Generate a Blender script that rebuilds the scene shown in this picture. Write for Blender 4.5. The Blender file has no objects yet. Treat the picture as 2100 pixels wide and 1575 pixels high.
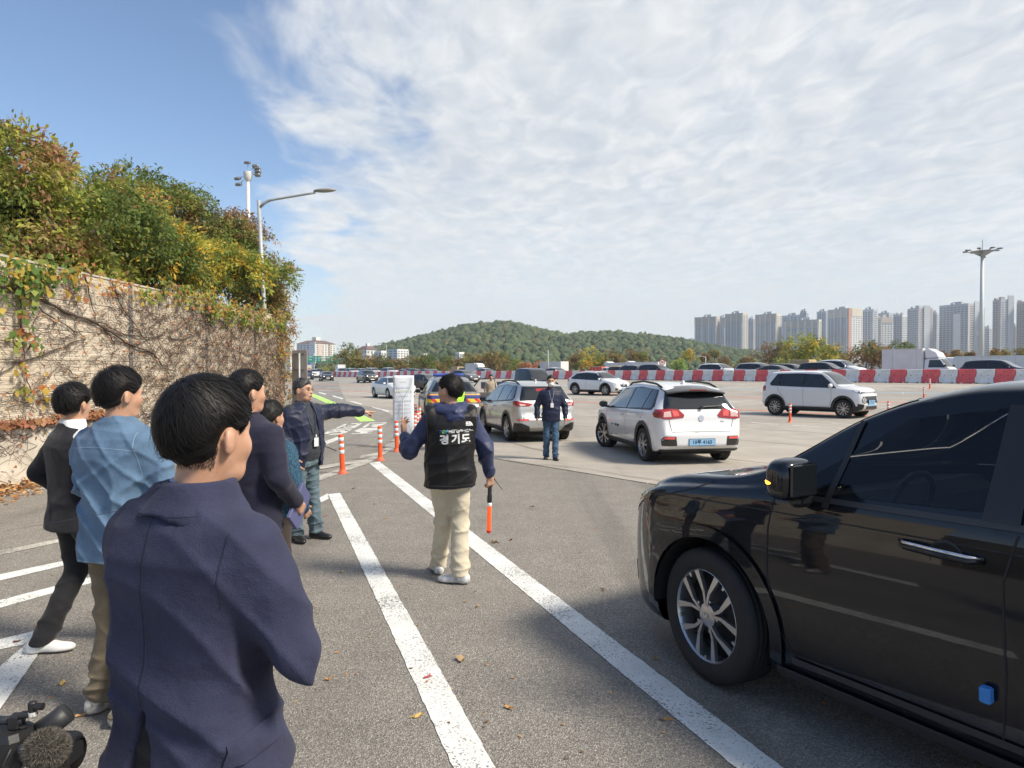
import bpy, bmesh, math, random
import numpy as np
from mathutils import Vector, Matrix
from mathutils.bvhtree import BVHTree

SC = bpy.context.scene
COL = SC.collection
R = math.radians

# ------------------------------------------------------------------ camera
CAM_Z = 1.73
F_PX = 1400.0
CX, CY = 1050.0, 787.5
PITCH = math.atan((787.5 - 765.0) / F_PX)
cam_data = bpy.data.cameras.new("camera")
cam_data.sensor_width = 36.0
cam_data.lens = F_PX / 2100.0 * 36.0
cam_data.clip_start = 0.05
cam_data.clip_end = 9000.0
cam = bpy.data.objects.new("camera", cam_data)
cam.location = (0, 0, CAM_Z)
cam.rotation_euler = (math.pi / 2 - PITCH, 0, 0)
COL.objects.link(cam)
SC.camera = cam

# ------------------------------------------------------------------ sun and sky
SUN_AZ = 114.0      # degrees clockwise from +Y (straight ahead)
SUN_EL = 46.0
_sa, _se = R(SUN_AZ), R(SUN_EL)
SUN_DIR = Vector((math.sin(_sa) * math.cos(_se), math.cos(_sa) * math.cos(_se), math.sin(_se)))
sun_data = bpy.data.lights.new("sun", 'SUN')
sun_data.energy = 3.2
sun_data.angle = R(14.0)
sun_data.color = (1.0, 0.905, 0.76)
sun = bpy.data.objects.new("sun", sun_data)
sun.rotation_euler = (-SUN_DIR).to_track_quat('-Z', 'Y').to_euler()
sun.location = (20, -20, 40)
COL.objects.link(sun)

SC.view_settings.view_transform = 'Standard'
SC.view_settings.look = 'None'
SC.view_settings.gamma = 1.0
SC.view_settings.exposure = 0.78
SC.view_settings.use_curve_mapping = False
SC.render.engine = 'CYCLES'
SC.cycles.use_denoising = True
SC.cycles.max_bounces = 6
SC.cycles.transparent_max_bounces = 8
SC.cycles.volume_bounces = 0
SC.cycles.caustics_reflective = False
SC.cycles.caustics_refractive = False

class NT:
 """Small helper that writes node trees."""
 def __init__(s, tree):
  s.t = tree
  s.t.nodes.clear()

 def n(s, kind, **kw):
  nd = s.t.nodes.new(kind)
  for k, v in kw.items():
   if k.startswith('i_'):
    key = k[2:]
    key = int(key) if key.isdigit() else key.replace('_', ' ')
    s.put(nd.inputs[key], v)
   else:
    setattr(nd, k, v)
  return nd

 def put(s, sock, v):
  if isinstance(v, bpy.types.NodeSocket):
   s.t.links.new(v, sock)
  elif isinstance(v, bpy.types.Node):
   s.t.links.new(v.outputs[0], sock)
  elif isinstance(v, (tuple, list)) and len(v) == 3 and sock.type == 'RGBA':
   sock.default_value = (*v, 1)
  else:
   sock.default_value = v

 def math(s, op, a, b=0.0, c=0.0):
  nd = s.t.nodes.new('ShaderNodeMath')
  nd.operation = op
  s.put(nd.inputs[0], a); s.put(nd.inputs[1], b); s.put(nd.inputs[2], c)
  return nd.outputs[0]

 def ramp(s, fac, stops, interp='LINEAR'):
  nd = s.t.nodes.new('ShaderNodeValToRGB')
  el = nd.color_ramp.elements
  nd.color_ramp.interpolation = interp
  while len(el) < len(stops):
   el.new(0.5)
  for e, (p, c) in zip(el, stops):
   e.position = p
   e.color = (*c, 1) if not isinstance(c, (int, float)) else (c, c, c, 1)
  s.put(nd.inputs[0], fac)
  return nd.outputs[0]

 def mix(s, fac, a, b, blend='MIX'):
  nd = s.t.nodes.new('ShaderNodeMix')
  nd.data_type = 'RGBA'
  nd.blend_type = blend
  s.put(nd.inputs[0], fac); s.put(nd.inputs[6], a); s.put(nd.inputs[7], b)
  return nd.outputs[2]

 def smooth(s, v, lo, hi):
  nd = s.t.nodes.new('ShaderNodeMapRange')
  nd.interpolation_type = 'SMOOTHSTEP'
  s.put(nd.inputs[0], v)
  nd.inputs[1].default_value = lo
  nd.inputs[2].default_value = hi
  return nd.outputs[0]

 def noise(s, vec, scale, detail=2.0, rough=0.5, dist=0.0):
  nd = s.t.nodes.new('ShaderNodeTexNoise')
  s.put(nd.inputs['Vector'], vec)
  nd.inputs['Scale'].default_value = scale
  nd.inputs['Detail'].default_value = detail
  nd.inputs['Roughness'].default_value = rough
  nd.inputs['Distortion'].default_value = dist
  return nd.outputs[0]

world = bpy.data.worlds.new("World")
SC.world = world
world.use_nodes = True
w = NT(world.node_tree)
out = w.n('ShaderNodeOutputWorld')
sky = w.n('ShaderNodeTexSky', sky_type='NISHITA', sun_disc=False)
sky.sun_elevation = _se
sky.sun_rotation = _sa
sky.altitude = 60
sky.air_density = 1.0
sky.dust_density = 0.6
sky.ozone_density = 3.0
tc = w.n('ShaderNodeTexCoord')
sep = w.n('ShaderNodeSeparateXYZ', i_0=tc.outputs['Generated'])
dz = w.math('MAXIMUM', sep.outputs[2], 0.0)
den = w.math('ADD', dz, 0.05)
pxv = w.math('DIVIDE', sep.outputs[0], den)
pyv = w.math('DIVIDE', sep.outputs[1], den)
pv = w.n('ShaderNodeCombineXYZ', i_0=pxv, i_1=pyv, i_2=0.0)
rot = w.n('ShaderNodeMapping', i_Vector=pv.outputs[0])
rot.inputs['Rotation'].default_value = (0, 0, R(28))
rot.inputs['Scale'].default_value = (1.0, 0.62, 1.0)
n_big = w.noise(rot.outputs[0], 1.05, 4, 0.5, 0.3)
n_fine = w.noise(rot.outputs[0], 3.4, 7, 0.58, 0.5)
n_rip = w.noise(rot.outputs[0], 8.5, 6, 0.55, 0.6)
# the edge of the cloud sheet runs across the sky, clear air lies on the left of it
edge = w.math('ADD', pxv, 0.60)
edge = w.math('ADD', edge, w.math('MULTIPLY', w.math('SUBTRACT', pyv, 2.3), 0.30))
edge = w.math('ADD', edge, w.math('MULTIPLY', w.math('SUBTRACT', n_big, 0.5), 1.5))
edge = w.math('ADD', edge, w.math('MULTIPLY', w.math('SUBTRACT', n_fine, 0.5), 1.0))
sheet = w.smooth(edge, -0.20, 0.26)
tex = w.math('ADD', w.math('MULTIPLY', n_fine, 0.65), w.math('MULTIPLY', n_rip, 0.35))
thick = w.smooth(tex, 0.34, 0.60)
cover = w.math('MULTIPLY', sheet, w.math('ADD', w.math('MULTIPLY', thick, 0.16), 0.82))
haze_lo = w.math('MULTIPLY', w.math('SUBTRACT', 1.0, w.smooth(dz, 0.0, 0.26)), 0.66)
cover = w.math('MAXIMUM', cover, haze_lo)
c_tone = w.math('ADD', w.math('MULTIPLY', n_rip, 0.6), w.math('MULTIPLY', n_big, 0.4))
c_col = w.ramp(c_tone, [(0.36, (0.40, 0.425, 0.455)), (0.50, (0.46, 0.48, 0.50)), (0.63, (0.54, 0.55, 0.56))])
hz_col = w.mix(w.smooth(dz, 0.0, 0.30), (0.485, 0.52, 0.545), c_col)
sky_s = w.n('ShaderNodeVectorMath', operation='SCALE', i_0=sky.outputs[0])
sky_s.inputs['Scale'].default_value = 0.10
allc = w.mix(cover, sky_s.outputs[0], hz_col)
bg = w.n('ShaderNodeBackground', i_Color=allc)
bg.inputs['Strength'].default_value = 1.0
w.t.links.new(bg.outputs[0], out.inputs[0])

# ------------------------------------------------------------------ helpers
def rotz(v, a):
 c, s_ = math.cos(a), math.sin(a)
 return (v[0] * c - v[1] * s_, v[0] * s_ + v[1] * c)

BAR_P = (32.0, 47.0)
BAR_D = (-0.62, 0.7846)
BAR_N = (-0.7846, -0.62)

def qdist(x, y):
 return BAR_N[0] * (x - BAR_P[0]) + BAR_N[1] * (y - BAR_P[1])

def zq(q):
 if q >= 34:
  return 0.0
 if q <= 0:
  return 1.0 - 0.004 * min(-q, 40)
 return (1 - q / 34.0) ** 1.5

def gz(x, y):
 return zq(qdist(x, y))

def qt(q, t):
 """Ground point q metres before the barrier line and t metres along it (away from the camera)."""
 x = BAR_P[0] + BAR_N[0] * q + BAR_D[0] * t
 y = BAR_P[1] + BAR_N[1] * q + BAR_D[1] * t
 return x, y, zq(q)

_cp, _sp = math.cos(PITCH), math.sin(PITCH)

def ray(px, py):
 dx, dy = (px - CX) / F_PX, (CY - py) / F_PX
 return Vector((dx, _cp + dy * _sp, -_sp + dy * _cp))

def gp(px, py, z=None):
 """Point of the ground seen at a photograph pixel."""
 r = ray(px, py)
 zz = 0.0 if z is None else z
 for _ in range(40):
  k = (zz - CAM_Z) / r.z
  p = Vector((0, 0, CAM_Z)) + r * k
  if z is not None:
   return p
  zn = gz(p.x, p.y)
  if abs(zn - zz) < 1e-4:
   break
  zz = zz * 0.5 + zn * 0.5
 p.z = zz
 return p

def at(px, py, depth):
 """Point at a photograph pixel at the given distance along the view axis."""
 r = ray(px, py)
 return Vector((0, 0, CAM_Z)) + r * (depth / r.y)

def on_q(px, q):
 """Ground point in pixel column px on the lane q metres before the barrier line."""
 k = (px - CX) / F_PX
 y = (BAR_N[0] * -BAR_P[0] + BAR_N[1] * -BAR_P[1] - q) / (-BAR_N[0] * k - BAR_N[1])
 return Vector((k * y, y, zq(q)))

def link(o, parent=None):
 COL.objects.link(o)
 if parent is not None:
  o.parent = parent
 return o

def tag(o, label=None, cat=None, group=None, kind=None):
 if label: o['label'] = label
 if cat: o['category'] = cat
 if group: o['group'] = group
 if kind: o['kind'] = kind
 return o

def empty(name, loc=(0, 0, 0), rz=0.0):
 o = bpy.data.objects.new(name, None)
 o.empty_display_size = 0.1
 o.location = loc
 o.rotation_euler = (0, 0, rz)
 COL.objects.link(o)
 return o

def mesh_obj(name, verts, faces, mat, parent=None, smooth=False, normals=None, fmat=None):
 me = bpy.data.meshes.new(name)
 if isinstance(verts, np.ndarray):
  verts = verts.tolist()
 if isinstance(faces, np.ndarray):
  faces = faces.tolist()
 me.from_pydata(verts, [], faces)
 mats = mat if isinstance(mat, (list, tuple)) else [mat]
 for m in mats:
  me.materials.append(m)
 if fmat is not None:
  me.polygons.foreach_set('material_index', np.asarray(fmat, dtype=np.int32))
 if smooth:
  me.polygons.foreach_set('use_smooth', np.ones(len(me.polygons), dtype=bool))
 me.update()
 o = bpy.data.objects.new(name, me)
 return link(o, parent)

def big_mesh(name, V, F, mat, parent=None, smooth=False, fmat=None):
 """Mesh from numpy arrays, all faces with the same corner count."""
 me = bpy.data.meshes.new(name)
 V = np.ascontiguousarray(V, dtype=np.float32); F = np.ascontiguousarray(F, dtype=np.int32)
 nf, k = F.shape
 me.vertices.add(len(V)); me.vertices.foreach_set('co', V.ravel())
 me.loops.add(nf * k); me.loops.foreach_set('vertex_index', F.ravel())
 me.polygons.add(nf)
 me.polygons.foreach_set('loop_start', np.arange(0, nf * k, k, dtype=np.int32))
 me.polygons.foreach_set('loop_total', np.full(nf, k, dtype=np.int32))
 mats = mat if isinstance(mat, (list, tuple)) else [mat]
 for m in mats:
  me.materials.append(m)
 if fmat is not None:
  me.polygons.foreach_set('material_index', np.asarray(fmat, dtype=np.int32))
 if smooth:
  me.polygons.foreach_set('use_smooth', np.ones(nf, dtype=bool))
 me.update(calc_edges=True)
 o = bpy.data.objects.new(name, me)
 return link(o, parent)

class MB:
 """Collects boxes, tubes, lathes and prisms into one mesh."""
 def __init__(s):
  s.v, s.f, s.m = [], [], []
  s.mi = 0

 def _add(s, vs, fs):
  b = len(s.v)
  s.v += [tuple(p) for p in vs]
  s.f += [tuple(i + b for i in f) for f in fs]
  s.m += [s.mi] * len(fs)

 def box(s, c, size, rz=0.0, bev=0.0, rx=0.0):
  hx, hy, hz = size[0] / 2, size[1] / 2, size[2] / 2
  if bev <= 0:
   P = [(sx * hx, sy * hy, sz * hz) for sz in (-1, 1) for sy in (-1, 1) for sx in (-1, 1)]
   Fs = [(0, 2, 3, 1), (4, 5, 7, 6), (0, 1, 5, 4), (2, 6, 7, 3), (0, 4, 6, 2), (1, 3, 7, 5)]
  else:
   b = min(bev, hx * .9, hy * .9, hz * .9)
   ring = lambda ix, iy, z: [(-hx + ix, -hy + iy, z), (hx - ix, -hy + iy, z), (hx - ix, hy - iy, z), (-hx + ix, hy - iy, z)]
   def oct_(z, ins):
    e = b
    x, y = hx - ins, hy - ins
    return [(-x + e, -y, z), (x - e, -y, z), (x, -y + e, z), (x, y - e, z), (x - e, y, z), (-x + e, y, z), (-x, y - e, z), (-x, -y + e, z)]
   rings = [oct_(-hz, b * .7), oct_(-hz + b, 0), oct_(hz - b, 0), oct_(hz, b * .7)]
   P = [p for r_ in rings for p in r_]
   Fs = [tuple(range(7, -1, -1)), tuple(range(24, 32))]
   for k in range(3):
    for i in range(8):
     j = (i + 1) % 8
     Fs.append((k * 8 + i, k * 8 + j, k * 8 + 8 + j, k * 8 + 8 + i))
  cr, sr = math.cos(rx), math.sin(rx)
  cz, sz_ = math.cos(rz), math.sin(rz)
  Q = []
  for x, y, z in P:
   y, z = y * cr - z * sr, y * sr + z * cr
   x, y = x * cz - y * sz_, x * sz_ + y * cz
   Q.append((x + c[0], y + c[1], z + c[2]))
  s._add(Q, Fs)
  return s

 def tube(s, pts, rad, n=8, caps=True):
  pts = [Vector(p) for p in pts]
  rads = rad if isinstance(rad, (list, tuple)) else [rad] * len(pts)
  V, Fs = [], []
  prev = None
  for i, p in enumerate(pts):
   d = (pts[min(i + 1, len(pts) - 1)] - pts[max(i - 1, 0)])
   if d.length < 1e-9:
    d = Vector((0, 0, 1))
   d.normalize()
   if prev is None:
    a = d.cross(Vector((0, 0, 1)))
    if a.length < 1e-3:
     a = d.cross(Vector((1, 0, 0)))
   else:
    a = prev - d * prev.dot(d)
    if a.length < 1e-6:
     a = d.cross(Vector((1, 0, 0)))
   a.normalize(); prev = a
   b = d.cross(a)
   for k in range(n):
    t = 2 * math.pi * k / n
    V.append(p + (a * math.cos(t) + b * math.sin(t)) * rads[i])
  for i in range(len(pts) - 1):
   for k in range(n):
    k2 = (k + 1) % n
    Fs.append((i * n + k, i * n + k2, i * n + n + k2, i * n + n + k))
  if caps:
   Fs.append(tuple(range(n - 1, -1, -1)))
   Fs.append(tuple(range((len(pts) - 1) * n, len(pts) * n)))
  s._add(V, Fs)
  return s

 def lathe(s, prof, n=16, c=(0, 0, 0), axis='z', a0=0.0, a1=2 * math.pi, closed=True):
  V, Fs = [], []
  m = n if closed else n + 1
  for r_, h in prof:
   for k in range(m):
    t = a0 + (a1 - a0) * k / n
    p = (r_ * math.cos(t), r_ * math.sin(t), h)
    if axis == 'x':
     p = (p[2], p[0], p[1])
    elif axis == 'y':
     p = (p[1], p[2], p[0])
    V.append((p[0] + c[0], p[1] + c[1], p[2] + c[2]))
  for i in range(len(prof) - 1):
   for k in range(n):
    k2 = (k + 1) % m
    Fs.append((i * m + k, i * m + k2, i * m + m + k2, i * m + m + k))
  s._add(V, Fs)
  return s

 def prism(s, poly, a, b, axis='z'):
  """poly of 2-D points swept between a and b along axis."""
  n = len(poly)
  def P(u, v, w_):
   return (u, v, w_) if axis == 'z' else ((w_, u, v) if axis == 'x' else (u, w_, v))
  V = [P(u, v, a) for u, v in poly] + [P(u, v, b) for u, v in poly]
  Fs = [tuple(range(n - 1, -1, -1)), tuple(range(n, 2 * n))]
  for i in range(n):
   j = (i + 1) % n
   Fs.append((i, j, n + j, n + i))
  s._add(V, Fs)
  return s

 def poly(s, pts):
  s._add(pts, [tuple(range(len(pts)))])
  return s

 def sphere(s, c, r, nu=10, nv=7):
  rr = r if isinstance(r, (tuple, list)) else (r, r, r)
  V, Fs = [], []
  for j in range(nv + 1):
   th = math.pi * j / nv
   for i in range(nu):
    ph = 2 * math.pi * i / nu
    V.append((c[0] + rr[0] * math.sin(th) * math.cos(ph), c[1] + rr[1] * math.sin(th) * math.sin(ph), c[2] + rr[2] * math.cos(th)))
  for j in range(nv):
   for i in range(nu):
    i2 = (i + 1) % nu
    Fs.append((j * nu + i, j * nu + nu + i, j * nu + nu + i2, j * nu + i2))
  s._add(V, Fs)
  return s

 def build(s, name, mat, parent=None, smooth=False):
  o = mesh_obj(name, s.v, s.f, mat, parent, smooth, fmat=s.m if isinstance(mat, (list, tuple)) else None)
  if smooth == 'auto':
   auto_smooth(o)
  return o

def auto_smooth(o, deg=35):
 me = o.data
 bm = bmesh.new(); bm.from_mesh(me)
 lim = R(deg)
 for f in bm.faces:
  f.smooth = True
 for e in bm.edges:
  if len(e.link_faces) == 2:
   e.smooth = e.calc_face_angle(0) < lim
  else:
   e.smooth = False
 bm.to_mesh(me); bm.free()
 return o

def copy_tree(o, parent=None):
 c = o.copy()
 COL.objects.link(c)
 c.parent = parent
 for ch in list(o.children):
  copy_tree(ch, c)
 return c

# ------------------------------------------------------------------ materials
_MC = {}

def mat(name, col, rough=0.5, metal=0.0, spec=0.5, coat=0.0, coat_rough=0.03, var=0.0, var_scale=4.0,
  bump=0.0, bump_scale=60.0, emit=None, emit_s=1.0, alpha=1.0, trans=0.0, sheen=0.0, var2=None, stretch=None, sub=0.0):
 if name in _MC:
  return _MC[name]
 m = bpy.data.materials.new(name)
 m.use_nodes = True
 t = NT(m.node_tree)
 o = t.n('ShaderNodeOutputMaterial')
 b = t.n('ShaderNodeBsdfPrincipled')
 b.inputs['Roughness'].default_value = rough
 b.inputs['Metallic'].default_value = metal
 b.inputs['Specular IOR Level'].default_value = spec
 b.inputs['Coat Weight'].default_value = coat
 b.inputs['Coat Roughness'].default_value = coat_rough
 b.inputs['Transmission Weight'].default_value = trans
 b.inputs['Alpha'].default_value = alpha
 b.inputs['Sheen Weight'].default_value = sheen
 if name == 'car_van_black':
  b.inputs['Coat Tint'].default_value = (.78, .88, 1.0, 1)
 if sub:
  b.inputs['Subsurface Weight'].default_value = sub
  b.inputs['Subsurface Radius'].default_value = (0.012, 0.005, 0.003)
  b.inputs['Subsurface Scale'].default_value = 1.0
 vec = t.n('ShaderNodeTexCoord').outputs['Object']
 if stretch:
  mp = t.n('ShaderNodeMapping', i_Vector=vec)
  mp.inputs['Scale'].default_value = stretch
  vec = mp.outputs[0]
 if var > 0:
  nz = t.noise(vec, var_scale, 4, 0.6)
  c2 = var2 or tuple(max(0, c * (1 - var)) for c in col)
  c1 = tuple(min(1, c * (1 + var)) for c in col)
  t.put(b.inputs['Base Color'], t.ramp(nz, [(0.3, c2), (0.7, c1)]))
 else:
  b.inputs['Base Color'].default_value = (*col, 1)
 if bump > 0:
  nb = t.noise(vec, bump_scale, 3, 0.6)
  bp = t.n('ShaderNodeBump', i_Height=nb)
  bp.inputs['Strength'].default_value = bump
  bp.inputs['Distance'].default_value = 0.01
  t.put(b.inputs['Normal'], bp.outputs[0])
 if emit:
  b.inputs['Emission Color'].default_value = (*emit, 1)
  b.inputs['Emission Strength'].default_value = emit_s
 t.t.links.new(b.outputs[0], o.inputs[0])
 _MC[name] = m
 return m

def custom(name, fn):
 if name in _MC:
  return _MC[name]
 m = bpy.data.materials.new(name)
 m.use_nodes = True
 t = NT(m.node_tree)
 o = t.n('ShaderNodeOutputMaterial')
 b = t.n('ShaderNodeBsdfPrincipled')
 t.t.links.new(b.outputs[0], o.inputs[0])
 vec = t.n('ShaderNodeTexCoord').outputs['Object']
 fn(t, b, vec)
 _MC[name] = m
 return m

def _asphalt(dark, light, stain, scale=95.0):
 def fn(t, b, vec):
  vo = t.n('ShaderNodeTexVoronoi', i_Vector=vec)
  vo.inputs['Scale'].default_value = scale
  cellv = t.n('ShaderNodeSeparateColor', i_0=vo.outputs['Color']).outputs[0]
  c = t.ramp(cellv, [(0.0, dark), (0.5, tuple((a + b_) / 2 for a, b_ in zip(dark, light))), (0.9, light), (1.0, tuple(min(1, x * 1.45) for x in light))])
  big = t.noise(vec, 0.35, 5, 0.6)
  c = t.mix(t.math('MULTIPLY', t.smooth(big, 0.45, 0.75), 0.5), c, stain)
  mp = t.n('ShaderNodeMapping', i_Vector=vec)
  mp.inputs['Rotation'].default_value = (0, 0, R(-28))
  mp.inputs['Scale'].default_value = (1.0, 0.06, 1)
  trk = t.noise(mp.outputs[0], 1.3, 4, 0.55)
  c = t.mix(t.math('MULTIPLY', t.smooth(trk, 0.50, 0.72), 0.38), c, tuple(x * 0.75 for x in dark))
  spots = t.noise(vec, 0.9, 6, 0.7)
  c = t.mix(t.math('MULTIPLY', t.smooth(spots, 0.60, 0.72), 0.4), c, dark)
  mid = t.noise(vec, 2.2, 5, 0.65)
  c = t.mix(0.55, c, t.ramp(mid, [(0.3, (0.42, 0.42, 0.42)), (0.7, (0.62, 0.61, 0.60))]), 'OVERLAY')
  t.put(b.inputs['Base Color'], c)
  b.inputs['Roughness'].default_value = 0.82
  b.inputs['Specular IOR Level'].default_value = 0.35
  h = t.math('ADD', vo.outputs['Distance'], t.math('MULTIPLY', t.noise(vec, 240, 2), 0.4))
  bp = t.n('ShaderNodeBump', i_Height=h)
  bp.inputs['Strength'].default_value = 0.9
  bp.inputs['Distance'].default_value = 0.006
  t.put(b.inputs['Normal'], bp.outputs[0])
 return fn

def _paint(col, worn=(0.17, 0.16, 0.15), lim=(0.565, 0.665)):
 def fn(t, b, vec):
  n1 = t.noise(vec, 75, 3, 0.6)
  n2 = t.noise(vec, 1.6, 4, 0.6)
  k = t.math('ADD', t.math('MULTIPLY', n1, 0.72), t.math('MULTIPLY', n2, 0.36))
  wear = t.smooth(k, lim[0], lim[1])
  dirt = t.noise(vec, 5, 5, 0.65)
  c = t.ramp(dirt, [(0.3, tuple(x * 0.80 for x in col)), (0.65, col)])
  t.put(b.inputs['Base Color'], t.mix(wear, c, worn))
  b.inputs['Roughness'].default_value = 0.7
  bp = t.n('ShaderNodeBump', i_Height=t.noise(vec, 130, 2))
  bp.inputs['Strength'].default_value = 0.5
  bp.inputs['Distance'].default_value = 0.004
  t.put(b.inputs['Normal'], bp.outputs[0])
 return fn

def _concrete(t, b, vec):
 n1 = t.noise(vec, 0.8, 6, 0.65)
 n2 = t.noise(vec, 60, 3, 0.6)
 mp = t.n('ShaderNodeMapping', i_Vector=vec)
 mp.inputs['Rotation'].default_value = (0, 0, R(-38))
 mp.inputs['Scale'].default_value = (0.9, 0.05, 1)
 n3 = t.noise(mp.outputs[0], 1.6, 4, 0.6)
 c = t.ramp(n1, [(0.3, (0.295, 0.268, 0.232)), (0.7, (0.395, 0.362, 0.316))])
 c = t.mix(t.math('MULTIPLY', t.smooth(n3, 0.52, 0.75), 0.35), c, (0.17, 0.16, 0.15))
 c = t.mix(0.5, c, t.ramp(n2, [(0.3, (0.38, 0.38, 0.38)), (0.7, (0.62, 0.62, 0.62))]), 'OVERLAY')
 rnd = t.n('ShaderNodeObjectInfo').outputs['Random']
 c = t.mix(0.6, c, t.ramp(rnd, [(0.0, (0.40, 0.40, 0.41)), (1.0, (0.60, 0.595, 0.58))]), 'OVERLAY')
 t.put(b.inputs['Base Color'], c)
 b.inputs['Roughness'].default_value = 0.85
 bp = t.n('ShaderNodeBump', i_Height=n2)
 bp.inputs['Strength'].default_value = 0.5
 bp.inputs['Distance'].default_value = 0.004
 t.put(b.inputs['Normal'], bp.outputs[0])

M_ASPH = custom('asphalt', _asphalt((0.140, 0.130, 0.117), (0.335, 0.312, 0.278), (0.265, 0.245, 0.217), 140))
M_ASPH2 = custom('lane_asphalt', _asphalt((0.15, 0.142, 0.13), (0.33, 0.315, 0.29), (0.20, 0.19, 0.18), 60))
M_CONC = custom('road_concrete', _concrete)
M_PAINT = custom('white_road_paint', _paint((0.78, 0.79, 0.76)))
M_PAINT_OLD = custom('worn_road_paint', _paint((0.60, 0.57, 0.50), lim=(0.50, 0.62)))
M_PRED = custom('red_road_paint', _paint((0.72, 0.22, 0.13), (0.40, 0.33, 0.27), (0.58, 0.72)))
M_PBLUE = custom('blue_road_paint', _paint((0.30, 0.56, 0.72), (0.40, 0.38, 0.34), (0.58, 0.72)))
M_PGREEN = custom('green_road_paint', _paint((0.50, 0.80, 0.20), (0.30, 0.36, 0.2), (0.62, 0.8)))
M_BLACKP = mat('black_plastic', (0.018, 0.018, 0.02), 0.45, bump=0.15, bump_scale=300)
M_RUBBER = mat('tyre_rubber', (0.016, 0.016, 0.017), 0.75, var=0.25, var_scale=12, bump=0.2, bump_scale=120)
M_ALU = mat('wheel_alloy', (0.52, 0.52, 0.53), 0.28, 0.85)
M_CHROME = mat('chrome', (0.75, 0.75, 0.77), 0.12, 1.0)
M_GALV = mat('galvanised_steel', (0.40, 0.425, 0.44), 0.55, 0.3, var=0.12, var_scale=6)
M_GLASS = mat('tinted_car_glass', (0.010, 0.012, 0.014), 0.04, 0.0, 0.6, coat=0.6)
M_DARK = mat('dark_underside', (0.012, 0.012, 0.013), 0.9)
M_WHITEP = mat('white_letter_paint', (0.85, 0.85, 0.85), 0.6)
# ================================================================== ground, road and markings
rng = random.Random(7)

def strip_sheet(name, qs, t0, t1, m, lift, parent=None):
 V, Fs = [], []
 for q in qs:
  for t_ in (t0, t1):
   x, y, z = qt(q, t_)
   V.append((x, y, z + lift))
 for i in range(len(qs) - 1):
  Fs.append((2 * i, 2 * i + 1, 2 * i + 3, 2 * i + 2))
 return mesh_obj(name, V, Fs, m, parent)

QS = [-5000, -1200, -300, -60, -40, -20, 0] + [1.5 * k for k in range(1, 23)] + [34, 36, 60, 140, 600, 5000]
ground = strip_sheet('ground', QS, -6000, 6000, M_ASPH, 0.0)
ground['kind'] = 'structure'

apron = strip_sheet('road', [0.3 + 1.5 * k for k in range(0, 23)] + [34, 46.0], 62, 210, M_CONC, 0.012)
apron['kind'] = 'structure'
SLAB_Q, SLAB_T, GAP = 3.6, 6.0, 0.018
qi = 46.0
while qi > 1.0:
 tj = -40.0
 while tj < 61.9:
  q0, q1, t0, t1 = qi - SLAB_Q + GAP, qi - GAP, tj + GAP, tj + SLAB_T - GAP
  q0 = max(q0, 0.3)
  V, Fs = [], []
  for k in range(4):
   q_ = q0 + (q1 - q0) * k / 3
   for t_ in (t0, t1):
    x, y, z = qt(q_, t_)
    V.append((x, y, z + 0.012))
  for k in range(3):
   Fs.append((2 * k, 2 * k + 1, 2 * k + 3, 2 * k + 2))
  b = len(V)
  V += [(V[0][0], V[0][1], V[0][2] - .03), (V[1][0], V[1][1], V[1][2] - .03), (V[7][0], V[7][1], V[7][2] - .03), (V[6][0], V[6][1], V[6][2] - .03)]
  Fs += [(0, 8, 9, 1), (6, 7, 10, 11), (1, 9, 10, 7, 5, 3), (0, 2, 4, 6, 11, 8)]
  mesh_obj('slab', V, Fs, M_CONC, apron)
  tj += SLAB_T
 qi -= SLAB_Q

def drape_poly(name, pts, m, lift, parent, maxlen=2.0, jit=0.0):
 """pts: two edge polylines of equal length given as ground points; a strip between them."""
 A, B = pts
 V, Fs = [], []
 nc = max(1, min(12, int(max((Vector(a) - Vector(b)).length for a, b in zip(A, B)) / 1.5)))
 for i in range(len(A) - 1):
  L = max((Vector(A[i + 1]) - Vector(A[i])).length, (Vector(B[i + 1]) - Vector(B[i])).length)
  n = max(1, int(L / maxlen))
  for k in range(n + (1 if i == len(A) - 2 else 0)):
   u = k / n
   pa, pb = Vector(A[i]).lerp(Vector(A[i + 1]), u), Vector(B[i]).lerp(Vector(B[i + 1]), u)
   if jit:
    dv = (pb - pa).normalized(); pa = pa + dv * rng.gauss(0, jit); pb = pb + dv * rng.gauss(0, jit)
   for c in range(nc + 1):
    p = pa.lerp(pb, c / nc)
    V.append((p.x, p.y, gz(p.x, p.y) + lift))
 w1 = nc + 1
 for i in range(len(V) // w1 - 1):
  for c in range(nc):
   Fs.append((w1 * i + c, w1 * i + c + 1, w1 * (i + 1) + c + 1, w1 * (i + 1) + c))
 if name == 'ramp_lane':
  rows = len(V) // w1
  for c in (0, nc):
   b = len(V)
   V += [(x, y, z - .03) for x, y, z in V[c:rows * w1:w1]]
   for i in range(rows - 1):
    Fs.append((w1 * i + c, w1 * (i + 1) + c, b + i + 1, b + i))
 return mesh_obj(name, V, Fs, m, parent)

def pix_strip(name, A, B, m, lift=0.004, parent=ground):
 rough_ = name in ('painted_line', 'worn_line')
 return drape_poly(name, ([gp(*p) for p in A], [gp(*p) for p in B]), m, lift, parent, .05 if rough_ else 2.0, .0020 if rough_ else 0)

def q_line(name, q, t0, t1, wd, m, lift=0.018, parent=None):
 A = [qt(q - wd / 2, t0), qt(q - wd / 2, t1)]
 B = [qt(q + wd / 2, t0), qt(q + wd / 2, t1)]
 return drape_poly(name, (A, B), m, lift, parent or apron, 4.0)

# gore lines on the near asphalt
def ext(p, q, k):
 return (p[0] + (q[0] - p[0]) * k, p[1] + (q[1] - p[1]) * k)

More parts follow.
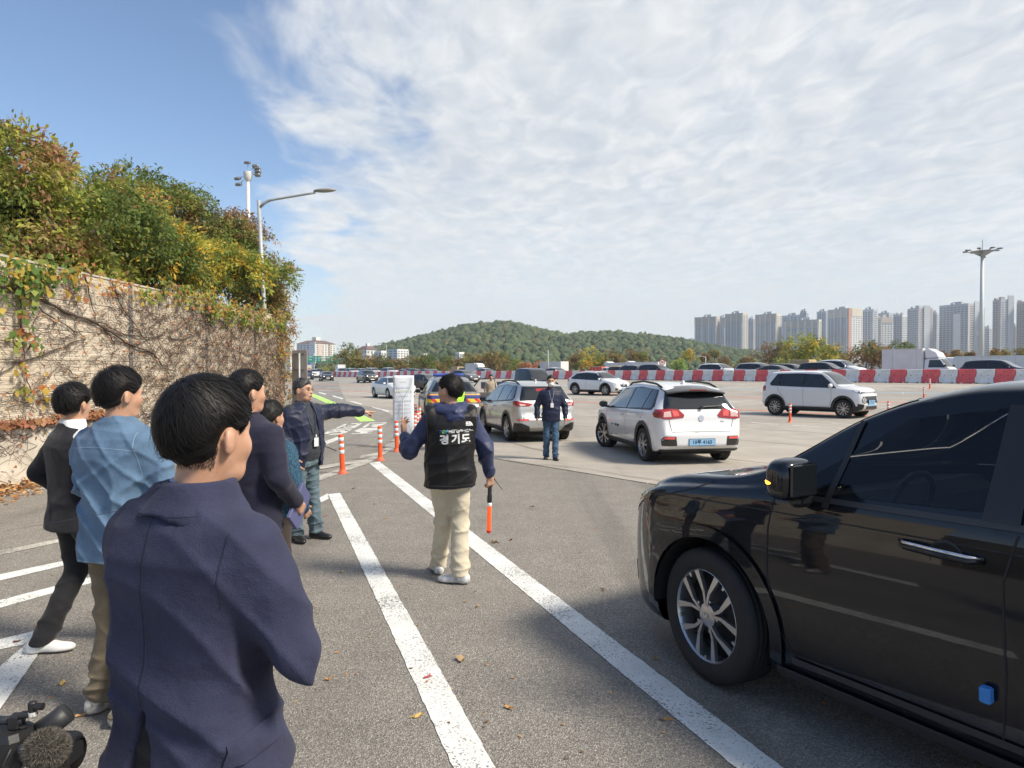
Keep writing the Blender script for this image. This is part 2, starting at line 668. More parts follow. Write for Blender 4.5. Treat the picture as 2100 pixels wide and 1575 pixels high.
pix_strip('painted_line', [(673, 1014), (930, 1575), (1050, 1837)], [(697, 1011), (1016, 1575), (1164, 1837)], M_PAINT)
pix_strip('painted_line', [(757, 950), (1508, 1575), (1823, 1837)], [(778, 947), (1604, 1575), (1953, 1837)], M_PAINT)
pix_strip('painted_line', [(560, 1062), (651, 1024), (672, 1013)], [(560, 1076), (651, 1035), (674, 1024)], M_PAINT, 0.008)
pix_strip('worn_line', [(600, 998), (651, 978), (752, 942), (809, 909)], [(600, 1010), (651, 988), (757, 950), (815, 916)], M_PAINT_OLD, 0.008)
pix_strip('worn_line', [(640, 960), (709, 948), (752, 943)], [(640, 967), (709, 954), (752, 948)], M_PAINT_OLD, 0.012)
pix_strip('worn_line', [(738, 935), (779, 928)], [(738, 940), (779, 933)], M_PAINT_OLD, 0.004)
pix_strip('worn_line', [(790, 912), (828, 903)], [(790, 917), (830, 907)], M_PAINT_OLD, 0.004)
pix_strip('painted_line', [(-260, 1062), (90, 998), (320, 958)], [(-260, 1074), (90, 1003), (320, 962)], M_PAINT_OLD, 0.004)
pix_strip('painted_line', [(-260, 1182), (115, 1107), (330, 1064)], [(-260, 1196), (115, 1114), (330, 1070)], M_PAINT_OLD, 0.004)
pix_strip('painted_line', [(-260, 1234), (125, 1152), (340, 1107)], [(-260, 1252), (125, 1162), (340, 1115)], M_PAINT, 0.004)
pix_strip('painted_line', [(-260, 1298), (120, 1201), (340, 1146)], [(-260, 1320), (120, 1214), (340, 1157)], M_PAINT, 0.004)
pix_strip('painted_line', [(-300, 1393), (0, 1312), (118, 1283)], [(-300, 1418), (0, 1333), (52, 1322)], M_PAINT, 0.004)
pix_strip('painted_line', [(118, 1288), (-30, 1500), (-170, 1700)], [(52, 1324), (-60, 1420), (-330, 1700)], M_PAINT, 0.008)

# ramp lane of grey asphalt along the wall, with its green guide line and lettering
lane = pix_strip('ramp_lane', [(560, 806), (640, 790), (692, 781), (711, 826), (772, 838), (862, 876)],
     [(560, 850), (600, 862), (620, 872), (640, 905), (690, 925), (800, 905)], M_ASPH2, 0.0165)
pix_strip('guide_line', [(628, 802), (656, 813), (704, 833), (739, 850), (771, 864)], [(622, 806), (650, 818), (690, 838), (722, 853), (739, 866)], M_PGREEN, 0.0205, lane)
for a in ([(683, 811.5), (705, 817.5)], [(720, 822.5), (744, 829)], [(764, 834.5), (799, 844)], [(655, 804.5), (670, 808)]):
 pix_strip('lane_dash', a, [(a[0][0] - 2.2, a[0][1] + 1.3), (a[1][0] - 4, a[1][1] + 1.8)], M_PAINT, 0.0205, lane)
pix_strip('lane_dash', [(640, 915), (694, 897)], [(640, 925), (694, 903)], M_PAINT, 0.0205, lane)
# lettering painted for drivers coming the other way, read off the road surface stroke by stroke
z8 = lambda x, y: (650 + x / 12.35, 850 + y / 12.35)
strokes = [
 [(700, 255), (470, 370), (520, 372), (780, 255)], [(720, 300), (640, 335), (700, 335), (745, 298)],
 [(880, 238), (1080, 236), (1080, 258), (860, 258)], [(1080, 236), (830, 357), (950, 357), (1155, 236)], [(780, 298), (960, 296), (930, 318), (750, 320)], [(690, 345), (850, 342), (840, 358), (665, 360)],
 [(760, 372), (440, 388), (400, 405), (860, 392)], [(890, 373), (800, 373), (700, 432), (820, 432)], [(380, 400), (500, 402), (400, 440), (290, 445)], [(300, 428), (800, 415), (770, 440), (240, 450)],
 [(270, 452), (560, 445), (520, 462), (200, 490)], [(200, 490), (300, 490), (330, 520), (200, 530)], [(560, 448), (800, 440), (740, 480), (620, 480)], [(200, 515), (560, 500), (740, 478), (600, 520), (400, 532), (200, 532)],
 [(1330, 222), (1770, 212), (1750, 246), (1640, 246), (1650, 228), (1330, 240)], [(1300, 240), (1420, 240), (1220, 345), (1135, 345)], [(1420, 232), (1430, 246), (1380, 268), (1270, 275)], [(1380, 262), (1600, 252), (1740, 262), (1560, 300), (1520, 290), (1420, 285)], [(1330, 290), (1450, 292), (1620, 290), (1500, 332), (1400, 333), (1400, 312)],
 [(1100, 362), (1670, 350), (1650, 372), (1060, 385)], [(1060, 388), (1560, 376), (1540, 398), (1010, 408)], [(990, 410), (1540, 400), (1535, 418), (940, 440)], [(1000, 440), (1450, 436), (1400, 450), (1250, 462), (1330, 485), (1080, 492), (1110, 470), (980, 458)], [(900, 497), (1410, 483), (1390, 494), (860, 514)],
]
for st in strokes:
 pts = [gp(*z8(*p)) for p in st]
 V = [(p.x, p.y, gz(p.x, p.y) + 0.0205) for p in pts]
 mesh_obj('letter_stroke', V, [tuple(range(len(V)))], M_PAINT, lane)

# lane lines of the plaza, parallel to the barrier row
q_line('red_line', 27.4, -30, 150, 0.30, M_PRED)
q_line('red_line', 19.0, -30, 190, 0.32, M_PRED)
q_line('blue_line', 11.0, -40, 200, 0.36, M_PBLUE)
q_line('white_line', 22.6, -30, 8, 0.14, M_PAINT)
q_line('white_line', 15.0, -34, 160, 0.14, M_PAINT_OLD)
q_line('white_line', 8.0, -34, 160, 0.5, M_PAINT_OLD)
q_line('white_line', 5.6, -34, 60, 0.3, M_PAINT_OLD)
q_line('white_line', 33.2, -30, -9.5, 0.16, M_PAINT)
q_line('white_line', 31.6, -30, -14.5, 0.12, M_PAINT_OLD)
q_line('white_line', 36.2, 2.6, 8, 0.16, M_PAINT_OLD)
for k in range(5):
 q_line('lane_dash', 33.2, -9.2 + 1.5 * k, -8.2 + 1.5 * k, 0.14, M_PAINT)
 q_line('lane_dash', 31.6, -13.6 + 1.7 * k, -12.5 + 1.7 * k, 0.12, M_PAINT)
for k in range(10):
 q_line('lane_dash', 24.5, 12 + 9 * k, 17 + 9 * k, 0.16, M_PAINT)
 q_line('lane_dash', 28.5, 14 + 7 * k, 17.5 + 7 * k, 0.16, M_PAINT)
 q_line('lane_dash', 15.2, 20 + 11 * k, 26 + 11 * k, 0.18, M_PAINT)
gv = MB()
for k in range(46):
 t_ = -22 + 0.34 * k
 a, b = qt(31.2, t_), qt(28.4, t_ - 1.2)
 a2, b2 = qt(31.2, t_ + .05), qt(28.4, t_ - 1.15)
 m1, m2 = qt(29.8, t_ - .6), qt(29.8, t_ - .55)
 L = lambda p: (p[0], p[1], p[2] + 0.018)
 gv.poly([L(a), L(a2), L(m2), L(m1)]); gv.poly([L(m1), L(m2), L(b2), L(b)])
gro = gv.build('groove', mat('groove_dark', (0.11, 0.10, 0.09), 0.9), apron)
gro['kind'] = 'stuff'
# cracks and the ragged seam between asphalt and concrete
for poly in ([(1040, 944), (1090, 952), (1150, 957), (1210, 966), (1290, 978), (1380, 992)], [(692, 781), (700, 800), (711, 826), (740, 832), (772, 838), (800, 850)],
    [(1035, 905), (1080, 918), (1120, 926)], [(1000, 800), (1020, 812)], [(940, 895), (985, 915), (1010, 930)]):
 A, B = [], []
 for (x, y) in poly:
  j = rng.uniform(-1.5, 1.5)
  A.append((x, y + j)); B.append((x, y + j + rng.uniform(.3, .9) * (1.0 if y > 900 else 0.5)))
 pix_strip('crack', A, B, mat('crack_dark', (0.10, 0.092, 0.082), 0.95), 0.028)

# ================================================================== plastic barrier row
def barrier_mesh():
 L, H = 1.12, 1.0
 prof = [(0.0, .25), (.12, .25), (.20, .20), (.42, .15), (.50, .135), (.80, .105), (.86, .12), (.97, .115), (1.0, .085)]
 wave = [0, 0, -.035, -.05, .02, .045, .05, 0.01, 0.0]
 bm = bmesh.new()
 rings = []
 for (z, hw), wv in zip(prof, wave):
  x0, x1 = -L / 2 + .012 - wv, L / 2 - .012 - wv
  c = .03
  r_ = [(x0 + c, -hw), (x1 - c, -hw), (x1, -hw + c), (x1, hw - c), (x1 - c, hw), (x0 + c, hw), (x0, hw - c), (x0, -hw + c)]
  rings.append([bm.verts.new((x, y, z)) for x, y in r_])
 for a, b in zip(rings, rings[1:]):
  for i in range(8):
   j = (i + 1) % 8
   bm.faces.new((a[i], a[j], b[j], b[i]))
 bm.faces.new(rings[0][::-1]); bm.faces.new(rings[-1])
 me = bpy.data.meshes.new('barrier_body'); bm.to_mesh(me); bm.free()
 o = bpy.data.objects.new('tmp', me); COL.objects.link(o)
 cut = MB()
 for x in (-.21, .21):
  cut.lathe([(0, -.4), (.075, -.4), (.045, 0), (.075, .4), (0, .4)], 12, (x, 0, .56), 'y')
 for x in (-.35, .35):
  cut.box((x, 0, .0), (.28, .9, .13))
 co = cut.build('tmpcut', M_DARK)
 md = o.modifiers.new('b', 'BOOLEAN'); md.object = co; md.operation = 'DIFFERENCE'; md.solver = 'EXACT'
 dg = bpy.context.evaluated_depsgraph_get()
 me2 = bpy.data.meshes.new_from_object(o.evaluated_get(dg))
 bpy.data.objects.remove(o); bpy.data.objects.remove(co)
 return me2

BM_RED = barrier_mesh(); BM_WHITE = BM_RED.copy()
BM_RED.name = 'red_barrier'; BM_WHITE.name = 'white_barrier'
for me_, m_ in ((BM_RED, mat('barrier_red', (0.74, 0.115, 0.125), 0.5, var=0.22, var_scale=3)), (BM_WHITE, mat('barrier_white', (0.72, 0.73, 0.72), 0.5, var=0.16, var_scale=3))):
 me_.materials.clear(); me_.materials.append(m_)
BAR_ANG = math.atan2(BAR_D[1], BAR_D[0])
def nth(n):
 return '%d%s' % (n, 'th' if 10 < n % 100 < 14 else {1: 'st', 2: 'nd', 3: 'rd'}.get(n % 10, 'th'))

for k in range(-3, 103):
 t_ = 0.6 + k * 1.12
 x, y, z = qt(0 + rng.uniform(-.03, .03), t_)
 red = k % 2 == 0
 o = bpy.data.objects.new('plastic_barrier', BM_RED if red else BM_WHITE)
 o.location = (x, y, z); o.rotation_euler = (0, 0, BAR_ANG + rng.uniform(-.02, .02))
 COL.objects.link(o)
 if red:
  tag(o, 'red plastic barrier block, %s red one counted from the right picture edge' % nth((k + 4) // 2), 'barrier', 'red blocks of the barrier row')
 else:
  tag(o, 'white plastic barrier block, %s white one counted from the right picture edge' % nth((k + 5) // 2), 'barrier', 'white blocks of the barrier row')

# steel guard rail beyond the row
gr = empty('guard_rail', (0, 0, 0))
mb = MB()
for (za, zb_) in ((0.62, 0.78), (0.84, 1.0), (0.35, 0.56)):
 P = []
 for t_ in (-60, 230):
  x, y, z = qt(-14, t_)
  P.append((x, y, z))
 (x0, y0, z0), (x1, y1, _) = P
 nx, ny = BAR_N[0] * .05, BAR_N[1] * .05
 mb._add([(x0 + nx, y0 + ny, z0 + za), (x1 + nx, y1 + ny, z0 + za), (x1 + nx, y1 + ny, z0 + zb_), (x0 + nx, y0 + ny, z0 + zb_),
    (x0 - nx, y0 - ny, z0 + za), (x1 - nx, y1 - ny, z0 + za), (x1 - nx, y1 - ny, z0 + zb_), (x0 - nx, y0 - ny, z0 + zb_)],
   [(0, 1, 2, 3), (7, 6, 5, 4), (3, 2, 6, 7), (4, 5, 1, 0)])
M_RAIL = mat('weathered_rail', (0.24, 0.25, 0.25), 0.5, 0.3, var=0.2, var_scale=.6)
mb.build('rail', M_RAIL, gr)
for k in range(0, 72):
 x, y, z = qt(-14.1, -56 + 4 * k)
 MB().box((x, y, z + .45), (.12, .12, .9), BAR_ANG).build('post', M_RAIL, gr)
tag(gr, 'grey steel guard rail running between the lanes behind the red and white barriers', 'guard rail')

# ================================================================== delineator posts
M_ORANGE = mat('delineator_orange', (0.85, 0.11, 0.025), 0.42, var=0.10, var_scale=5)
M_BAND = mat('reflective_band', (0.72, 0.75, 0.78), 0.35)

def delineator(loc, label, tilt=0.0, h=0.68, red=False):
 t = empty('delineator_post', loc)
 t.rotation_euler = (rng.uniform(-.02, .02), tilt, rng.uniform(0, 3))
 r = 0.043
 MB().lathe([(0, 0), (.088, 0), (.088, .009), (.078, .020), (.058, .032), (.05, .07), (.0, .075)], 18).build('base', mat('delineator_base', (0.80, 0.13, 0.06), 0.5), t, True)
 MB().lathe([(.050, .07), (r, .12), (r, h - .03), (r * .92, h - .008), (r * .6, h), (0, h)], 18).build('post', M_ORANGE, t, 'auto')
 for k in range(3):
  zc = h - .085 - k * .108
  MB().lathe([(r + .001, zc - .032), (r + .0025, zc - .031), (r + .0025, zc + .031), (r + .001, zc + .032)], 18).build('reflective_band', M_BAND, t, True)
 tag(t, label, 'delineator post', 'orange delineator posts')
 return t

delineator(gp(703, 971), 'orange delineator post nearest the pointing man, leaning left', -.05)
delineator(gp(780, 944), 'orange delineator post standing where two white lines meet', -.02)
delineator(gp(814, 926), 'orange delineator post in front of the white banner', -.02)
delineator(gp(834, 914), 'orange delineator post at the right edge of the white banner', 0)
for (x, yt, lab) in ((850.5, 848, 'orange delineator post half hidden behind the right banner edge'), (856, 843, 'foremost orange delineator post of the cluster left of the vest man'),
      (860.5, 834, 'middle orange delineator post of the cluster left of the vest man'), (852, 829, 'farthest orange delineator post of the cluster left of the vest man')):
 d = (CAM_Z - .68) * F_PX / (yt - 765)
 delineator(((x - CX) / F_PX * d, d, 0), lab)
delineator(gp(1620, 867), 'lone orange delineator post in front of the boxy white car', -.03)
for (x, d, lab) in ((1822, 24.0, 'orange delineator post beside the front bumper of the boxy white car'), (1895, 34, 'orange delineator post just above the black van roof'), (1907, 43, 'orange delineator post near the barrier above the black van')):
 X = (x - CX) / F_PX * d
 delineator((X, d, gz(X, d)), lab)

# ================================================================== noise wall with climbing plants
def wall_x(y):
 return -7.02 - 0.057 * y

def wall_top(y):
 return 3.46 + 0.02 * (y - 10)

WALL_DIR = Vector((-0.057, 1, 0)).normalized()
WALL_N = Vector((1, 0.057, 0)).normalized()

def wall_pt(px, py, off=0.0):
 r = ray(px, py)
 # x = -7.02 - .057 y
 k = -7.02 / (r.x + 0.057 * r.y)
 p = Vector((0, 0, CAM_Z)) + r * k
 return p + WALL_N * off

M_WPANEL = custom('noise_wall_panel', lambda t, b, vec: (
 t.put(b.inputs['Base Color'], t.mix(t.math('MULTIPLY', t.smooth(t.noise(vec, 1.3, 6, .65), .5, .75), .45),
          t.ramp(t.noise(vec, 7, 5, .6), [(.3, (.56, .485, .385)), (.7, (.68, .60, .485))]), (.45, .375, .29))),
 setattr(b.inputs['Roughness'], 'default_value', .85)))
M_WBASE = mat('wall_base_concrete', (.56, .51, .43), .9, var=.2, var_scale=2.2, bump=.4, bump_scale=30)
nwall = empty('noise_wall', (0, 0, 0))
posts_y = [2.0, 6.0, 10.0, 14.0, 18.0, 22.0, 25.4]
for y0, y1 in zip(posts_y, posts_y[1:]):
 # concrete foot
 x0, x1 = wall_x(y0), wall_x(y1)
 mb = MB()
 w_ = .22
 mb._add([(x0 - w_, y0, 0), (x0 + .02, y0, 0), (x1 + .02, y1, 0), (x1 - w_, y1, 0), (x0 - w_, y0, .9), (x0 + .02, y0, .9), (x1 + .02, y1, .9), (x1 - w_, y1, .9)],
   [(0, 1, 5, 4), (1, 2, 6, 5), (2, 3, 7, 6), (3, 0, 4, 7), (4, 5, 6, 7)])
 mb.build('footing', M_WBASE, nwall)
 # ribbed panels stacked between the posts
 npan = 5
 ya, yb = y0 + .07, y1 - .07
 for i in range(npan):
  za0 = .905 + (wall_top(ya) - .905) * i / npan + .004; za1 = .905 + (wall_top(ya) - .905) * (i + 1) / npan - .004
  zb0 = .905 + (wall_top(yb) - .905) * i / npan + .004; zb1 = .905 + (wall_top(yb) - .905) * (i + 1) / npan - .004
  prof = []
  nr = 8
  for k in range(nr):
   u0, u1, u2, u3 = k / nr, (k + .12) / nr, (k + .80) / nr, (k + .92) / nr
   prof += [(u0, -.006), (u1, -.001), (u2, .003), (u3, -.006)]
  prof.append((1.0, -.006))
  V, Fs = [], []
  for u, off in prof:
   V.append((wall_x(ya) + off, ya, za0 + (za1 - za0) * u)); V.append((wall_x(yb) + off, yb, zb0 + (zb1 - zb0) * u))
  n = len(prof)
  for k in range(n - 1):
   Fs.append((2 * k, 2 * k + 1, 2 * k + 3, 2 * k + 2))
  b = len(V)
  V += [(wall_x(ya) - .12, ya, za0), (wall_x(yb) - .12, yb, zb0), (wall_x(yb) - .12, yb, zb1), (wall_x(ya) - .12, ya, za1)]
  Fs += [(b, b + 3, b + 2, b + 1), (2 * n - 2, 2 * n - 1, b + 2, b + 3)]
  mesh_obj('panel', V, Fs, M_WPANEL, nwall)
for y0 in posts_y[1:]:
 x0 = wall_x(y0)
 zt_ = wall_top(y0) + .04
 mb = MB()
 mb.box((x0 + .010, y0, (.88 + zt_) / 2), (.012, .13, zt_ - .88)); mb.box((x0 - .06, y0, (.88 + zt_) / 2), (.128, .012, zt_ - .88)); mb.box((x0 - .13, y0, (.88 + zt_) / 2), (.012, .13, zt_ - .88))
 mb.build('post', mat('wall_post_steel', (.30, .30, .29), .5, .5, var=.2), nwall)
for y0, y1 in zip(posts_y, posts_y[1:]):
 mb = MB()
 V = []
 for yy in (y0 + .08, y1 - .08):
  for dx, dz_ in ((-.14, 0.0), (.02, 0.0), (.02, .035), (-.14, .035)):
   V.append((wall_x(yy) + dx, yy, wall_top(yy) + dz_))
 mb._add(V, [(0, 1, 2, 3), (7, 6, 5, 4), (0, 4, 5, 1), (1, 5, 6, 2), (2, 6, 7, 3), (3, 7, 4, 0)])
 mb.build('coping', mat('wall_coping', (.50, .46, .40), .8, var=.2), nwall)
tag(nwall, 'beige ribbed noise wall on a concrete footing, overgrown with dry vines', 'wall')

# bank of earth behind the wall
V, Fs = [], []
for y in (0, 8, 16, 22, 25, 27):
 for dx, z in ((-.35, 0), (-.4, 1.6), (-4, 2.6), (-18, 4.2), (-60, 5)):
  fall = 1.0 if y < 24 else (.6 if y < 26 else 0.0)
  V.append((wall_x(min(y, 26)) + dx - max(0, y - 26) * .12, y, z * fall - .02))
for i in range(5):
 for j in range(4):
  a = i * 5 + j
  Fs.append((a, a + 1, a + 6, a + 5))
bank = mesh_obj('bank', V, Fs, mat('bank_earth', (.075, .065, .04), .95, var=.4, var_scale=1.2), smooth=True)
bank['kind'] = 'structure'
# ================================================================== vegetation
nrng = np.random.default_rng(11)

def leaf_mat(name, col, trans=0.42):
 if name in _MC:
  return _MC[name]
 m = bpy.data.materials.new(name); m.use_nodes = True
 t = NT(m.node_tree)
 o = t.n('ShaderNodeOutputMaterial')
 vec = t.n('ShaderNodeTexCoord').outputs['Object']
 c = t.ramp(t.noise(vec, 1.7, 3, .6), [(.3, tuple(x * .72 for x in col)), (.7, tuple(min(1, x * 1.28) for x in col))])
 d = t.n('ShaderNodeBsdfPrincipled', i_Base_Color=c)
 d.inputs['Roughness'].default_value = .55
 d.inputs['Specular IOR Level'].default_value = .3
 tr = t.n('ShaderNodeBsdfTranslucent', i_Color=c)
 mx = t.n('ShaderNodeMixShader')
 mx.inputs[0].default_value = trans
 t.t.links.new(d.outputs[0], mx.inputs[1]); t.t.links.new(tr.outputs[0], mx.inputs[2])
 t.t.links.new(mx.outputs[0], o.inputs[0])
 _MC[name] = m
 return m

LEAF = {'green': leaf_mat('leaf_green', (0.223, 0.277, 0.061)), 'dark': leaf_mat('leaf_dark_green', (0.128, 0.182, 0.049)), 'lime': leaf_mat('leaf_lime', (0.419, 0.432, 0.081)),
  'yellow': leaf_mat('leaf_yellow', (0.702, 0.486, 0.081)), 'rust': leaf_mat('leaf_rust', (0.40, 0.215, 0.11)), 'brown': leaf_mat('leaf_brown', (0.270, 0.169, 0.088)),
  'orange': leaf_mat('leaf_orange', (0.608, 0.230, 0.101)), 'willow': leaf_mat('leaf_willow', (0.297, 0.432, 0.149)), 'olive': leaf_mat('leaf_olive', (0.351, 0.290, 0.101))}
M_BARK = mat('bark', (.10, .080, .062), .9, var=.35, var_scale=9, bump=.6, bump_scale=25)

def unit(a):
 return a / np.maximum(np.linalg.norm(a, axis=-1, keepdims=True), 1e-9)

def leaf_mesh(P, D, N, L, W):
 """Rhombic, slightly folded leaves: base P, direction D, normal N."""
 S = unit(np.cross(D, N))
 L = np.asarray(L).reshape(-1, 1); W = np.asarray(W).reshape(-1, 1)
 mid = P + D * L * .45
 up = N * W * .22
 V = np.stack([P, mid + S * W * .5 + up, P + D * L, mid - S * W * .5 + up], 1).reshape(-1, 3)
 F = np.arange(len(V)).reshape(-1, 4)
 return V, F

def lobes_for(radii, nl, rs, flat=0.0):
 L = []
 for k in range(nl):
  v = rs.normal(size=3); v /= np.linalg.norm(v)
  r = rs.uniform(.35, .72)
  c = v * np.array(radii) * r
  if flat and c[2] < -flat * radii[2]:
   c[2] *= .4
  L.append((c, np.array(radii) * rs.uniform(.32, .56)))
 return L

def crown_leaves(center, radii, nl, ncl, nle, leaf, rs, spray=.55, droop=.45, lobes=None, flat=.5):
 lobes = lobes or lobes_for(radii, nl, rs, flat)
 Ps, Ds, Cl = [], [], []
 w_ = np.array([r.prod() ** .66 for _, r in lobes]); w_ /= w_.sum()
 for (c, r), ww in zip(lobes, w_):
  n = max(6, int(ncl * ww))
  v = unit(rs.normal(size=(n, 3)))
  v[:, 2] = np.where(v[:, 2] < -.35, -v[:, 2] * .6, v[:, 2])
  v = unit(v)
  rad = rs.uniform(.62, 1.06, size=(n, 1))
  P = c + v * r * rad
  Ps.append(P)
  Ds.append(unit(v + rs.normal(size=(n, 3)) * .45 + np.array([0, 0, -.1])))
 P = np.concatenate(Ps); D = np.concatenate(Ds)
 n = len(P)
 t = rs.uniform(0, 1, size=(n, nle, 1))
 pos = P[:, None] + D[:, None] * t * spray + np.array([0, 0, -1]) * (t ** 2) * droop * spray + rs.normal(size=(n, nle, 3)) * spray * .13
 side = rs.normal(size=(n, nle, 3))
 ld = unit(D[:, None] * .7 + side * .55 + np.array([0, 0, -.55]) * droop * 2)
 nn = unit(rs.normal(size=(n, nle, 3)) * .7 + np.array([0.25, -.15, 1.0]))
 nn = unit(nn - ld * (nn * ld).sum(-1, keepdims=True))
 LL = rs.uniform(.65, 1.2, size=n * nle) * leaf
 V, F = leaf_mesh(pos.reshape(-1, 3), ld.reshape(-1, 3), nn.reshape(-1, 3), LL, LL * rs.uniform(.34, .5, size=n * nle))
 cid = np.repeat(np.arange(n), nle)
 return V + np.array(center), F, cid, P + np.array(center)

def trunk_mesh(base, center, radii, rs, r0, limbs=7):
 mb = MB()
 b = Vector(base); c = Vector(center)
 top = c + Vector((0, 0, radii[2] * .3))
 pts = [b.lerp(top, u) + Vector((rs.uniform(-.1, .1), rs.uniform(-.1, .1), 0)) * (1 if 0 < u < 1 else 0) for u in (0, .25, .5, .75, 1)]
 mb.tube(pts, [r0, r0 * .85, r0 * .65, r0 * .4, r0 * .12], 7)
 for k in range(limbs):
  u = rs.uniform(.3, .8)
  s = b.lerp(top, u)
  v = rs.normal(size=3); v[2] = abs(v[2]) * .7 + .25; v /= np.linalg.norm(v)
  e = c + Vector(v * np.array(radii) * .75)
  m_ = s.lerp(e, .5) + Vector((0, 0, radii[2] * .12))
  mb.tube([s, m_, e], [r0 * .38, r0 * .22, r0 * .05], 5)
  for q in range(2):
   v2 = rs.normal(size=3) * .18
   mb.tube([m_, e + Vector(v2 * np.array(radii))], [r0 * .14, r0 * .03], 4)
 return mb

def tree(name, label, base, center, radii, pal, ncl, nle, leaf, seed, group, nl=10, spray=.55, droop=.45, r0=.16, limbs=7, flat=.5, lobes=None):
 rs = np.random.default_rng(seed)
 t = empty(name, base)
 loc = np.array(base)
 ctr = np.array(center) - loc
 trunk_mesh((0, 0, 0), ctr, radii, rs, r0, limbs).build('trunk', M_BARK, t, True)
 V, F, cid, PC = crown_leaves(ctr, radii, nl, ncl, nle, leaf, rs, spray, droop, lobes, flat)
 names = list(pal)
 w_ = np.array([pal[k] for k in names], float); w_ /= w_.sum()
 # neighbouring sprays turn colour together: pick by smooth noise of position
 ph = rs.uniform(0, 6, size=3)
 sc = 2.2 / max(radii)
 nv = (np.sin(PC[:, 0] * sc * 1.7 + ph[0]) + np.sin(PC[:, 1] * sc * 1.3 + ph[1]) + np.sin(PC[:, 2] * sc * 2.1 + ph[2])) / 6 + .5
 nv = np.clip(nv + rs.normal(size=len(nv)) * .16, 0, .999)
 order = np.argsort(np.argsort(nv)) / len(nv)
 idx = np.searchsorted(np.cumsum(w_), order, side='right').clip(0, len(names) - 1)
 big_mesh('crown', V, F, [LEAF[k] for k in names], t, fmat=idx[cid])
 tag(t, label, 'tree', group)
 return t

GT = 'autumn trees behind the noise wall'
def ptree(px, py, depth, rx, rz, pal, seed, label, ncl=900, nle=16, leaf=.150, ry=None, nl=7):
 c = at(px, py, depth)
 base = (c.x, c.y, max(0, 2.2 if depth < 29 else .6))
 tree('zelkova_tree', label, base, tuple(c), (rx, ry or rx, rz), pal, ncl, nle, leaf, seed, GT, nl=nl)

ptree(45, 462, 15.5, 2.1, 1.95, {'dark': 2, 'green': 4, 'olive': 3.5, 'lime': 2.5, 'rust': 1.7}, 21, 'tallest autumn tree behind the wall, reddish brown, at the left picture edge', 1150, 17)
ptree(-170, 465, 16.0, 2.4, 2.2, {'dark': 2, 'green': 4, 'olive': 2, 'rust': 2}, 22, 'green and rust tree behind the wall, cut off by the left picture edge', 600, 16)
ptree(150, 520, 15.0, 1.7, 1.35, {'dark': 2, 'green': 4, 'lime': 3, 'olive': 2, 'rust': 1.2}, 23, 'low green tree directly above the wall, second from the left picture edge', 800, 16)
ptree(205, 462, 18.5, 1.65, 1.5, {'green': 3, 'olive': 3, 'lime': 2.2, 'rust': 1.4, 'yellow': .5}, 24, 'russet tree behind the wall, right beside the tallest one', 800, 16)
ptree(270, 440, 23.5, 1.75, 1.5, {'dark': 4, 'green': 3, 'olive': 2, 'brown': 1}, 25, 'dark green rounded treetop rising behind the yellowing trees', 700, 16)
ptree(300, 520, 18.5, 1.8, 1.3, {'green': 3, 'lime': 4, 'yellow': 2.0, 'dark': 1.5}, 26, 'yellow green tree leaning over the middle of the wall', 900, 16)
ptree(390, 470, 25.5, 1.9, 1.75, {'dark': 4, 'green': 4, 'olive': 1.5, 'brown': .8}, 27, 'dark green tree behind the wall, left of the high floodlight mast', 850, 16)
ptree(420, 560, 21.5, 1.75, 1.35, {'green': 3, 'lime': 3.5, 'yellow': 2.2, 'dark': 2}, 28, 'yellow tipped tree hanging low over the far half of the wall', 850, 16)
ptree(485, 515, 27.5, 1.15, 1.8, {'brown': 2, 'rust': 2.6, 'olive': 2.5, 'dark': 1.5}, 29, 'reddish brown tree right in front of the floodlight mast', 650, 16)
ptree(520, 590, 26.5, 1.35, 1.3, {'green': 2.5, 'olive': 3, 'rust': 1.6, 'dark': 2}, 30, 'olive tree around the near street lamp pole at the wall end', 650, 16)
ptree(560, 600, 31.5, .7, 1.2, {'olive': 3, 'rust': 2, 'yellow': 1, 'green': 1}, 31, 'small thin tree right of the near street lamp pole', 240, 14)
ptree(572, 680, 33.0, .8, .8, {'brown': 2, 'rust': 3, 'olive': 1}, 32, 'low reddish shrub behind the end of the wall', 160, 14)

# --- climbing plant on the wall: stems, twigs, dead and living leaves
ivy = empty('climbing_vine', (0, 0, 0))
M_STEM = mat('vine_stem', (.085, .062, .050), .9, var=.3, var_scale=10)
M_TWIG = mat('vine_twig', (.125, .085, .066), .9, var=.3, var_scale=6)
z6 = lambda x, y: (x / 3.03, 480 + y / 3.03)
stems = [([(200, 370), (380, 480), (560, 540), (640, 590), (800, 690), (940, 740), (1000, 820)], .030),
   ([(110, 340), (110, 520), (130, 700), (150, 900), (180, 990)], .016), ([(130, 370), (260, 480), (430, 590), (520, 640)], .013),
   ([(510, 240), (550, 400), (580, 540)], .016), ([(680, 300), (750, 460), (870, 620), (960, 760)], .016), ([(60, 800), (260, 750), (430, 680), (520, 650)], .018),
   ([(640, 590), (690, 660), (850, 690), (930, 640), (1100, 590), (1190, 510)], .016), ([(1040, 640), (1120, 660), (1230, 620)], .018),
   ([(-60, 320), (100, 350), (200, 370), (230, 330), (260, 280)], .020), ([(-40, 880), (60, 830), (150, 720), (240, 620)], .012),
   ([(560, 540), (640, 560), (760, 620), (900, 640)], .016), ([(1300, 520), (1290, 620), (1340, 760)], .014), ([(1440, 560), (1430, 700), (1470, 860)], .014),
   ([(1600, 560), (1610, 700), (1580, 900)], .014), ([(0, 1190), (150, 1175), (300, 1160), (420, 1170), (600, 1165), (760, 1150)], .022)]
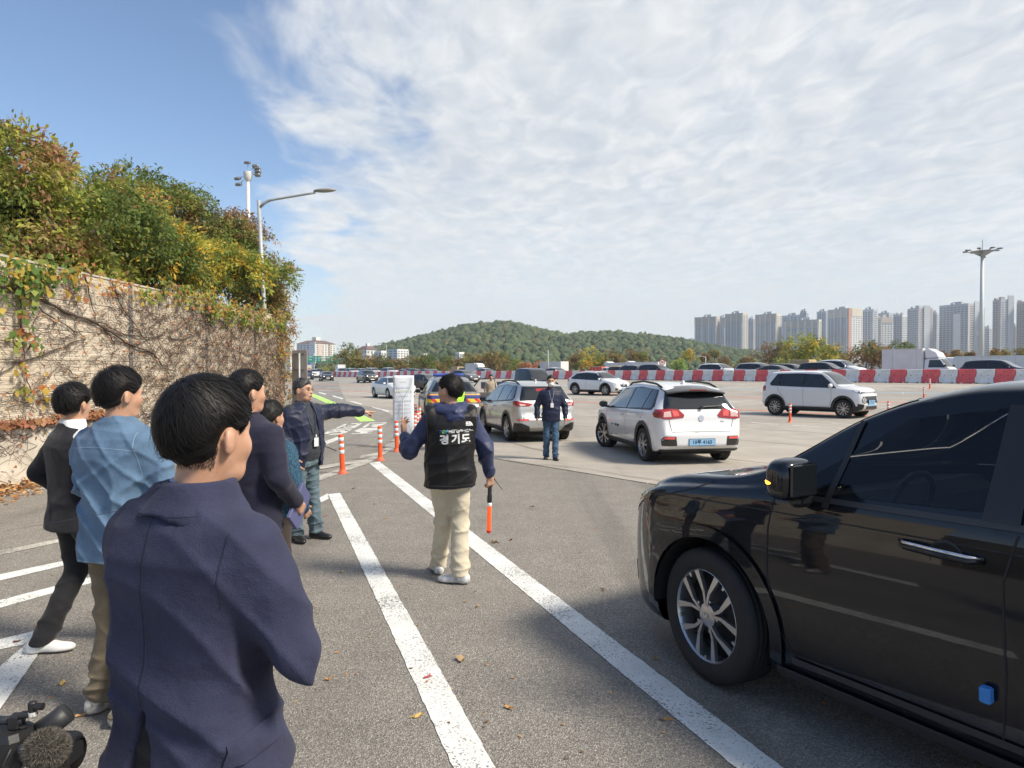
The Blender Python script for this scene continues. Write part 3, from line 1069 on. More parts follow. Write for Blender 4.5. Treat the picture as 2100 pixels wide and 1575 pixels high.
for pts, r_ in stems:
 P = []
 for (a, b) in zip(pts, pts[1:]):
  for k in range(4):
   u = k / 4
   P.append(wall_pt(*z6(a[0] + (b[0] - a[0]) * u + rng.uniform(-7, 7), a[1] + (b[1] - a[1]) * u + rng.uniform(-7, 7)), off=.03 + r_ * .5))
 P.append(wall_pt(*z6(*pts[-1]), off=.03))
 n = len(P)
 MB().tube(P, [r_ * (1.0 - .5 * i / n) * (1 + .25 * math.sin(i * 1.7)) for i in range(n)], 6).build('stem', M_STEM, ivy, True)
# twigs: thin three-sided tubes wandering over the wall
def twig_mass(n, ymin, ymax, zmin, zmax, rs, rad, steps=7, step=.11, dens=None):
 Vs, Fs = [], []
 base = 0
 ang3 = np.arange(3) * 2 * np.pi / 3
 for _ in range(n):
  y = rs.uniform(ymin, ymax) if dens is None else dens(rs)
  z = rs.uniform(zmin, zmax)
  a = rs.normal(0, .45) + (math.pi if rs.random() < .5 else 0)
  k = rs.integers(4, steps + 1)
  pts = []
  for i in range(k):
   off = .022 + rs.uniform(0, .03)
   pts.append((wall_x(y) + off, y, z))
   a += rs.normal(0, .35)
   y += math.cos(a) * step * rs.uniform(.6, 1.3); z += (math.sin(a) - .12) * step * .7
   if z < .05 or z > wall_top(y) or y > 25.3 or y < 6:
    break
  if len(pts) < 2:
   continue
  P = np.array(pts); m_ = len(P)
  rr = rad * rs.uniform(.5, 1.4) * np.linspace(1, .4, m_)
  ring = np.stack([np.cos(ang3), np.zeros(3), np.sin(ang3)], 1)
  V = P[:, None] + ring[None] * rr[:, None, None]
  Vs.append(V.reshape(-1, 3))
  for i in range(m_ - 1):
   for c in range(3):
    d = (c + 1) % 3
    Fs.append((base + i * 3 + c, base + i * 3 + d, base + i * 3 + 3 + d, base + i * 3 + 3 + c))
  base += m_ * 3
 return np.concatenate(Vs), np.array(Fs)

rs_ = np.random.default_rng(5)
V, F = twig_mass(4200, 7, 25, .5, 3.35, rs_, .0058, dens=lambda r_: 7.5 + 17.8 * r_.random() ** .8)
tw = big_mesh('twig', V, F, M_TWIG, ivy); tw['kind'] = 'stuff'
V, F = twig_mass(2000, 13, 25.3, .4, 3.5, rs_, .007, dens=lambda r_: 13 + 12.3 * r_.random() ** .7)
tw = big_mesh('twig', V, F, M_STEM, ivy); tw['kind'] = 'stuff'
V, F = twig_mass(420, 8, 25, .05, 1.2, rs_, .004)
tw = big_mesh('twig', V, F, mat('red_twig', (.22, .085, .06), .8), ivy); tw['kind'] = 'stuff'

def wall_leaves(ys, zs, size, rs, lift=.05, broad=.85):
 n = len(ys)
 P = np.stack([-7.02 - .057 * ys + rs.uniform(.02, lift + .05, n), ys, zs], 1)
 D = unit(rs.normal(size=(n, 3)) * np.array([.35, .8, .8]) + np.array([.15, 0, -.6]))
 N = unit(np.array([1.0, -.1, .35]) + rs.normal(size=(n, 3)) * .45)
 N = unit(N - D * (N * D).sum(-1, keepdims=True))
 L = size * rs.uniform(.6, 1.3, n)
 return leaf_mesh(P, D, N, L, L * broad)

# dead leaves, denser towards the far end and along the ledge
n = 2600
ys = 9 + 16.2 * rs_.random(n) ** .62; zs = rs_.uniform(.25, 3.2, n)
V, F = wall_leaves(ys, zs, .055, rs_)
a = big_mesh('dead_leaf', V, F, [leaf_mat('dead_leaf_red', (.34, .135, .075), .2), leaf_mat('dead_leaf_tan', (.36, .19, .09), .2), LEAF['brown']], ivy, fmat=rs_.integers(0, 3, len(F))); a['kind'] = 'stuff'
n = 750
ys = rs_.uniform(8, 13.5, n); zs = .93 + np.abs(rs_.normal(0, .05, n))
V, F = wall_leaves(ys, zs, .085, rs_, .1)
a = big_mesh('dead_leaf', V, F, [leaf_mat('dead_leaf_tan', 0), leaf_mat('dead_leaf_red', 0)], ivy, fmat=rs_.integers(0, 2, len(F))); a['kind'] = 'stuff'
# living leaves: the fringe along the top, the clump at the upper left, the strand below it
def clump(pix, n, spread, size, m_, lift=.12):
 pts = np.array([tuple(wall_pt(*p)) for p in pix])
 i = rs_.integers(0, len(pts), n)
 ys = pts[i, 1] + rs_.normal(0, spread, n); zs = pts[i, 2] + rs_.normal(0, spread * .7, n)
 zs = np.minimum(zs, 3.46 + .02 * (ys - 10) + .22)
 V, F = wall_leaves(ys, zs, size, rs_, lift)
 o_ = big_mesh('leaf', V, F, m_, ivy, fmat=rs_.integers(0, len(m_), len(F)) if len(m_) > 1 else None); o_['kind'] = 'stuff'
IVG = leaf_mat('ivy_green', (.13, .22, .05)); IVL = leaf_mat('ivy_lime', (.30, .34, .08)); IVY = leaf_mat('ivy_yellow', (.50, .36, .07)); IVO = leaf_mat('ivy_orange', (.48, .20, .08))
clump([(5, 545), (15, 560), (30, 570), (45, 575), (60, 560), (80, 565), (90, 555), (25, 590), (50, 595), (75, 548), (-20, 560), (-40, 580)], 420, .20, .105, [IVG, IVG, IVL, IVY], .22)
clump([(100, 548), (125, 555), (140, 560), (135, 590)], 36, .13, .13, [IVY, IVO, IVG])
clump([(30, 632), (38, 636), (20, 700), (40, 695), (60, 700), (35, 690)], 46, .09, .13, [IVG, IVL, IVO])
clump([(35, 755), (85, 765), (35, 790), (78, 795), (45, 808), (58, 812), (85, 818)], 34, .06, .12, [IVY, IVL, IVO])
clump([(215, 850), (225, 845)], 40, .10, .07, [IVL, IVG])
clump([(270, 595), (290, 602), (310, 606)], 60, .16, .11, [IVL, IVG, IVY])
top = [(x, 480 + y) for x, y in ((330, 112), (360, 122), (390, 130), (415, 138), (440, 146), (470, 152), (500, 158), (530, 162), (560, 168), (580, 172))]
clump(top, 1100, .20, .10, [IVG, IVL, IVY, IVO, IVL, LEAF['rust']], .25)
clump([(430, 640), (460, 648), (490, 655), (520, 660), (545, 665), (570, 668)], 700, .20, .095, [IVG, IVL, IVY, IVL], .2)
clump([(575, 690), (580, 730), (582, 770), (585, 810), (583, 840), (570, 720)], 600, .24, .10, [IVY, LEAF['rust'], IVO, LEAF['brown'], IVL], .3)
clump([(215, 592), (240, 590), (180, 570), (140, 552), (260, 598)], 90, .16, .09, [IVO, LEAF['rust'], IVY], .15)
tag(ivy, 'tangle of dry vines with few green leaves climbing the beige noise wall', 'vine')

# grass and weeds at the foot of the wall end
n = 900
P = np.stack([rs_.uniform(-8.2, -6.6, n), rs_.uniform(19, 27, n), np.zeros(n)], 1)
D = unit(rs_.normal(size=(n, 3)) * .4 + np.array([0, 0, 1.2])); N = unit(rs_.normal(size=(n, 3)))
N = unit(N - D * (N * D).sum(-1, keepdims=True))
V, F = leaf_mesh(P, D, N, rs_.uniform(.25, .75, n), rs_.uniform(.03, .07, n))
wd = big_mesh('weeds', V, F, [LEAF['olive'], LEAF['brown'], LEAF['lime']], fmat=rs_.integers(0, 3, len(F)))
tag(wd, 'dry weeds growing at the foot of the noise wall end', 'weeds', kind='stuff')
# leaf litter drifted against the footing
n = 5200
ys = rs_.uniform(5, 22, n); off = np.abs(rs_.normal(0, .30, n)) + .02
P = np.stack([-7.0 - .057 * ys + off, ys, .004 + .10 * np.exp(-off * 3.2) * rs_.random(n)], 1)
D = unit(rs_.normal(size=(n, 3)) * np.array([1, 1, .25])); N = unit(rs_.normal(size=(n, 3)) * .4 + np.array([0, 0, 1]))
N = unit(N - D * (N * D).sum(-1, keepdims=True))
V, F = leaf_mesh(P, D, N, rs_.uniform(.05, .11, n), rs_.uniform(.03, .06, n))
lt = big_mesh('leaf_litter', V, F, [leaf_mat('litter_orange', (.48, .22, .07), .1), leaf_mat('litter_brown', (.26, .13, .06), .1), leaf_mat('litter_tan', (.50, .32, .14), .1)], fmat=rs_.integers(0, 3, len(F)))
tag(lt, 'drift of orange fallen leaves along the foot of the noise wall', 'leaf litter', kind='stuff')

# single fallen leaves on the asphalt
def fallen(px, py, size, col, lab):
 p = gp(px, py)
 a = rng.uniform(0, 6.28)
 V = []
 k = 9
 for i in range(k):
  th = 2 * math.pi * i / k
  r_ = size * .5 * (rng.uniform(.55, 1.05)) * (1.0 if i % 2 else .72)
  x, y = r_ * math.cos(th) * 1.25, r_ * math.sin(th) * .7
  V.append((x, y, .006 + rng.uniform(0, .30) * size * (.3 + abs(math.cos(th)))))
 V.append((0, 0, .004))
 V.append((size * .95, .02 * size, .012))
 Fs = [(i, (i + 1) % k, k) for i in range(k)] + [(k, 0, k + 1)]
 o = mesh_obj('fallen_leaf', V, Fs, leaf_mat('fallen_' + col, {'tan': (.42, .29, .15), 'orange': (.55, .30, .10), 'red': (.50, .12, .12), 'brown': (.20, .10, .06), 'yellow': (.62, .42, .14)}[col], .1))
 o.location = p; o.rotation_euler = (0, 0, a)
 tag(o, lab, 'leaf', 'leaves fallen on the asphalt')

FL = [(945, 1357, .085, 'tan', 'large tan leaf lying between the two bold white lines'), (876, 1391, .06, 'red', 'red crumpled leaf on the left bold white line'),
  (1044, 1454, .06, 'orange', 'thin curled orange leaf low in the middle of the asphalt'), (858, 1471, .06, 'yellow', 'yellow leaf left of the left bold white line, near the picture bottom'),
  (1362, 1478, .055, 'orange', 'orange leaf just right of the right bold white line near the bottom'), (1014, 1114, .085, 'tan', 'pale leaf on the asphalt below the orange baton'),
  (1048, 1108, .07, 'brown', 'dark brown leaf right of the baton tip'), (127, 1404, .06, 'yellow', 'curled yellow leaf left of the denim shirt man'), (165, 1470, .055, 'orange', 'flat orange leaf above the fuzzy microphone'),
  (35, 1318, .05, 'brown', 'small brown leaf near the left chevron tip'), (768, 1035, .055, 'yellow', 'yellow leaf between the two bold lines beside the vest man'), (790, 1064, .05, 'orange', 'small orange leaf between bold lines left of the beige trousers'),
  (750, 955, .05, 'yellow', 'tiny yellow leaf near the meeting of white lines'), (725, 1003, .06, 'brown', 'dark leaf left of the right bold line'), (1237, 1212, .05, 'brown', 'brown leaf on the dusty patch ahead of the black van'),
  (665, 1060, .05, 'red', 'small red leaf on the left bold line top'), (980, 1245, .04, 'orange', 'orange leaf beside the right bold white line below the vest man'), (955, 1235, .04, 'tan', 'tan leaf below the white sneakers'),
  (1345, 1352, .05, 'tan', 'pale leaf beside the van front tyre'), (700, 1175, .06, 'yellow', 'yellow leaf left of the left bold line by the suit elbow'), (672, 1395, .05, 'orange', 'orange leaf right of the navy jacket'),
  (1090, 1040, .05, 'brown', 'brown leaf right of the beige trousers'), (560, 1180, .05, 'orange', 'orange leaf in the shadow of the group')]
for f_ in FL:
 fallen(*f_)
dn = 260
P = []
for k in range(dn):
 px, py = rng.uniform(0, 2000), 960 + 600 * rng.random() ** 1.6
 P.append(tuple(gp(px, py)))
P = np.array(P) + np.array([0, 0, .005])
D = unit(rs_.normal(size=(dn, 3)) * np.array([1, 1, .15])); N = unit(rs_.normal(size=(dn, 3)) * .3 + np.array([0, 0, 1])); N = unit(N - D * (N * D).sum(-1, keepdims=True))
V, F = leaf_mesh(P, D, N, rs_.uniform(.012, .035, dn), rs_.uniform(.008, .018, dn))
o = big_mesh('leaf_crumbs', V, F, [LEAF['brown'], leaf_mat('litter_tan', 0), leaf_mat('litter_orange', 0)], fmat=rs_.integers(0, 3, len(F)))
tag(o, 'tiny leaf crumbs scattered over the asphalt', 'leaf crumbs', kind='stuff')

# ================================================================== far trees
def ftree(px, ytop, hw, depth, pal, seed, label, ncl=230, nle=12, wide=1.0, name='roadside_tree', droop=.35, limbs=7, nl=9, zb=1.0, leafk=1.0):
 s = depth / F_PX
 ztop = CAM_Z + (765 - ytop) * s
 H = ztop - zb
 rx = hw * s * wide
 rz = min(H * .5, rx * 1.15)
 c = at(px, 765, depth)
 ctr = (c.x, c.y, ztop - rz)
 tree(name, label, (c.x, c.y, zb - .1), ctr, (rx, rx, rz), pal, ncl, nle, (.09 + .035 * rx) * 2.1 * leafk, seed, 'trees beyond the highway', nl=nl, spray=rx * .28, droop=droop, r0=.05 + .03 * rx, limbs=limbs)

DG = {'dark': 4, 'green': 2, 'brown': 2, 'olive': 2}
BRN = {'brown': 4, 'olive': 3, 'dark': 2, 'rust': 1}
YG = {'lime': 4, 'yellow': 1.2, 'olive': 2, 'green': 2}
far = [(712, 711, 34, 165, DG, 'dark green tree right beside the green road signs'), (738, 722, 26, 150, DG, 'dark broad tree, second right of the green road signs'), (765, 727, 24, 158, BRN, 'brownish tree below the small white house'),
  (790, 730, 20, 150, DG, 'dark tree at the foot of the thin street lamp'), (815, 733, 24, 152, BRN, 'brownish tree below the pale blue apartment block'), (842, 731, 24, 160, DG, 'dark tree right of the pale blue apartment block'),
  (868, 727, 26, 152, DG, 'dark green tree behind the black sedan'), (896, 733, 24, 156, BRN, 'rusty tree between black and grey sedans'), (920, 730, 20, 165, DG, 'dark tree above the parked white lorry'),
  (945, 726, 22, 170, BRN, 'brown tree above the white lorry cab'), (972, 722, 26, 160, {'olive': 3, 'brown': 2, 'dark': 2, 'lime': 1}, 'olive tree below the small white rooftop'), (1003, 714, 30, 158, BRN, 'tall brown tree left of the red lorry'),
  (1035, 724, 24, 162, DG, 'dark tree just left of the red lorry'), (1058, 737, 15, 175, YG, 'light green shrub above the red lorry'), (1078, 738, 14, 172, {'rust': 4, 'orange': 2, 'brown': 1}, 'rust red tree above the red lorry'),
  (1102, 736, 20, 176, {'orange': 4, 'rust': 3}, 'orange red tree behind the crane lorry'), (1128, 741, 15, 175, YG, 'yellow green shrub right of the orange tree'), (1180, 724, 24, 165, BRN, 'brown tree behind the white trailer'),
  (1222, 707, 32, 158, {'yellow': 2.4, 'lime': 4, 'olive': 2, 'green': 2}, 'large yellow green tree above the red cargo truck'), (1262, 716, 24, 156, BRN, 'brown tree right of the large yellow green one'), (1295, 714, 16, 170, {'olive': 3, 'brown': 3}, 'narrow brown tree above the long trailers'),
  (1318, 722, 13, 170, {'olive': 3, 'dark': 2, 'lime': 1}, 'slim olive tree left of the speed limit sign'), (1388, 733, 19, 150, {'willow': 5, 'lime': 1}, 'pale green weeping tree right of the speed limit sign'), (1412, 712, 17, 175, {'lime': 2, 'olive': 3, 'yellow': 1}, 'golden conical tree behind the weeping tree'),
  (1447, 716, 15, 180, BRN, 'brown conical tree in front of the leftmost tower'), (1466, 712, 12, 185, DG, 'slim dark conifer in front of the leftmost tower'), (1490, 728, 16, 160, BRN, 'small brown tree left of the bare tree'),
  (1530, 730, 18, 150, BRN, 'low brown bush below the second tower'), (1652, 687, 60, 128, {'lime': 3, 'green': 3, 'yellow': 1.5, 'olive': 2, 'dark': 1.5}, 'large round green tree in front of the towers'), (1600, 693, 30, 140, {'brown': 3, 'olive': 3, 'green': 1}, 'brownish tree behind the large round green one'),
  (1718, 720, 22, 132, {'green': 2, 'olive': 3, 'brown': 1}, 'small olive tree right of the large round green one'), (1788, 696, 50, 135, {'brown': 5, 'rust': 2, 'olive': 2, 'dark': 2}, 'large brown tree left of the white box truck'), (1850, 700, 30, 150, DG, 'dark tree behind the white box truck'),
  (1905, 712, 18, 165, DG, 'low dark tree behind the box truck cab'), (1935, 720, 13, 170, {'rust': 3, 'brown': 3}, 'dull red shrub right of the box truck'), (1962, 716, 12, 160, {'olive': 3, 'yellow': 1, 'brown': 2}, 'small round ochre tree left of the right mast'),
  (1988, 718, 10, 160, BRN, 'small brown tree directly left of the right mast'), (2040, 715, 13, 155, {'olive': 3, 'yellow': 1, 'brown': 2}, 'small round ochre tree right of the right mast'), (2064, 713, 13, 155, {'olive': 3, 'lime': 1, 'brown': 2}, 'round ochre tree second right of the right mast'),
  (2092, 710, 16, 150, DG, 'dark round tree at the right picture edge')]
for i, (px, yt, hw, d, pal, lab) in enumerate(far):
 ftree(px, yt, hw, d, pal, 100 + i, lab, ncl=int(130 + hw * 5), nle=12)
ftree(1578, 694, 40, 138, {'brown': 4, 'olive': 1}, 160, 'nearly bare tree in front of the second and third towers', ncl=60, nle=6, limbs=26)
for i, (px, yt, hw) in enumerate(((668, 752, 14), (685, 748, 12), (640, 755, 12), (655, 750, 10))):
 ftree(px, yt, hw, 230, [YG, DG, BRN, DG][i], 170 + i, ['yellowish bush under the green road signs', 'dark bush right of the signs foot', 'low brown bush left under the signs', 'small dark bush between the sign posts'][i], ncl=80, nle=8)

# ================================================================== wooded hill
HP = [(650, 745), (720, 728), (770, 712), (810, 703), (850, 694), (900, 682), (950, 669), (1000, 663), (1040, 661), (1080, 669), (1120, 679), (1160, 688), (1200, 683), (1240, 681), (1290, 684), (1340, 690), (1400, 697), (1440, 706), (1500, 716), (1580, 728), (1700, 745)]
hx = np.array([p[0] for p in HP], float); hy = np.array([p[1] for p in HP], float)
DR, D0, D1 = 760.0, 330.0, 1000.0

def hill_z(px, d):
 r_ = np.interp(px, hx, hy)
 zr = CAM_Z + (771 - r_) / F_PX * DR - 9
 u = np.clip((d - D0) / (DR - D0), 0, 1)
 prof = u * u * (3 - 2 * u) * .55 + .45 * u
 prof = np.where(d > DR, 1 - ((d - DR) / (D1 - DR)) ** 2 * .8, prof)
 return np.maximum(zr, 0) * prof

pxs = np.linspace(640, 1710, 70); ds = np.linspace(D0, D1, 24)
PX, DD = np.meshgrid(pxs, ds, indexing='ij')
Z = hill_z(PX, DD)
Vh = np.stack([(PX - CX) / F_PX * DD, DD, Z], -1).reshape(-1, 3)
Fh = [(i * 24 + j, (i + 1) * 24 + j, (i + 1) * 24 + j + 1, i * 24 + j + 1) for i in range(69) for j in range(23)]
hill = big_mesh('hill', Vh, np.array(Fh), mat('hill_ground', (.045, .05, .022), .95, var=.3, var_scale=.02), smooth=True)
hill['kind'] = 'structure'
# forest crowns: lumpy low-poly crowns, coloured in five tones
bm = bmesh.new(); bmesh.ops.create_icosphere(bm, subdivisions=2, radius=1.0)
ICO_V = np.array([v.co for v in bm.verts]); ICO_F = np.array([[v.index for v in f.verts] for f in bm.faces]); bm.free()
rs_ = np.random.default_rng(77)
NTREE = 9500
px = rs_.uniform(655, 1690, NTREE); dd = D0 + 20 + (DR + 30 - D0 - 20) * rs_.random(NTREE) ** .7
zz = hill_z(px, dd)
X = (px - CX) / F_PX * dd
rad = (1.5 + 2.7 * rs_.random(NTREE) ** 1.6) * (dd / 600) ** .3
jit = 1 + rs_.normal(0, .22, size=(NTREE, len(ICO_V), 1))
Vt = ICO_V[None] * jit * rad[:, None, None] * np.array([1, 1, 1.15]) + np.stack([X, dd, zz + rad * .6], 1)[:, None]
Ft = ICO_F[None] + (np.arange(NTREE) * len(ICO_V))[:, None, None]
tone = rs_.choice(5, NTREE, p=[.34, .3, .18, .1, .08])
tone = np.where(np.sin(X * .03) + np.sin(dd * .02) > 1.1, 2, tone)
fm = np.repeat(tone, len(ICO_F))
fo = big_mesh('forest', Vt.reshape(-1, 3), Ft.reshape(-1, 3), [mat('forest_%d' % i, c, .9, var=.35, var_scale=.35, bump=.8, bump_scale=1.2) for i, c in enumerate(((.050, .082, .036), (.040, .068, .034), (.072, .102, .044), (.085, .088, .042), (.095, .105, .046)))], fmat=fm)
tag(fo, 'dense mixed forest covering the low hill behind the highway', 'forest', kind='stuff')
# pale ridge far behind the towers
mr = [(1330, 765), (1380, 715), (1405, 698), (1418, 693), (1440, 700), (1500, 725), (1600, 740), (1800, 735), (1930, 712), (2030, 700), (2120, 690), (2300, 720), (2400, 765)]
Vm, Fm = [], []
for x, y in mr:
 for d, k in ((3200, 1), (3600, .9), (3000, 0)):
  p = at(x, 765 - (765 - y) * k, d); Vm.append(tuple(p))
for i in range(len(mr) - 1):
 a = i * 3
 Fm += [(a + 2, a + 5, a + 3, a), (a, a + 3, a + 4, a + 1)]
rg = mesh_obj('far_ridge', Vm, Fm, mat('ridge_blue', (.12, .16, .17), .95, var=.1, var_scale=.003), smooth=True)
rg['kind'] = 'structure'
# ================================================================== buildings
def facade(mbw, mbg, w_, h, floors, cols, x0=0.0, z0=0.0, ww=.62, wh=.52, depth=.25, skip=None):
 """windows of one facade in local (u, z); returns quads for glass slightly recessed boxes."""
 cw, fh = w_ / cols, h / floors
 for f in range(floors):
  for c in range(cols):
   if skip and skip(f, c):
    continue
   u0 = x0 + cw * (c + .5 - ww / 2); u1 = x0 + cw * (c + .5 + ww / 2)
   zz0 = z0 + fh * (f + .5 - wh / 2); zz1 = z0 + fh * (f + .5 + wh / 2)
   mbw.append((u0, u1, zz0, zz1))

def face_quads(rects, origin, du, out_n, off):
 V, F = [], []
 for (u0, u1, z0, z1) in rects:
  b = len(V)
  for (u, z) in ((u0, z0), (u1, z0), (u1, z1), (u0, z1)):
   V.append((origin[0] + du[0] * u + out_n[0] * off, origin[1] + du[1] * u + out_n[1] * off, z))
  F.append((b, b + 1, b + 2, b + 3))
 return V, F

def tower(name, label, px0, px1, ytop, depth, split, cl, cr, glass, floors, roof='flat', accent=None, zbase=0.0, cat='building', group=None, cols=(5, 5), strip=None, ww=.62, wh=.55, rail=True):
 """Block whose left face spans px0..split and right face split..px1, its near edge at the split."""
 s = depth / F_PX
 H = CAM_Z + (765 - ytop) * s - zbase
 X0, Xs, X1 = (px0 - CX) * s, (split - CX) * s, (px1 - CX) * s
 wl, wr = max(Xs - X0, .5), max(X1 - Xs, .5)
 # right-angled footprint: left face recedes to the left, right face to the right
 a = math.atan2(math.sqrt(wr), math.sqrt(wl))
 a = min(max(a, R(12)), R(78))
 k0, k1 = (px0 - CX) / F_PX, (px1 - CX) / F_PX
 az = math.atan2(Xs, depth)
 dl = rotz((-math.cos(a), math.sin(a)), -az); dr = rotz((math.sin(a), math.cos(a)), -az)
 Ll = (k0 * depth - Xs) / (dl[0] - k0 * dl[1]); Lr = (k1 * depth - Xs) / (dr[0] - k1 * dr[1])
 t = empty(name, (Xs, depth, zbase))
 P0 = (0, 0); PL = (dl[0] * Ll, dl[1] * Ll); PR = (dr[0] * Lr, dr[1] * Lr); PB = (PL[0] + PR[0], PL[1] + PR[1])
 base4 = [P0, PR, PB, PL]
 V = [(x, y, -3) for x, y in base4] + [(x, y, H) for x, y in base4]
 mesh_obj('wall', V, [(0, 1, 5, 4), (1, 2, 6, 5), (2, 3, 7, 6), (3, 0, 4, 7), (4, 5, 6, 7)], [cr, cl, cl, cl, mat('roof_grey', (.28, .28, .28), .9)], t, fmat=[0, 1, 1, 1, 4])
 nL = rotz((-math.sin(a), -math.cos(a)), -az); nR = rotz((math.cos(a), -math.sin(a)), -az)
 for (du, Lf, nn, nc, nm) in ((dl, Ll, nL, cols[0], 'window'), (dr, Lr, nR, cols[1], 'window')):
  if nc <= 0:
   continue
  rects = []
  facade(rects, None, Lf, H * .97, floors, nc, 0, 0, ww, wh)
  V, F = face_quads(rects, (0, 0), du, nn, .12)
  # each pane has a thin reveal: front quad plus lower lip
  o = mesh_obj(nm, V, F, glass, t); o['kind'] = 'stuff'
  V2, F2 = [], []
  lips = [(u0 - .1, u1 + .1, z0 - .35, z0 - .05) for (u0, u1, z0, z1) in rects]
  V2, F2 = face_quads(lips, (0, 0), du, nn, .45)
  o2 = mesh_obj('sill', V2, F2, mat('pale_sill', (.66, .67, .68), .8), t); o2['kind'] = 'stuff'
 if strip:
  for (side, u0, u1, z0, z1, m_, off) in strip:
   du, nn, Lf = (dl, nL, Ll) if side == 'L' else (dr, nR, Lr)
   a_, b_ = u0 * Lf, u1 * Lf
   q = [(a_, 0), (b_, 0), (b_, off), (a_, off)]
   bot = [(du[0] * u + nn[0] * o_, du[1] * u + nn[1] * o_, z0 * H) for u, o_ in q]
   top_ = [(x, y, z1 * H + .05) for x, y, _ in bot]
   mesh_obj('facade_panel', bot + top_, [(0, 1, 5, 4), (1, 2, 6, 5), (2, 3, 7, 6), (3, 0, 4, 7), (4, 5, 6, 7)], m_, t)
 c = ((P0[0] + PB[0]) / 2, (P0[1] + PB[1]) / 2)
 if roof == 'flat':
  mb = MB(); mb.box((c[0] * .8, c[1], H + 2.0), (Ll * .3, Lr * .3, 4.0), -a - az); mb.build('roof_house', cl, t)
  mb = MB(); mb.box((PL[0] * .5, PL[1] * .5 + 2, H + 1.2), (3.5, 3.5, 2.4), -a - az); mb.build('roof_house', cl, t)
 elif roof == 'hip':
  e = 1.2
  sx = [(p[0] + (p[0] - c[0]) / max(Ll, Lr) * e, p[1] + (p[1] - c[1]) / max(Ll, Lr) * e) for p in base4]
  V = [(x, y, H) for x, y in sx] + [(c[0] + (x - c[0]) * .45, c[1] + (y - c[1]) * .45, H + min(3.2, H * .12)) for x, y in sx]
  mesh_obj('roof', V, [(0, 1, 5, 4), (1, 2, 6, 5), (2, 3, 7, 6), (3, 0, 4, 7), (4, 5, 6, 7)], mat('roof_tile', (.16, .11, .105), .8), t)
  hh = min(8, H * .22); MB().box((c[0], c[1], H + hh / 2), (Ll * .22, Lr * .22, hh), -a - az).build('roof_house', cr, t)
 tag(t, label, cat, group)
 return t

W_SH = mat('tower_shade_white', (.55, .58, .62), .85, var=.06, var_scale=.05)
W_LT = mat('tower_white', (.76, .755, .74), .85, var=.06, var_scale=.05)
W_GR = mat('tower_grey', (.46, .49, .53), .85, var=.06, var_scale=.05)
W_PK = mat('tower_mauve', (.47, .43, .44), .85, var=.06, var_scale=.05)
W_BR = mat('tower_brown', (.54, .49, .44), .85, var=.06, var_scale=.05)
W_RD = mat('tower_terracotta', (.50, .27, .21), .85, var=.06, var_scale=.05)
W_CR = mat('tower_cream', (.62, .57, .49), .85, var=.06, var_scale=.05)
G_BL = mat('tower_window', (.24, .29, .34), .25, spec=.6)
G_DK = mat('tower_window_dark', (.19, .23, .27), .25, spec=.6)
GB = 'apartment towers on the right skyline'
top_b = lambda side: (side, 0.0, 1.0, .82, 1.0, W_BR, .5)
rib = lambda side, us, m_=W_LT: [(side, u - .018, u + .018, 0, .985, m_, .9) for u in us]
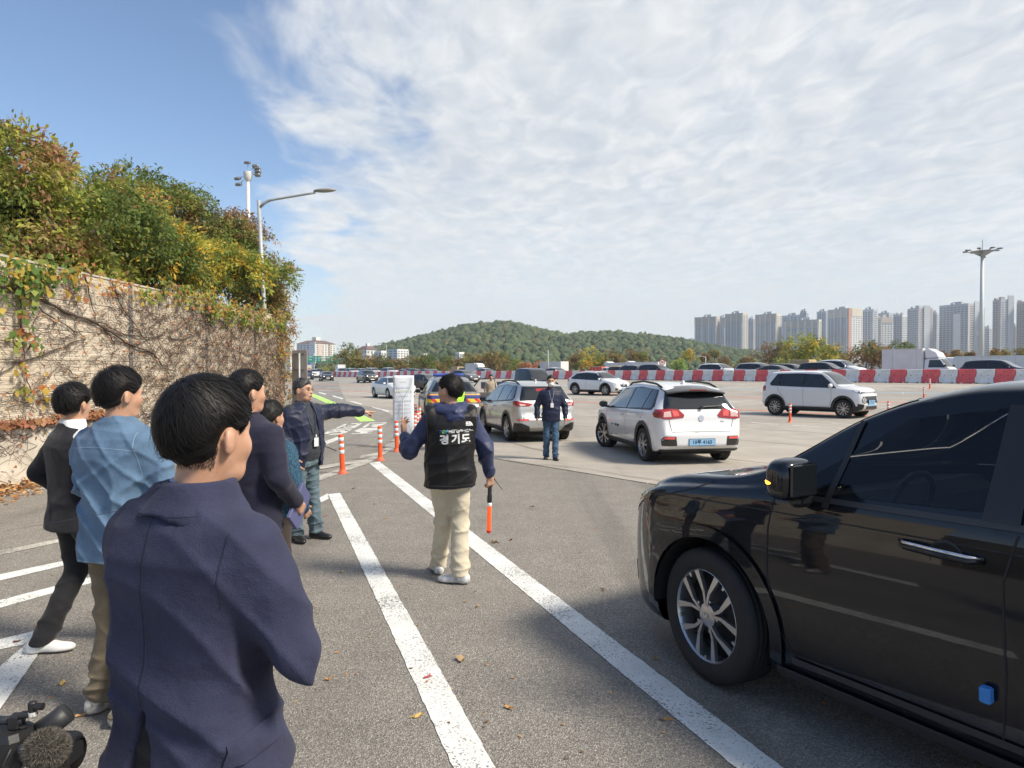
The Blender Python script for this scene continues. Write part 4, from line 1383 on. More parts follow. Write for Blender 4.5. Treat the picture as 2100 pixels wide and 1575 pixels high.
TW = [
 # px0, px1, ytop, depth, split, cl, cr, glass, floors, cols, strips, label
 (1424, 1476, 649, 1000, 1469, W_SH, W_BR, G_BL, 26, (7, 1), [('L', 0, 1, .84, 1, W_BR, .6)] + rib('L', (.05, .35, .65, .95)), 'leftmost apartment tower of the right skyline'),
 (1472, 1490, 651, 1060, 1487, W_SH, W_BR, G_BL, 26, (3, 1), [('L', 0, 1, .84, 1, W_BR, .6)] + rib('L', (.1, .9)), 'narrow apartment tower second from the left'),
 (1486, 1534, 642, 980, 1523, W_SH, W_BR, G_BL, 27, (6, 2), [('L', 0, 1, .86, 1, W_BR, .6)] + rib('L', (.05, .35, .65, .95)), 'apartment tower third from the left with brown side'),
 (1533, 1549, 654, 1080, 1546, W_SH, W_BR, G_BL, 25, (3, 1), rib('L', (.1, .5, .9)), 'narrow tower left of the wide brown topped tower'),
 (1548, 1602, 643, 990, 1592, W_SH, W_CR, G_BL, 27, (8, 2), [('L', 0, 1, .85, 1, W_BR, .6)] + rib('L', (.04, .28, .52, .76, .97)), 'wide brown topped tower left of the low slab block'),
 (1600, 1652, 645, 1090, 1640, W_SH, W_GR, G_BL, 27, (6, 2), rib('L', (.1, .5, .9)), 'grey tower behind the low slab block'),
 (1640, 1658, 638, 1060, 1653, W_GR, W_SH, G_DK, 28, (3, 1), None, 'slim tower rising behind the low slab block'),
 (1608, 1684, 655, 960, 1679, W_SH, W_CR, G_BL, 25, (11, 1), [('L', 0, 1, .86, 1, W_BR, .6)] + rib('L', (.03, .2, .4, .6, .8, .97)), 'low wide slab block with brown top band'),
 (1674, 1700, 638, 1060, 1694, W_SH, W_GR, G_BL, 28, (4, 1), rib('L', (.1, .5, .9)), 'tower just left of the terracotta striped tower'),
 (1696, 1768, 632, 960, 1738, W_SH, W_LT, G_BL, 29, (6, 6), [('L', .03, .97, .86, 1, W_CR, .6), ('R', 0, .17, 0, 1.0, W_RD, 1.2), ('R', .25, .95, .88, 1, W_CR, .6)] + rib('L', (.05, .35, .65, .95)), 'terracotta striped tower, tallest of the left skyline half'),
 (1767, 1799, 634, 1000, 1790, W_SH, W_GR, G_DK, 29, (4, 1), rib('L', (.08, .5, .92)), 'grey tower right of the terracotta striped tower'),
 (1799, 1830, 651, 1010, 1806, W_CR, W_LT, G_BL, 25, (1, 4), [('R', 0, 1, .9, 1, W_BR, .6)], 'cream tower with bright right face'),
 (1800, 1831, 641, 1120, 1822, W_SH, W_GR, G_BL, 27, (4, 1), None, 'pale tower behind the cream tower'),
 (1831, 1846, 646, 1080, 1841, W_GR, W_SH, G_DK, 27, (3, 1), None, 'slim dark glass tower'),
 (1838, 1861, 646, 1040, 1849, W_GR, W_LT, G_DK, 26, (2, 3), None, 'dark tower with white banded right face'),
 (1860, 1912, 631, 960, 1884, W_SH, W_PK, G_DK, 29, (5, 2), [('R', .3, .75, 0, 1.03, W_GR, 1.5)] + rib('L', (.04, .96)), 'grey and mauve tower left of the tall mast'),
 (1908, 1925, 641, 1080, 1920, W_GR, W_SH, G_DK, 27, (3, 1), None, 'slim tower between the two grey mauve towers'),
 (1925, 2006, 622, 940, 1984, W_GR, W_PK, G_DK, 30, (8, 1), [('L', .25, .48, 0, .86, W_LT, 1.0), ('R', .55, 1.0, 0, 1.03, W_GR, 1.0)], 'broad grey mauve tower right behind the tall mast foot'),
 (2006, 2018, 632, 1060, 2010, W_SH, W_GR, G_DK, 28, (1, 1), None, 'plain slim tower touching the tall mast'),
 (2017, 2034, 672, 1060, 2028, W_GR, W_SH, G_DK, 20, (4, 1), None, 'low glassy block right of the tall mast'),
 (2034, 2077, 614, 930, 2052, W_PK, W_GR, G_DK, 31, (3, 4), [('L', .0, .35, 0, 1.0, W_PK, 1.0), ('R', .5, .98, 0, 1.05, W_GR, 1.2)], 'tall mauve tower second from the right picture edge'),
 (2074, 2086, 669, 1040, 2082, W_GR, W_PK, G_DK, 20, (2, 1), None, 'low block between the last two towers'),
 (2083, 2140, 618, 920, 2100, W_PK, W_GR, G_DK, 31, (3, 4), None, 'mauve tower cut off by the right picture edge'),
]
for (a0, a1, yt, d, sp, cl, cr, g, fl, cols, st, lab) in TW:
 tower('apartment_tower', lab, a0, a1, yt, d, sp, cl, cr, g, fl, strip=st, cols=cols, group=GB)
GL = 'white buildings left of the hill'
W_PWS = mat('apartment_white_shaded', (.62, .66, .70), .85, var=.05, var_scale=.05)  # shaded copy of the white walls, bluish shade put into the colour
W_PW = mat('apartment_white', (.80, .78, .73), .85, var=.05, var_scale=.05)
W_PP = mat('apartment_pink', (.66, .52, .47), .85)
tower('apartment_building', 'white apartment block with pink stripe and brown roof behind the green signs', 609, 688, 704, 640, 648, W_PWS, W_PW, G_BL, 14, 'hip', cols=(6, 7), group=GL, ww=.55, wh=.5,
  strip=[('L', 0.0, .30, 0, 1.04, W_PWS, 1.2), ('R', .10, .32, 0, .99, W_PP, .3), ('R', .62, .72, 0, .99, mat('apartment_brown', (.35, .25, .21), .8), .3)])
tower('house', 'white roof of a house cut by the wall end', 580, 606, 706, 700, 596, W_PW, W_PW, G_BL, 12, 'none', cols=(2, 1), group=GL)
tower('house', 'small white building left of the thin street lamp', 735, 773, 716, 325, 752, W_PWS, W_PW, G_BL, 6, 'hip', cols=(3, 3), group=GL)
tower('house', 'low white rooftop directly left of the thin street lamp', 770, 792, 719, 326, 782, W_PWS, W_PW, G_BL, 5, 'none', cols=(2, 2), group=GL)
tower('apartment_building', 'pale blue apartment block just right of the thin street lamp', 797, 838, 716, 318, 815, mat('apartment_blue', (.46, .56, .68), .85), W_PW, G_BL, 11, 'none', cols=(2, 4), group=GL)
tower('house', 'small white building peeking over trees below the hill', 863, 876, 725, 310, 869, W_PWS, W_PW, G_BL, 4, 'none', cols=(1, 2), group=GL)
tower('house', 'cream building between trees below the hill top', 934, 952, 722, 305, 942, W_PWS, W_PW, G_BL, 5, 'none', cols=(2, 2), group=GL)

# ================================================================== masts, lamps, signs
def high_mast(name, label, px, ybase, ytop, depth, r0, ring, spread, seed, wide=False):
 s = depth / F_PX
 b = at(px, ybase, depth)
 ztop = CAM_Z + (765 - ytop) * s
 t = empty(name, (b.x, b.y, .9 if depth > 60 else 0))
 z0 = t.location.z
 H = ztop - z0
 MB().tube([(0, 0, -.2), (0, 0, H)], [r0, r0 * .62], 12).build('pole', mat('mast_paint', (.62, .64, .63), .45, var=.06), t, True)
 rs = random.Random(seed)
 M_FL = mat('floodlight_grey', (.20, .205, .21), .5, .3)
 MB().tube([(0, 0, H), (0, 0, H + ring * 1.1)], .03 * ring, 5).build('lightning_rod', M_GALV, t)
 if wide:
  mb = MB()
  for k in range(8):
   a = 2 * math.pi * k / 8
   mb.tube([(0, 0, H + .1), (math.cos(a) * ring, math.sin(a) * ring, H + ring * .28)], [.18, .07], 5)
  mb.build('bracket', M_GALV, t)
  for k in range(8):
   a = 2 * math.pi * k / 8
   MB().box((math.cos(a) * ring * 1.1, math.sin(a) * ring * 1.1, H + ring * .30), (ring * .34, ring * .22, .22), a, .05).build('floodlight', M_FL, t)
  for k in (1, 5):
   a = 2 * math.pi * k / 8
   MB().box((math.cos(a) * ring * .6, math.sin(a) * ring * .6, H - ring * .15), (ring * .34, ring * .22, .22), a, .05).build('floodlight', M_FL, t)
  MB().lathe([(.0, H - .4), (r0 * .8, H - .4), (ring * .75, H + ring * .22), (0, H + ring * .24)], 12).build('head', M_GALV, t)
 else:
  MB().lathe([(r0 * .7, H - ring * .8), (ring * .38, H - ring * .55), (ring * .42, H), (ring * .40, H + ring * .1), (0, H + ring * .1)], 14).build('head', mat('mast_paint', 0), t, 'auto')
  for (dx, dz_, rx) in ((-.95, -.55, .5), (-.85, -1.1, .5), (.0, .95, .3), (.75, .6, -.4), (.95, .4, -.4), (1.0, .1, -.4), (.95, -.2, -.4)):
   mb = MB()
   mb.box((dx * ring, -.1, H + dz_ * ring), (ring * .55, ring * .4, ring * .26), rs.uniform(-.2, .2), ring * .05, rx)
   mb.tube([(dx * ring * .5, 0, H + dz_ * ring * .6), (dx * ring, 0, H + dz_ * ring)], ring * .03, 4)
   mb.build('floodlight', M_FL, t)
 tag(t, label, 'light mast')
 return t

high_mast('floodlight_mast', 'white floodlight mast rising behind the autumn trees', 511, 760, 357, 62, .25, .95, 1, 3)
high_mast('floodlight_mast', 'tall pale floodlight mast in front of the right towers', 2012, 760, 522, 120, .42, 2.3, 1, 4, True)

def street_lamp(label, base, H, arm, tilt, r0=.10, lean=0.0):
 t = empty('street_lamp', base)
 t.rotation_euler = (0, lean, 0)
 MB().tube([(0, 0, 0), (0, 0, H)], [r0, r0 * .62], 10).build('pole', M_GALV, t, True)
 n = 10
 P = [(arm * u, 0, H - .28 + .22 * min(1, u * 7) + tilt * arm * u) for u in [i / n for i in range(n + 1)]]
 MB().tube(P, [r0 * .55] * 3 + [r0 * .42] * (n - 2), 8).build('arm', M_GALV, t, True)
 e = P[-1]
 lh = MB(); lh.sphere((e[0] + .34, 0, e[2] + tilt * .36 + .02), (.42, .14, .075), 12, 8)
 lh.build('lamp_head', mat('lamp_head_grey', (.33, .33, .31), .5, .2), t, True)
 tag(t, label, 'street lamp')
 return t

d = 24.6
b = at(553, 765, d)
street_lamp('tall grey street lamp with long arm at the wall end', (b.x, b.y, 0), CAM_Z + (765 - 412) / F_PX * d, 2.05, .12, .10, R(-2.6))
d = 62.0
b = at(566, 765, d)
street_lamp('distant street lamp whose arm shows beside the thin tree', (b.x, b.y, 0), CAM_Z + (765 - 562) / F_PX * d, 1.9, .16, .12)
d = 150.0
b = at(793, 765, d)
t_ = street_lamp('thin far street lamp left of the pale blue apartment block', (b.x, b.y, .8), CAM_Z + (765 - 707) / F_PX * d - .8, 1.2, .2, .10)
t_.rotation_euler = (0, 0, math.pi)
d = 150.0
b = at(2007, 765, d)
street_lamp('thin lamp post standing left of the tall mast foot', (b.x, b.y, .8), CAM_Z + (765 - 687) / F_PX * d - .8, -.8, 0, .10)
d = 110.0
b = at(1447, 765, d)
street_lamp('short lamp post with bright arm below the leftmost tower', (b.x, b.y, 1), CAM_Z + (765 - 731) / F_PX * d - 1, -1.5, -.1, .09)
d = 120.0
b = at(1124, 765, d)
t = empty('utility_pole', (b.x, b.y, .9))
H = CAM_Z + (765 - 718) / F_PX * d - .9
mb = MB(); mb.tube([(0, 0, 0), (0, 0, H)], [.14, .09], 8).build('pole', mat('concrete_pole', (.42, .42, .40), .8), t, True)
MB().box((0, 0, H - .8), (1.5, .1, .1)).build('crossarm', M_GALV, t)
tag(t, 'concrete utility pole with a crossarm above the white trailer', 'utility pole')

# back of a traffic sign beside the wall end
d = 22.5
b = at(616, 765, d)
t = empty('traffic_sign', (b.x, b.y, 0), R(-14))
s = d / F_PX
zt, zb = CAM_Z + (765 - 718) * s, CAM_Z + (765 - 832) * s
M_SB = mat('sign_back', (.34, .31, .29), .6, .2, var=.12, var_scale=3)
MB().box((-.06, .06, (zt + zb) / 2), (.56, .03, zt - zb), 0, .008).build('board', M_SB, t)
for k in range(4):
 MB().box((-.06, .03, zb + .12 + k * (zt - zb - .24) / 3), (.40, .03, .035)).build('bracket', mat('sign_bracket', (.17, .16, .15), .6), t)
MB().tube([(-.02, -.03, 0), (-.02, -.03, zt - .1)], .036, 10).build('post', M_GALV, t, True)
tag(t, 'grey back of a tall sign board on a steel post beside the wall end', 'sign')

def text_mesh(txt, size, mat_, name, parent, M4, bold=0.0, extrude=0.0, align='CENTER', spacing=1.0):
 cu = bpy.data.curves.new(name, 'FONT')
 cu.body = txt; cu.size = size; cu.align_x = align; cu.align_y = 'CENTER'; cu.offset = bold; cu.extrude = extrude
 cu.space_character = spacing
 cu.resolution_u = 3
 o = bpy.data.objects.new('tmp_text', cu)
 me = o.to_mesh().copy()
 bpy.data.objects.remove(o); bpy.data.curves.remove(cu)
 me.transform(M4)
 me.materials.clear(); me.materials.append(mat_)
 me.name = name
 ob = bpy.data.objects.new(name, me)
 return link(ob, parent)

def face_M(origin, ux, uz):
 """matrix placing text's x along ux and y along uz."""
 ux = Vector(ux).normalized(); uz = Vector(uz).normalized(); n = ux.cross(uz)
 M4 = Matrix((ux, uz, n)).transposed().to_4x4()
 M4.translation = Vector(origin)
 return M4

# gantry with green direction signs
d = 205.0
M_GREEN = mat('sign_green', (.02, .30, .19), .5)
M_SW = mat('sign_white', (.85, .88, .86), .5)
s = d / F_PX
bp_ = at(692, 765, d)
t = empty('sign_gantry', (bp_.x, bp_.y, .6))
Z = lambda y: CAM_Z + (765 - y) * s - .6
Xp = lambda x: (x - 692) * s
MB().tube([(Xp(643.5), .3, 0), (Xp(643.5), .3, Z(724))], [.2, .14], 8).build('post', M_GALV, t, True)
MB().tube([(Xp(640), .3, Z(736)), (Xp(716), .3, Z(736))], .16, 8).build('beam', M_GALV, t, True)
MB().tube([(Xp(640), .3, Z(731.5)), (Xp(716), .3, Z(731.5))], .08, 8).build('beam', mat('gantry_dark', (.25, .26, .27), .5, .3), t, True)
for (x0, x1, y0, y1, name_) in ((625.5, 642, 730, 743.5, 'sign_board'), (644, 659.5, 730, 742.5, 'sign_board'), (668, 694.5, 730.5, 742.5, 'sign_board'), (684, 694, 725, 731.5, 'exit_board')):
 MB().box(((Xp(x0) + Xp(x1)) / 2, 0, (Z(y0) + Z(y1)) / 2), (Xp(x1) - Xp(x0), .12, Z(y0) - Z(y1)), 0, .02).build(name_, M_GREEN, t)
def gtxt(txt, x, y, hpx, m_=M_SW, bold=.012):
 text_mesh(txt, hpx * s * 1.25, m_, 'sign_text', t, face_M((Xp(x), -.08, Z(y)), (1, 0, 0), (0, 0, 1)), bold=bold)
gtxt('서울·북', 637, 732.2, 2.0); gtxt('성남', 637, 737.6, 2.3); gtxt('구리', 655.5, 734.6, 3.0); gtxt('Guri', 654.5, 738.5, 1.6)
gtxt('남양주', 673.5, 733.6, 2.6); gtxt('Namyangju', 682.5, 734.4, 1.1); gtxt('(구리방향)', 677, 738.4, 2.2); gtxt('출구', 689.5, 727, 1.6)
for x, y in ((629.5, 737), (648, 736.5)):
 mb = MB(); mb.box((Xp(x), -.075, Z(y + 2.6)), (.22, .02, .7)); mb.poly([(Xp(x) - .35, -.075, Z(y - 1.6)), (Xp(x) + .35, -.075, Z(y - 1.6)), (Xp(x), -.075, Z(y - 4))]).build('arrow', M_SW, t)
 MB().box((Xp(x), -.08, Z(y)), (.66, .02, .55), 0, .0).build('route_shield', mat('shield_blue', (.22, .32, .62), .5), t)
MB().box((Xp(691.3), -.08, Z(733)), (.45, .02, .42)).build('route_shield', mat('shield_blue2', (.10, .22, .70), .5), t)
mb = MB(); mb.poly([(Xp(690), -.08, Z(740.5)), (Xp(691.2), -.08, Z(740.5)), (Xp(693.5), -.08, Z(737.2)), (Xp(691.5), -.08, Z(737.6))]); mb.build('arrow', M_SW, t)
tag(t, 'gantry carrying green direction signs in front of the white apartment block', 'road sign')
d2 = 240
b = at(632, 754, d2)
t = empty('billboard', (b.x, b.y, .5)); s2 = d2 / F_PX
mb = MB(); mb.box((0, 0, CAM_Z + 11 * s2 - .5), (12 * s2, .4, 11 * s2)); mb.build('panel', mat('billboard_white', (.78, .78, .76), .6), t)
MB().box((0, -.25, CAM_Z + 19.5 * s2 - .5), (11 * s2, .1, 2.6 * s2)).build('blue_strip', mat('billboard_blue', (.06, .08, .42), .6), t)
mb = MB(); mb.box((.5 * s2, -.25, CAM_Z + 9 * s2 - .5), (9 * s2, .1, 4.5 * s2)); mb.build('picture', mat('billboard_food', (.72, .52, .28), .6, var=.3, var_scale=1.2, var2=(.65, .2, .1)), t)
for k in (-.5, .5):
 MB().tube([(k * 8 * s2, .3, 0), (k * 8 * s2, .3, CAM_Z + 6 * s2 - .5)], .15, 6).build('leg', M_GALV, t)
tag(t, 'white roadside billboard with blue strip below the green signs', 'billboard')
# round speed limit sign among the lorries
d3 = 78
b = at(1358, 765, d3)
t = empty('speed_sign', (b.x, b.y, 1.0)); s3 = d3 / F_PX
zc = CAM_Z + (765 - 743) * s3 - 1
MB().tube([(0, .05, 0), (0, .05, zc + .2)], .04, 8).build('post', M_GALV, t, True)
MB().lathe([(0, .0), (.34, .0), (.34, .03), (0, .03)], 24, (0, 0, zc), 'y').build('rim', mat('sign_red', (.62, .08, .06), .5), t)
MB().lathe([(0, -.012), (.235, -.012), (.235, -.002), (0, -.002)], 24, (0, 0, zc), 'y').build('disc', M_SW, t)
text_mesh('30', .30, mat('sign_black', (.02, .02, .02), .5), 'sign_text', t, face_M((0, -.02, zc), (1, 0, 0), (0, 0, 1)), bold=.01)
tag(t, 'round red rimmed speed limit sign above the barriers', 'sign')

# banner on a stand, seen from behind
d = 15.6
s = d / F_PX
b = at(827, 908, d)
t = empty('banner_stand', (b.x, b.y, 0), R(3))
zt, zb = CAM_Z + (765 - 770) * s, CAM_Z + (765 - 898) * s
M_BAN = custom('banner_cloth', lambda t_, bb, vec: (t_.put(bb.inputs['Base Color'], t_.mix(t_.math('MULTIPLY', t_.smooth(t_.noise(vec, 5, 3), .55, .75), .12), (.74, .78, .84), (.62, .68, .80))), setattr(bb.inputs['Roughness'], 'default_value', .6)))
nx_, nz_ = 8, 22
V, Fs = [], []
for j in range(nz_ + 1):
 for i in range(nx_ + 1):
  u, v = i / nx_, j / nz_
  V.append(((u - .5) * .475 + .004 * math.sin(v * 9), .05 + .012 * math.sin(u * 5 + v * 4) + .03 * (v - .5) ** 2, zb + (zt - zb) * v))
for j in range(nz_):
 for i in range(nx_):
  a = j * (nx_ + 1) + i
  Fs.append((a, a + 1, a + nx_ + 2, a + nx_ + 1))
bo = mesh_obj('banner', V, Fs, M_BAN, t, True)
sm = bo.modifiers.new('th', 'SOLIDIFY'); sm.thickness = .004
M_GHOST = mat('show_through_print', (.66, .71, .79), .6); M_GHY = mat('show_through_yellow', (.76, .80, .70), .6)
for (y, w_, hh, m_) in ((795, .32, .035, M_GHOST), (802, .40, .045, M_GHY), (812, .22, .02, M_GHOST), (822, .36, .028, M_GHOST), (830, .30, .015, M_GHOST), (838, .34, .015, M_GHOST), (846, .36, .015, M_GHOST), (856, .30, .015, M_GHOST), (864, .35, .015, M_GHOST), (874, .28, .015, M_GHOST), (783, .14, .02, M_GHY)):
 zc = CAM_Z + (765 - y) * s
 n = max(3, int(w_ / .05))
 for k in range(n):
  xx = -w_ / 2 + w_ * (k + .5) / n
  vv = (zc - zb) / (zt - zb)
  yy = .05 + .012 * math.sin((xx / .475 + .5) * 5 + vv * 4) + .03 * (vv - .5) ** 2 - .0065
  MB().box((xx, yy, zc), (w_ / n * .72, .002, hh)).build('print_mark', m_, t)
zc = CAM_Z + (765 - 818) * s
MB().tube([(0, -.01, .05), (0, -.01, zc)], .0125, 10).build('pole', M_GALV, t, True)
for sx in (-1, 1):
 MB().tube([(0, -.01, zc), (sx * .10, -.004, zc + .16), (sx * .18, .02, zc + .34), (sx * .225, .045, zt - .01)], .0035, 6).build('arm', mat('banner_arm', (.25, .26, .27), .4, .5), t, True)
 MB().tube([(0, -.01, CAM_Z + (765 - 858) * s), (sx * .12, .0, CAM_Z + (765 - 872) * s), (sx * .23, .04, zb + .01)], .0035, 6).build('arm', mat('banner_arm', 0), t, True)
MB().box((0, 0, .045), (.30, .34, .09), 0, .03).build('foot', mat('banner_foot', (.03, .03, .032), .6), t)
tag(t, 'white banner on a pole stand, seen from its back', 'banner')
# ================================================================== implicit surfaces for people and soft things
class Field:
 def __init__(s, lo, hi, h):
  s.lo = np.array(lo, float); s.h = h
  s.n = np.ceil((np.array(hi, float) - s.lo) / h).astype(int) + 1
  s.d = np.full(tuple(s.n), .13, np.float32)

 def block(s, lo, hi):
  a = np.clip(np.floor((np.array(lo) - s.lo) / s.h).astype(int), 0, s.n)
  b = np.clip(np.ceil((np.array(hi) - s.lo) / s.h).astype(int) + 1, 0, s.n)
  sl = tuple(slice(i, j) for i, j in zip(a, b))
  ax = [(s.lo[k] + s.h * np.arange(a[k], b[k])).astype(np.float32) for k in range(3)]
  return sl, ax[0][:, None, None], ax[1][None, :, None], ax[2][None, None, :]

 def add(s, f, lo, hi, k=.02, m=.1):
  sl, X, Y, Z = s.block(np.array(lo) - m, np.array(hi) + m)
  a = s.d[sl]
  if a.size == 0:
   return
  b = f(X, Y, Z)
  if k > 0:
   t = np.clip(.5 + .5 * (b - a) / k, 0, 1)
   s.d[sl] = b * (1 - t) + a * t - k * t * (1 - t)
  else:
   s.d[sl] = np.minimum(a, b)

 def cone(s, a, b, ra, rb, k=.02):
  a, b = np.array(a, float), np.array(b, float)
  ab = b - a; L2 = max(float(ab @ ab), 1e-9)
  def f(X, Y, Z):
   px, py, pz = X - a[0], Y - a[1], Z - a[2]
   t = np.clip((px * ab[0] + py * ab[1] + pz * ab[2]) / L2, 0, 1)
   return np.sqrt((px - ab[0] * t) ** 2 + (py - ab[1] * t) ** 2 + (pz - ab[2] * t) ** 2) - (ra + (rb - ra) * t)
  r = max(ra, rb)
  s.add(f, np.minimum(a, b) - r, np.maximum(a, b) + r, k, .06)
  return s

 def ell(s, c, r, k=.02, rot=None, sub=False):
  c, r = np.array(c, float), np.array(r, float)
  def f(X, Y, Z):
   px, py, pz = X - c[0], Y - c[1], Z - c[2]
   if rot is not None:
    M_ = rot
    px, py, pz = (M_[0][0] * px + M_[1][0] * py + M_[2][0] * pz, M_[0][1] * px + M_[1][1] * py + M_[2][1] * pz, M_[0][2] * px + M_[1][2] * py + M_[2][2] * pz)
   k0 = np.sqrt((px / r[0]) ** 2 + (py / r[1]) ** 2 + (pz / r[2]) ** 2)
   k1 = np.sqrt((px / r[0] ** 2) ** 2 + (py / r[1] ** 2) ** 2 + (pz / r[2] ** 2) ** 2)
   return k0 * (k0 - 1) / np.maximum(k1, 1e-6)
  R_ = np.full(3, r.max())
  if sub:
   sl, X, Y, Z = s.block(c - R_ - .03, c + R_ + .03)
   a = s.d[sl]; b = -f(X, Y, Z)
   t = np.clip(.5 - .5 * (a - b) / -k if False else .5 + .5 * (a - b) / k, 0, 1)
   s.d[sl] = a * t + b * (1 - t) + k * t * (1 - t)
  else:
   s.add(f, c - R_, c + R_, k, .06)
  return s

 def torso(s, prof, k=.03, p=2.4):
  """prof rows: z, half width, half depth, centre y, centre x"""
  pr = np.array([list(r) + [0] * (5 - len(r)) for r in prof], float)
  zs = pr[:, 0]
  def f(X, Y, Z):
   z = Z
   a = np.interp(z, zs, pr[:, 1]); b = np.interp(z, zs, pr[:, 2]); cy = np.interp(z, zs, pr[:, 3]); cx = np.interp(z, zs, pr[:, 4])
   q = (np.abs((X - cx) / a) ** p + np.abs((Y - cy) / b) ** p) ** (1 / p)
   d = (q - 1) * np.minimum(a, b)
   dz_ = np.maximum(zs[0] - z, z - zs[-1])
   return np.maximum(d, dz_).astype(np.float32)
  s.add(f, (pr[:, 4].min() - pr[:, 1].max(), pr[:, 3].min() - pr[:, 2].max(), zs[0]), (pr[:, 4].max() + pr[:, 1].max(), pr[:, 3].max() + pr[:, 2].max(), zs[-1]), k, .08)
  return s

 def cut(s, f):
  """keep where f <= 0"""
  X = (s.lo[0] + s.h * np.arange(s.n[0])).astype(np.float32)[:, None, None]
  Y = (s.lo[1] + s.h * np.arange(s.n[1])).astype(np.float32)[None, :, None]
  Z = (s.lo[2] + s.h * np.arange(s.n[2])).astype(np.float32)[None, None, :]
  s.d = np.maximum(s.d, f(X, Y, Z)).astype(np.float32)
  return s

 def displace(s, f):
  X = (s.lo[0] + s.h * np.arange(s.n[0])).astype(np.float32)[:, None, None]
  Y = (s.lo[1] + s.h * np.arange(s.n[1])).astype(np.float32)[None, :, None]
  Z = (s.lo[2] + s.h * np.arange(s.n[2])).astype(np.float32)[None, None, :]
  near = np.abs(s.d) < .05
  i, j, k = np.nonzero(near)
  s.d[i, j, k] -= f(X[i, 0, 0], Y[0, j, 0], Z[0, 0, k]).astype(np.float32)
  return s

 def mesh(s):
  d = s.d
  g = (d < 0)
  n = np.array(d.shape) - 1
  cnt = np.zeros(tuple(n), np.uint8)
  for a in (0, 1):
   for b in (0, 1):
    for c in (0, 1):
     cnt += g[a:a + n[0], b:b + n[1], c:c + n[2]]
  I, J, K = np.nonzero((cnt > 0) & (cnt < 8))
  if len(I) == 0:
   return np.zeros((0, 3)), np.zeros((0, 4), int)
  cor = {}
  for a in (0, 1):
   for b in (0, 1):
    for c in (0, 1):
     cor[a, b, c] = d[I + a, J + b, K + c]
  acc = np.zeros((len(I), 3)); num = np.zeros(len(I))
  keys = list(cor)
  for u in keys:
   for ax in range(3):
    if u[ax] == 0:
     v = list(u); v[ax] = 1; v = tuple(v)
     A, B = cor[u], cor[v]
     m = (A < 0) != (B < 0)
     t = np.where(m, A / np.where(m, A - B, 1), 0)
     p = np.array(u, float)[None].repeat(len(I), 0); p[:, ax] += t
     acc += np.where(m[:, None], p, 0); num += m
  P = acc / num[:, None] + np.stack([I, J, K], 1)
  V = s.lo + P * s.h
  idm = np.full(tuple(n), -1, np.int64); idm[I, J, K] = np.arange(len(I))
  Fs = []
  for ax in range(3):
   A = [slice(None)] * 3; B = [slice(None)] * 3
   A[ax] = slice(0, -1); B[ax] = slice(1, None)
   ch = g[tuple(A)] != g[tuple(B)]
   o1, o2 = [(1, 2), (2, 0), (0, 1)][ax]
   e = list(np.nonzero(ch))
   ok = (e[o1] > 0) & (e[o1] < n[o1]) & (e[o2] > 0) & (e[o2] < n[o2])
   e = [q[ok] for q in e]
   def cell(d1, d2):
    q = [x.copy() for x in e]
    q[o1] = q[o1] - d1; q[o2] = q[o2] - d2
    return idm[q[0], q[1], q[2]]
   Q = np.stack([cell(1, 1), cell(0, 1), cell(0, 0), cell(1, 0)], 1)
   inside = g[e[0], e[1], e[2]]
   Q = np.where(inside[:, None], Q, Q[:, ::-1])
   Fs.append(Q[(Q >= 0).all(1)])
  return V, np.concatenate(Fs)

class Fold:
 """Cloth creases: warped ridged waves."""
 def __init__(s, seed, freq=16.0, dirw=(1, 1, 1.6)):
  r = np.random.default_rng(seed)
  s.k = r.normal(size=(5, 3)) * np.array(dirw) * freq * .55
  s.p = r.uniform(0, 6.28, 5); s.k2 = r.normal(size=(5, 3)) * freq * .4; s.p2 = r.uniform(0, 6.28, 5)

 def __call__(s, X, Y, Z):
  v = 0
  for i in range(5):
   w_ = np.sin(s.k2[i, 0] * X + s.k2[i, 1] * Y + s.k2[i, 2] * Z + s.p2[i])
   v = v + (1 - np.abs(np.sin(s.k[i, 0] * X + s.k[i, 1] * Y + s.k[i, 2] * Z + s.p[i] + 1.3 * w_))) ** 3
  return v / 5 - .2

M_SKIN = custom('skin', lambda t, b, vec: (t.put(b.inputs['Base Color'], t.ramp(t.noise(vec, 18, 4, .6), [(.3, (.46, .245, .155)), (.7, (.60, .36, .25))])), setattr(b.inputs['Roughness'], 'default_value', .48),
          setattr(b.inputs['Subsurface Weight'], 'default_value', .08), setattr(b.inputs['Subsurface Radius'], 'default_value', (.012, .005, .003))))
M_HAIR = custom('black_hair', lambda t, b, vec: (setattr(b.inputs['Base Color'], 'default_value', (.012, .0105, .0105, 1)), setattr(b.inputs['Roughness'], 'default_value', .55), setattr(b.inputs['Specular IOR Level'], 'default_value', .35)))
M_HAIRG = custom('greying_hair', lambda t, b, vec: (t.put(b.inputs['Base Color'], t.ramp(t.noise(vec, 40, 3), [(.4, (.018, .016, .016)), (.8, (.16, .155, .15))])), setattr(b.inputs['Roughness'], 'default_value', .45)))
M_LIPS = mat('lips', (.42, .16, .13), .5)
M_EYE = mat('eye_dark', (.02, .015, .012), .2)
M_BROW = mat('eyebrow', (.03, .024, .022), .8)

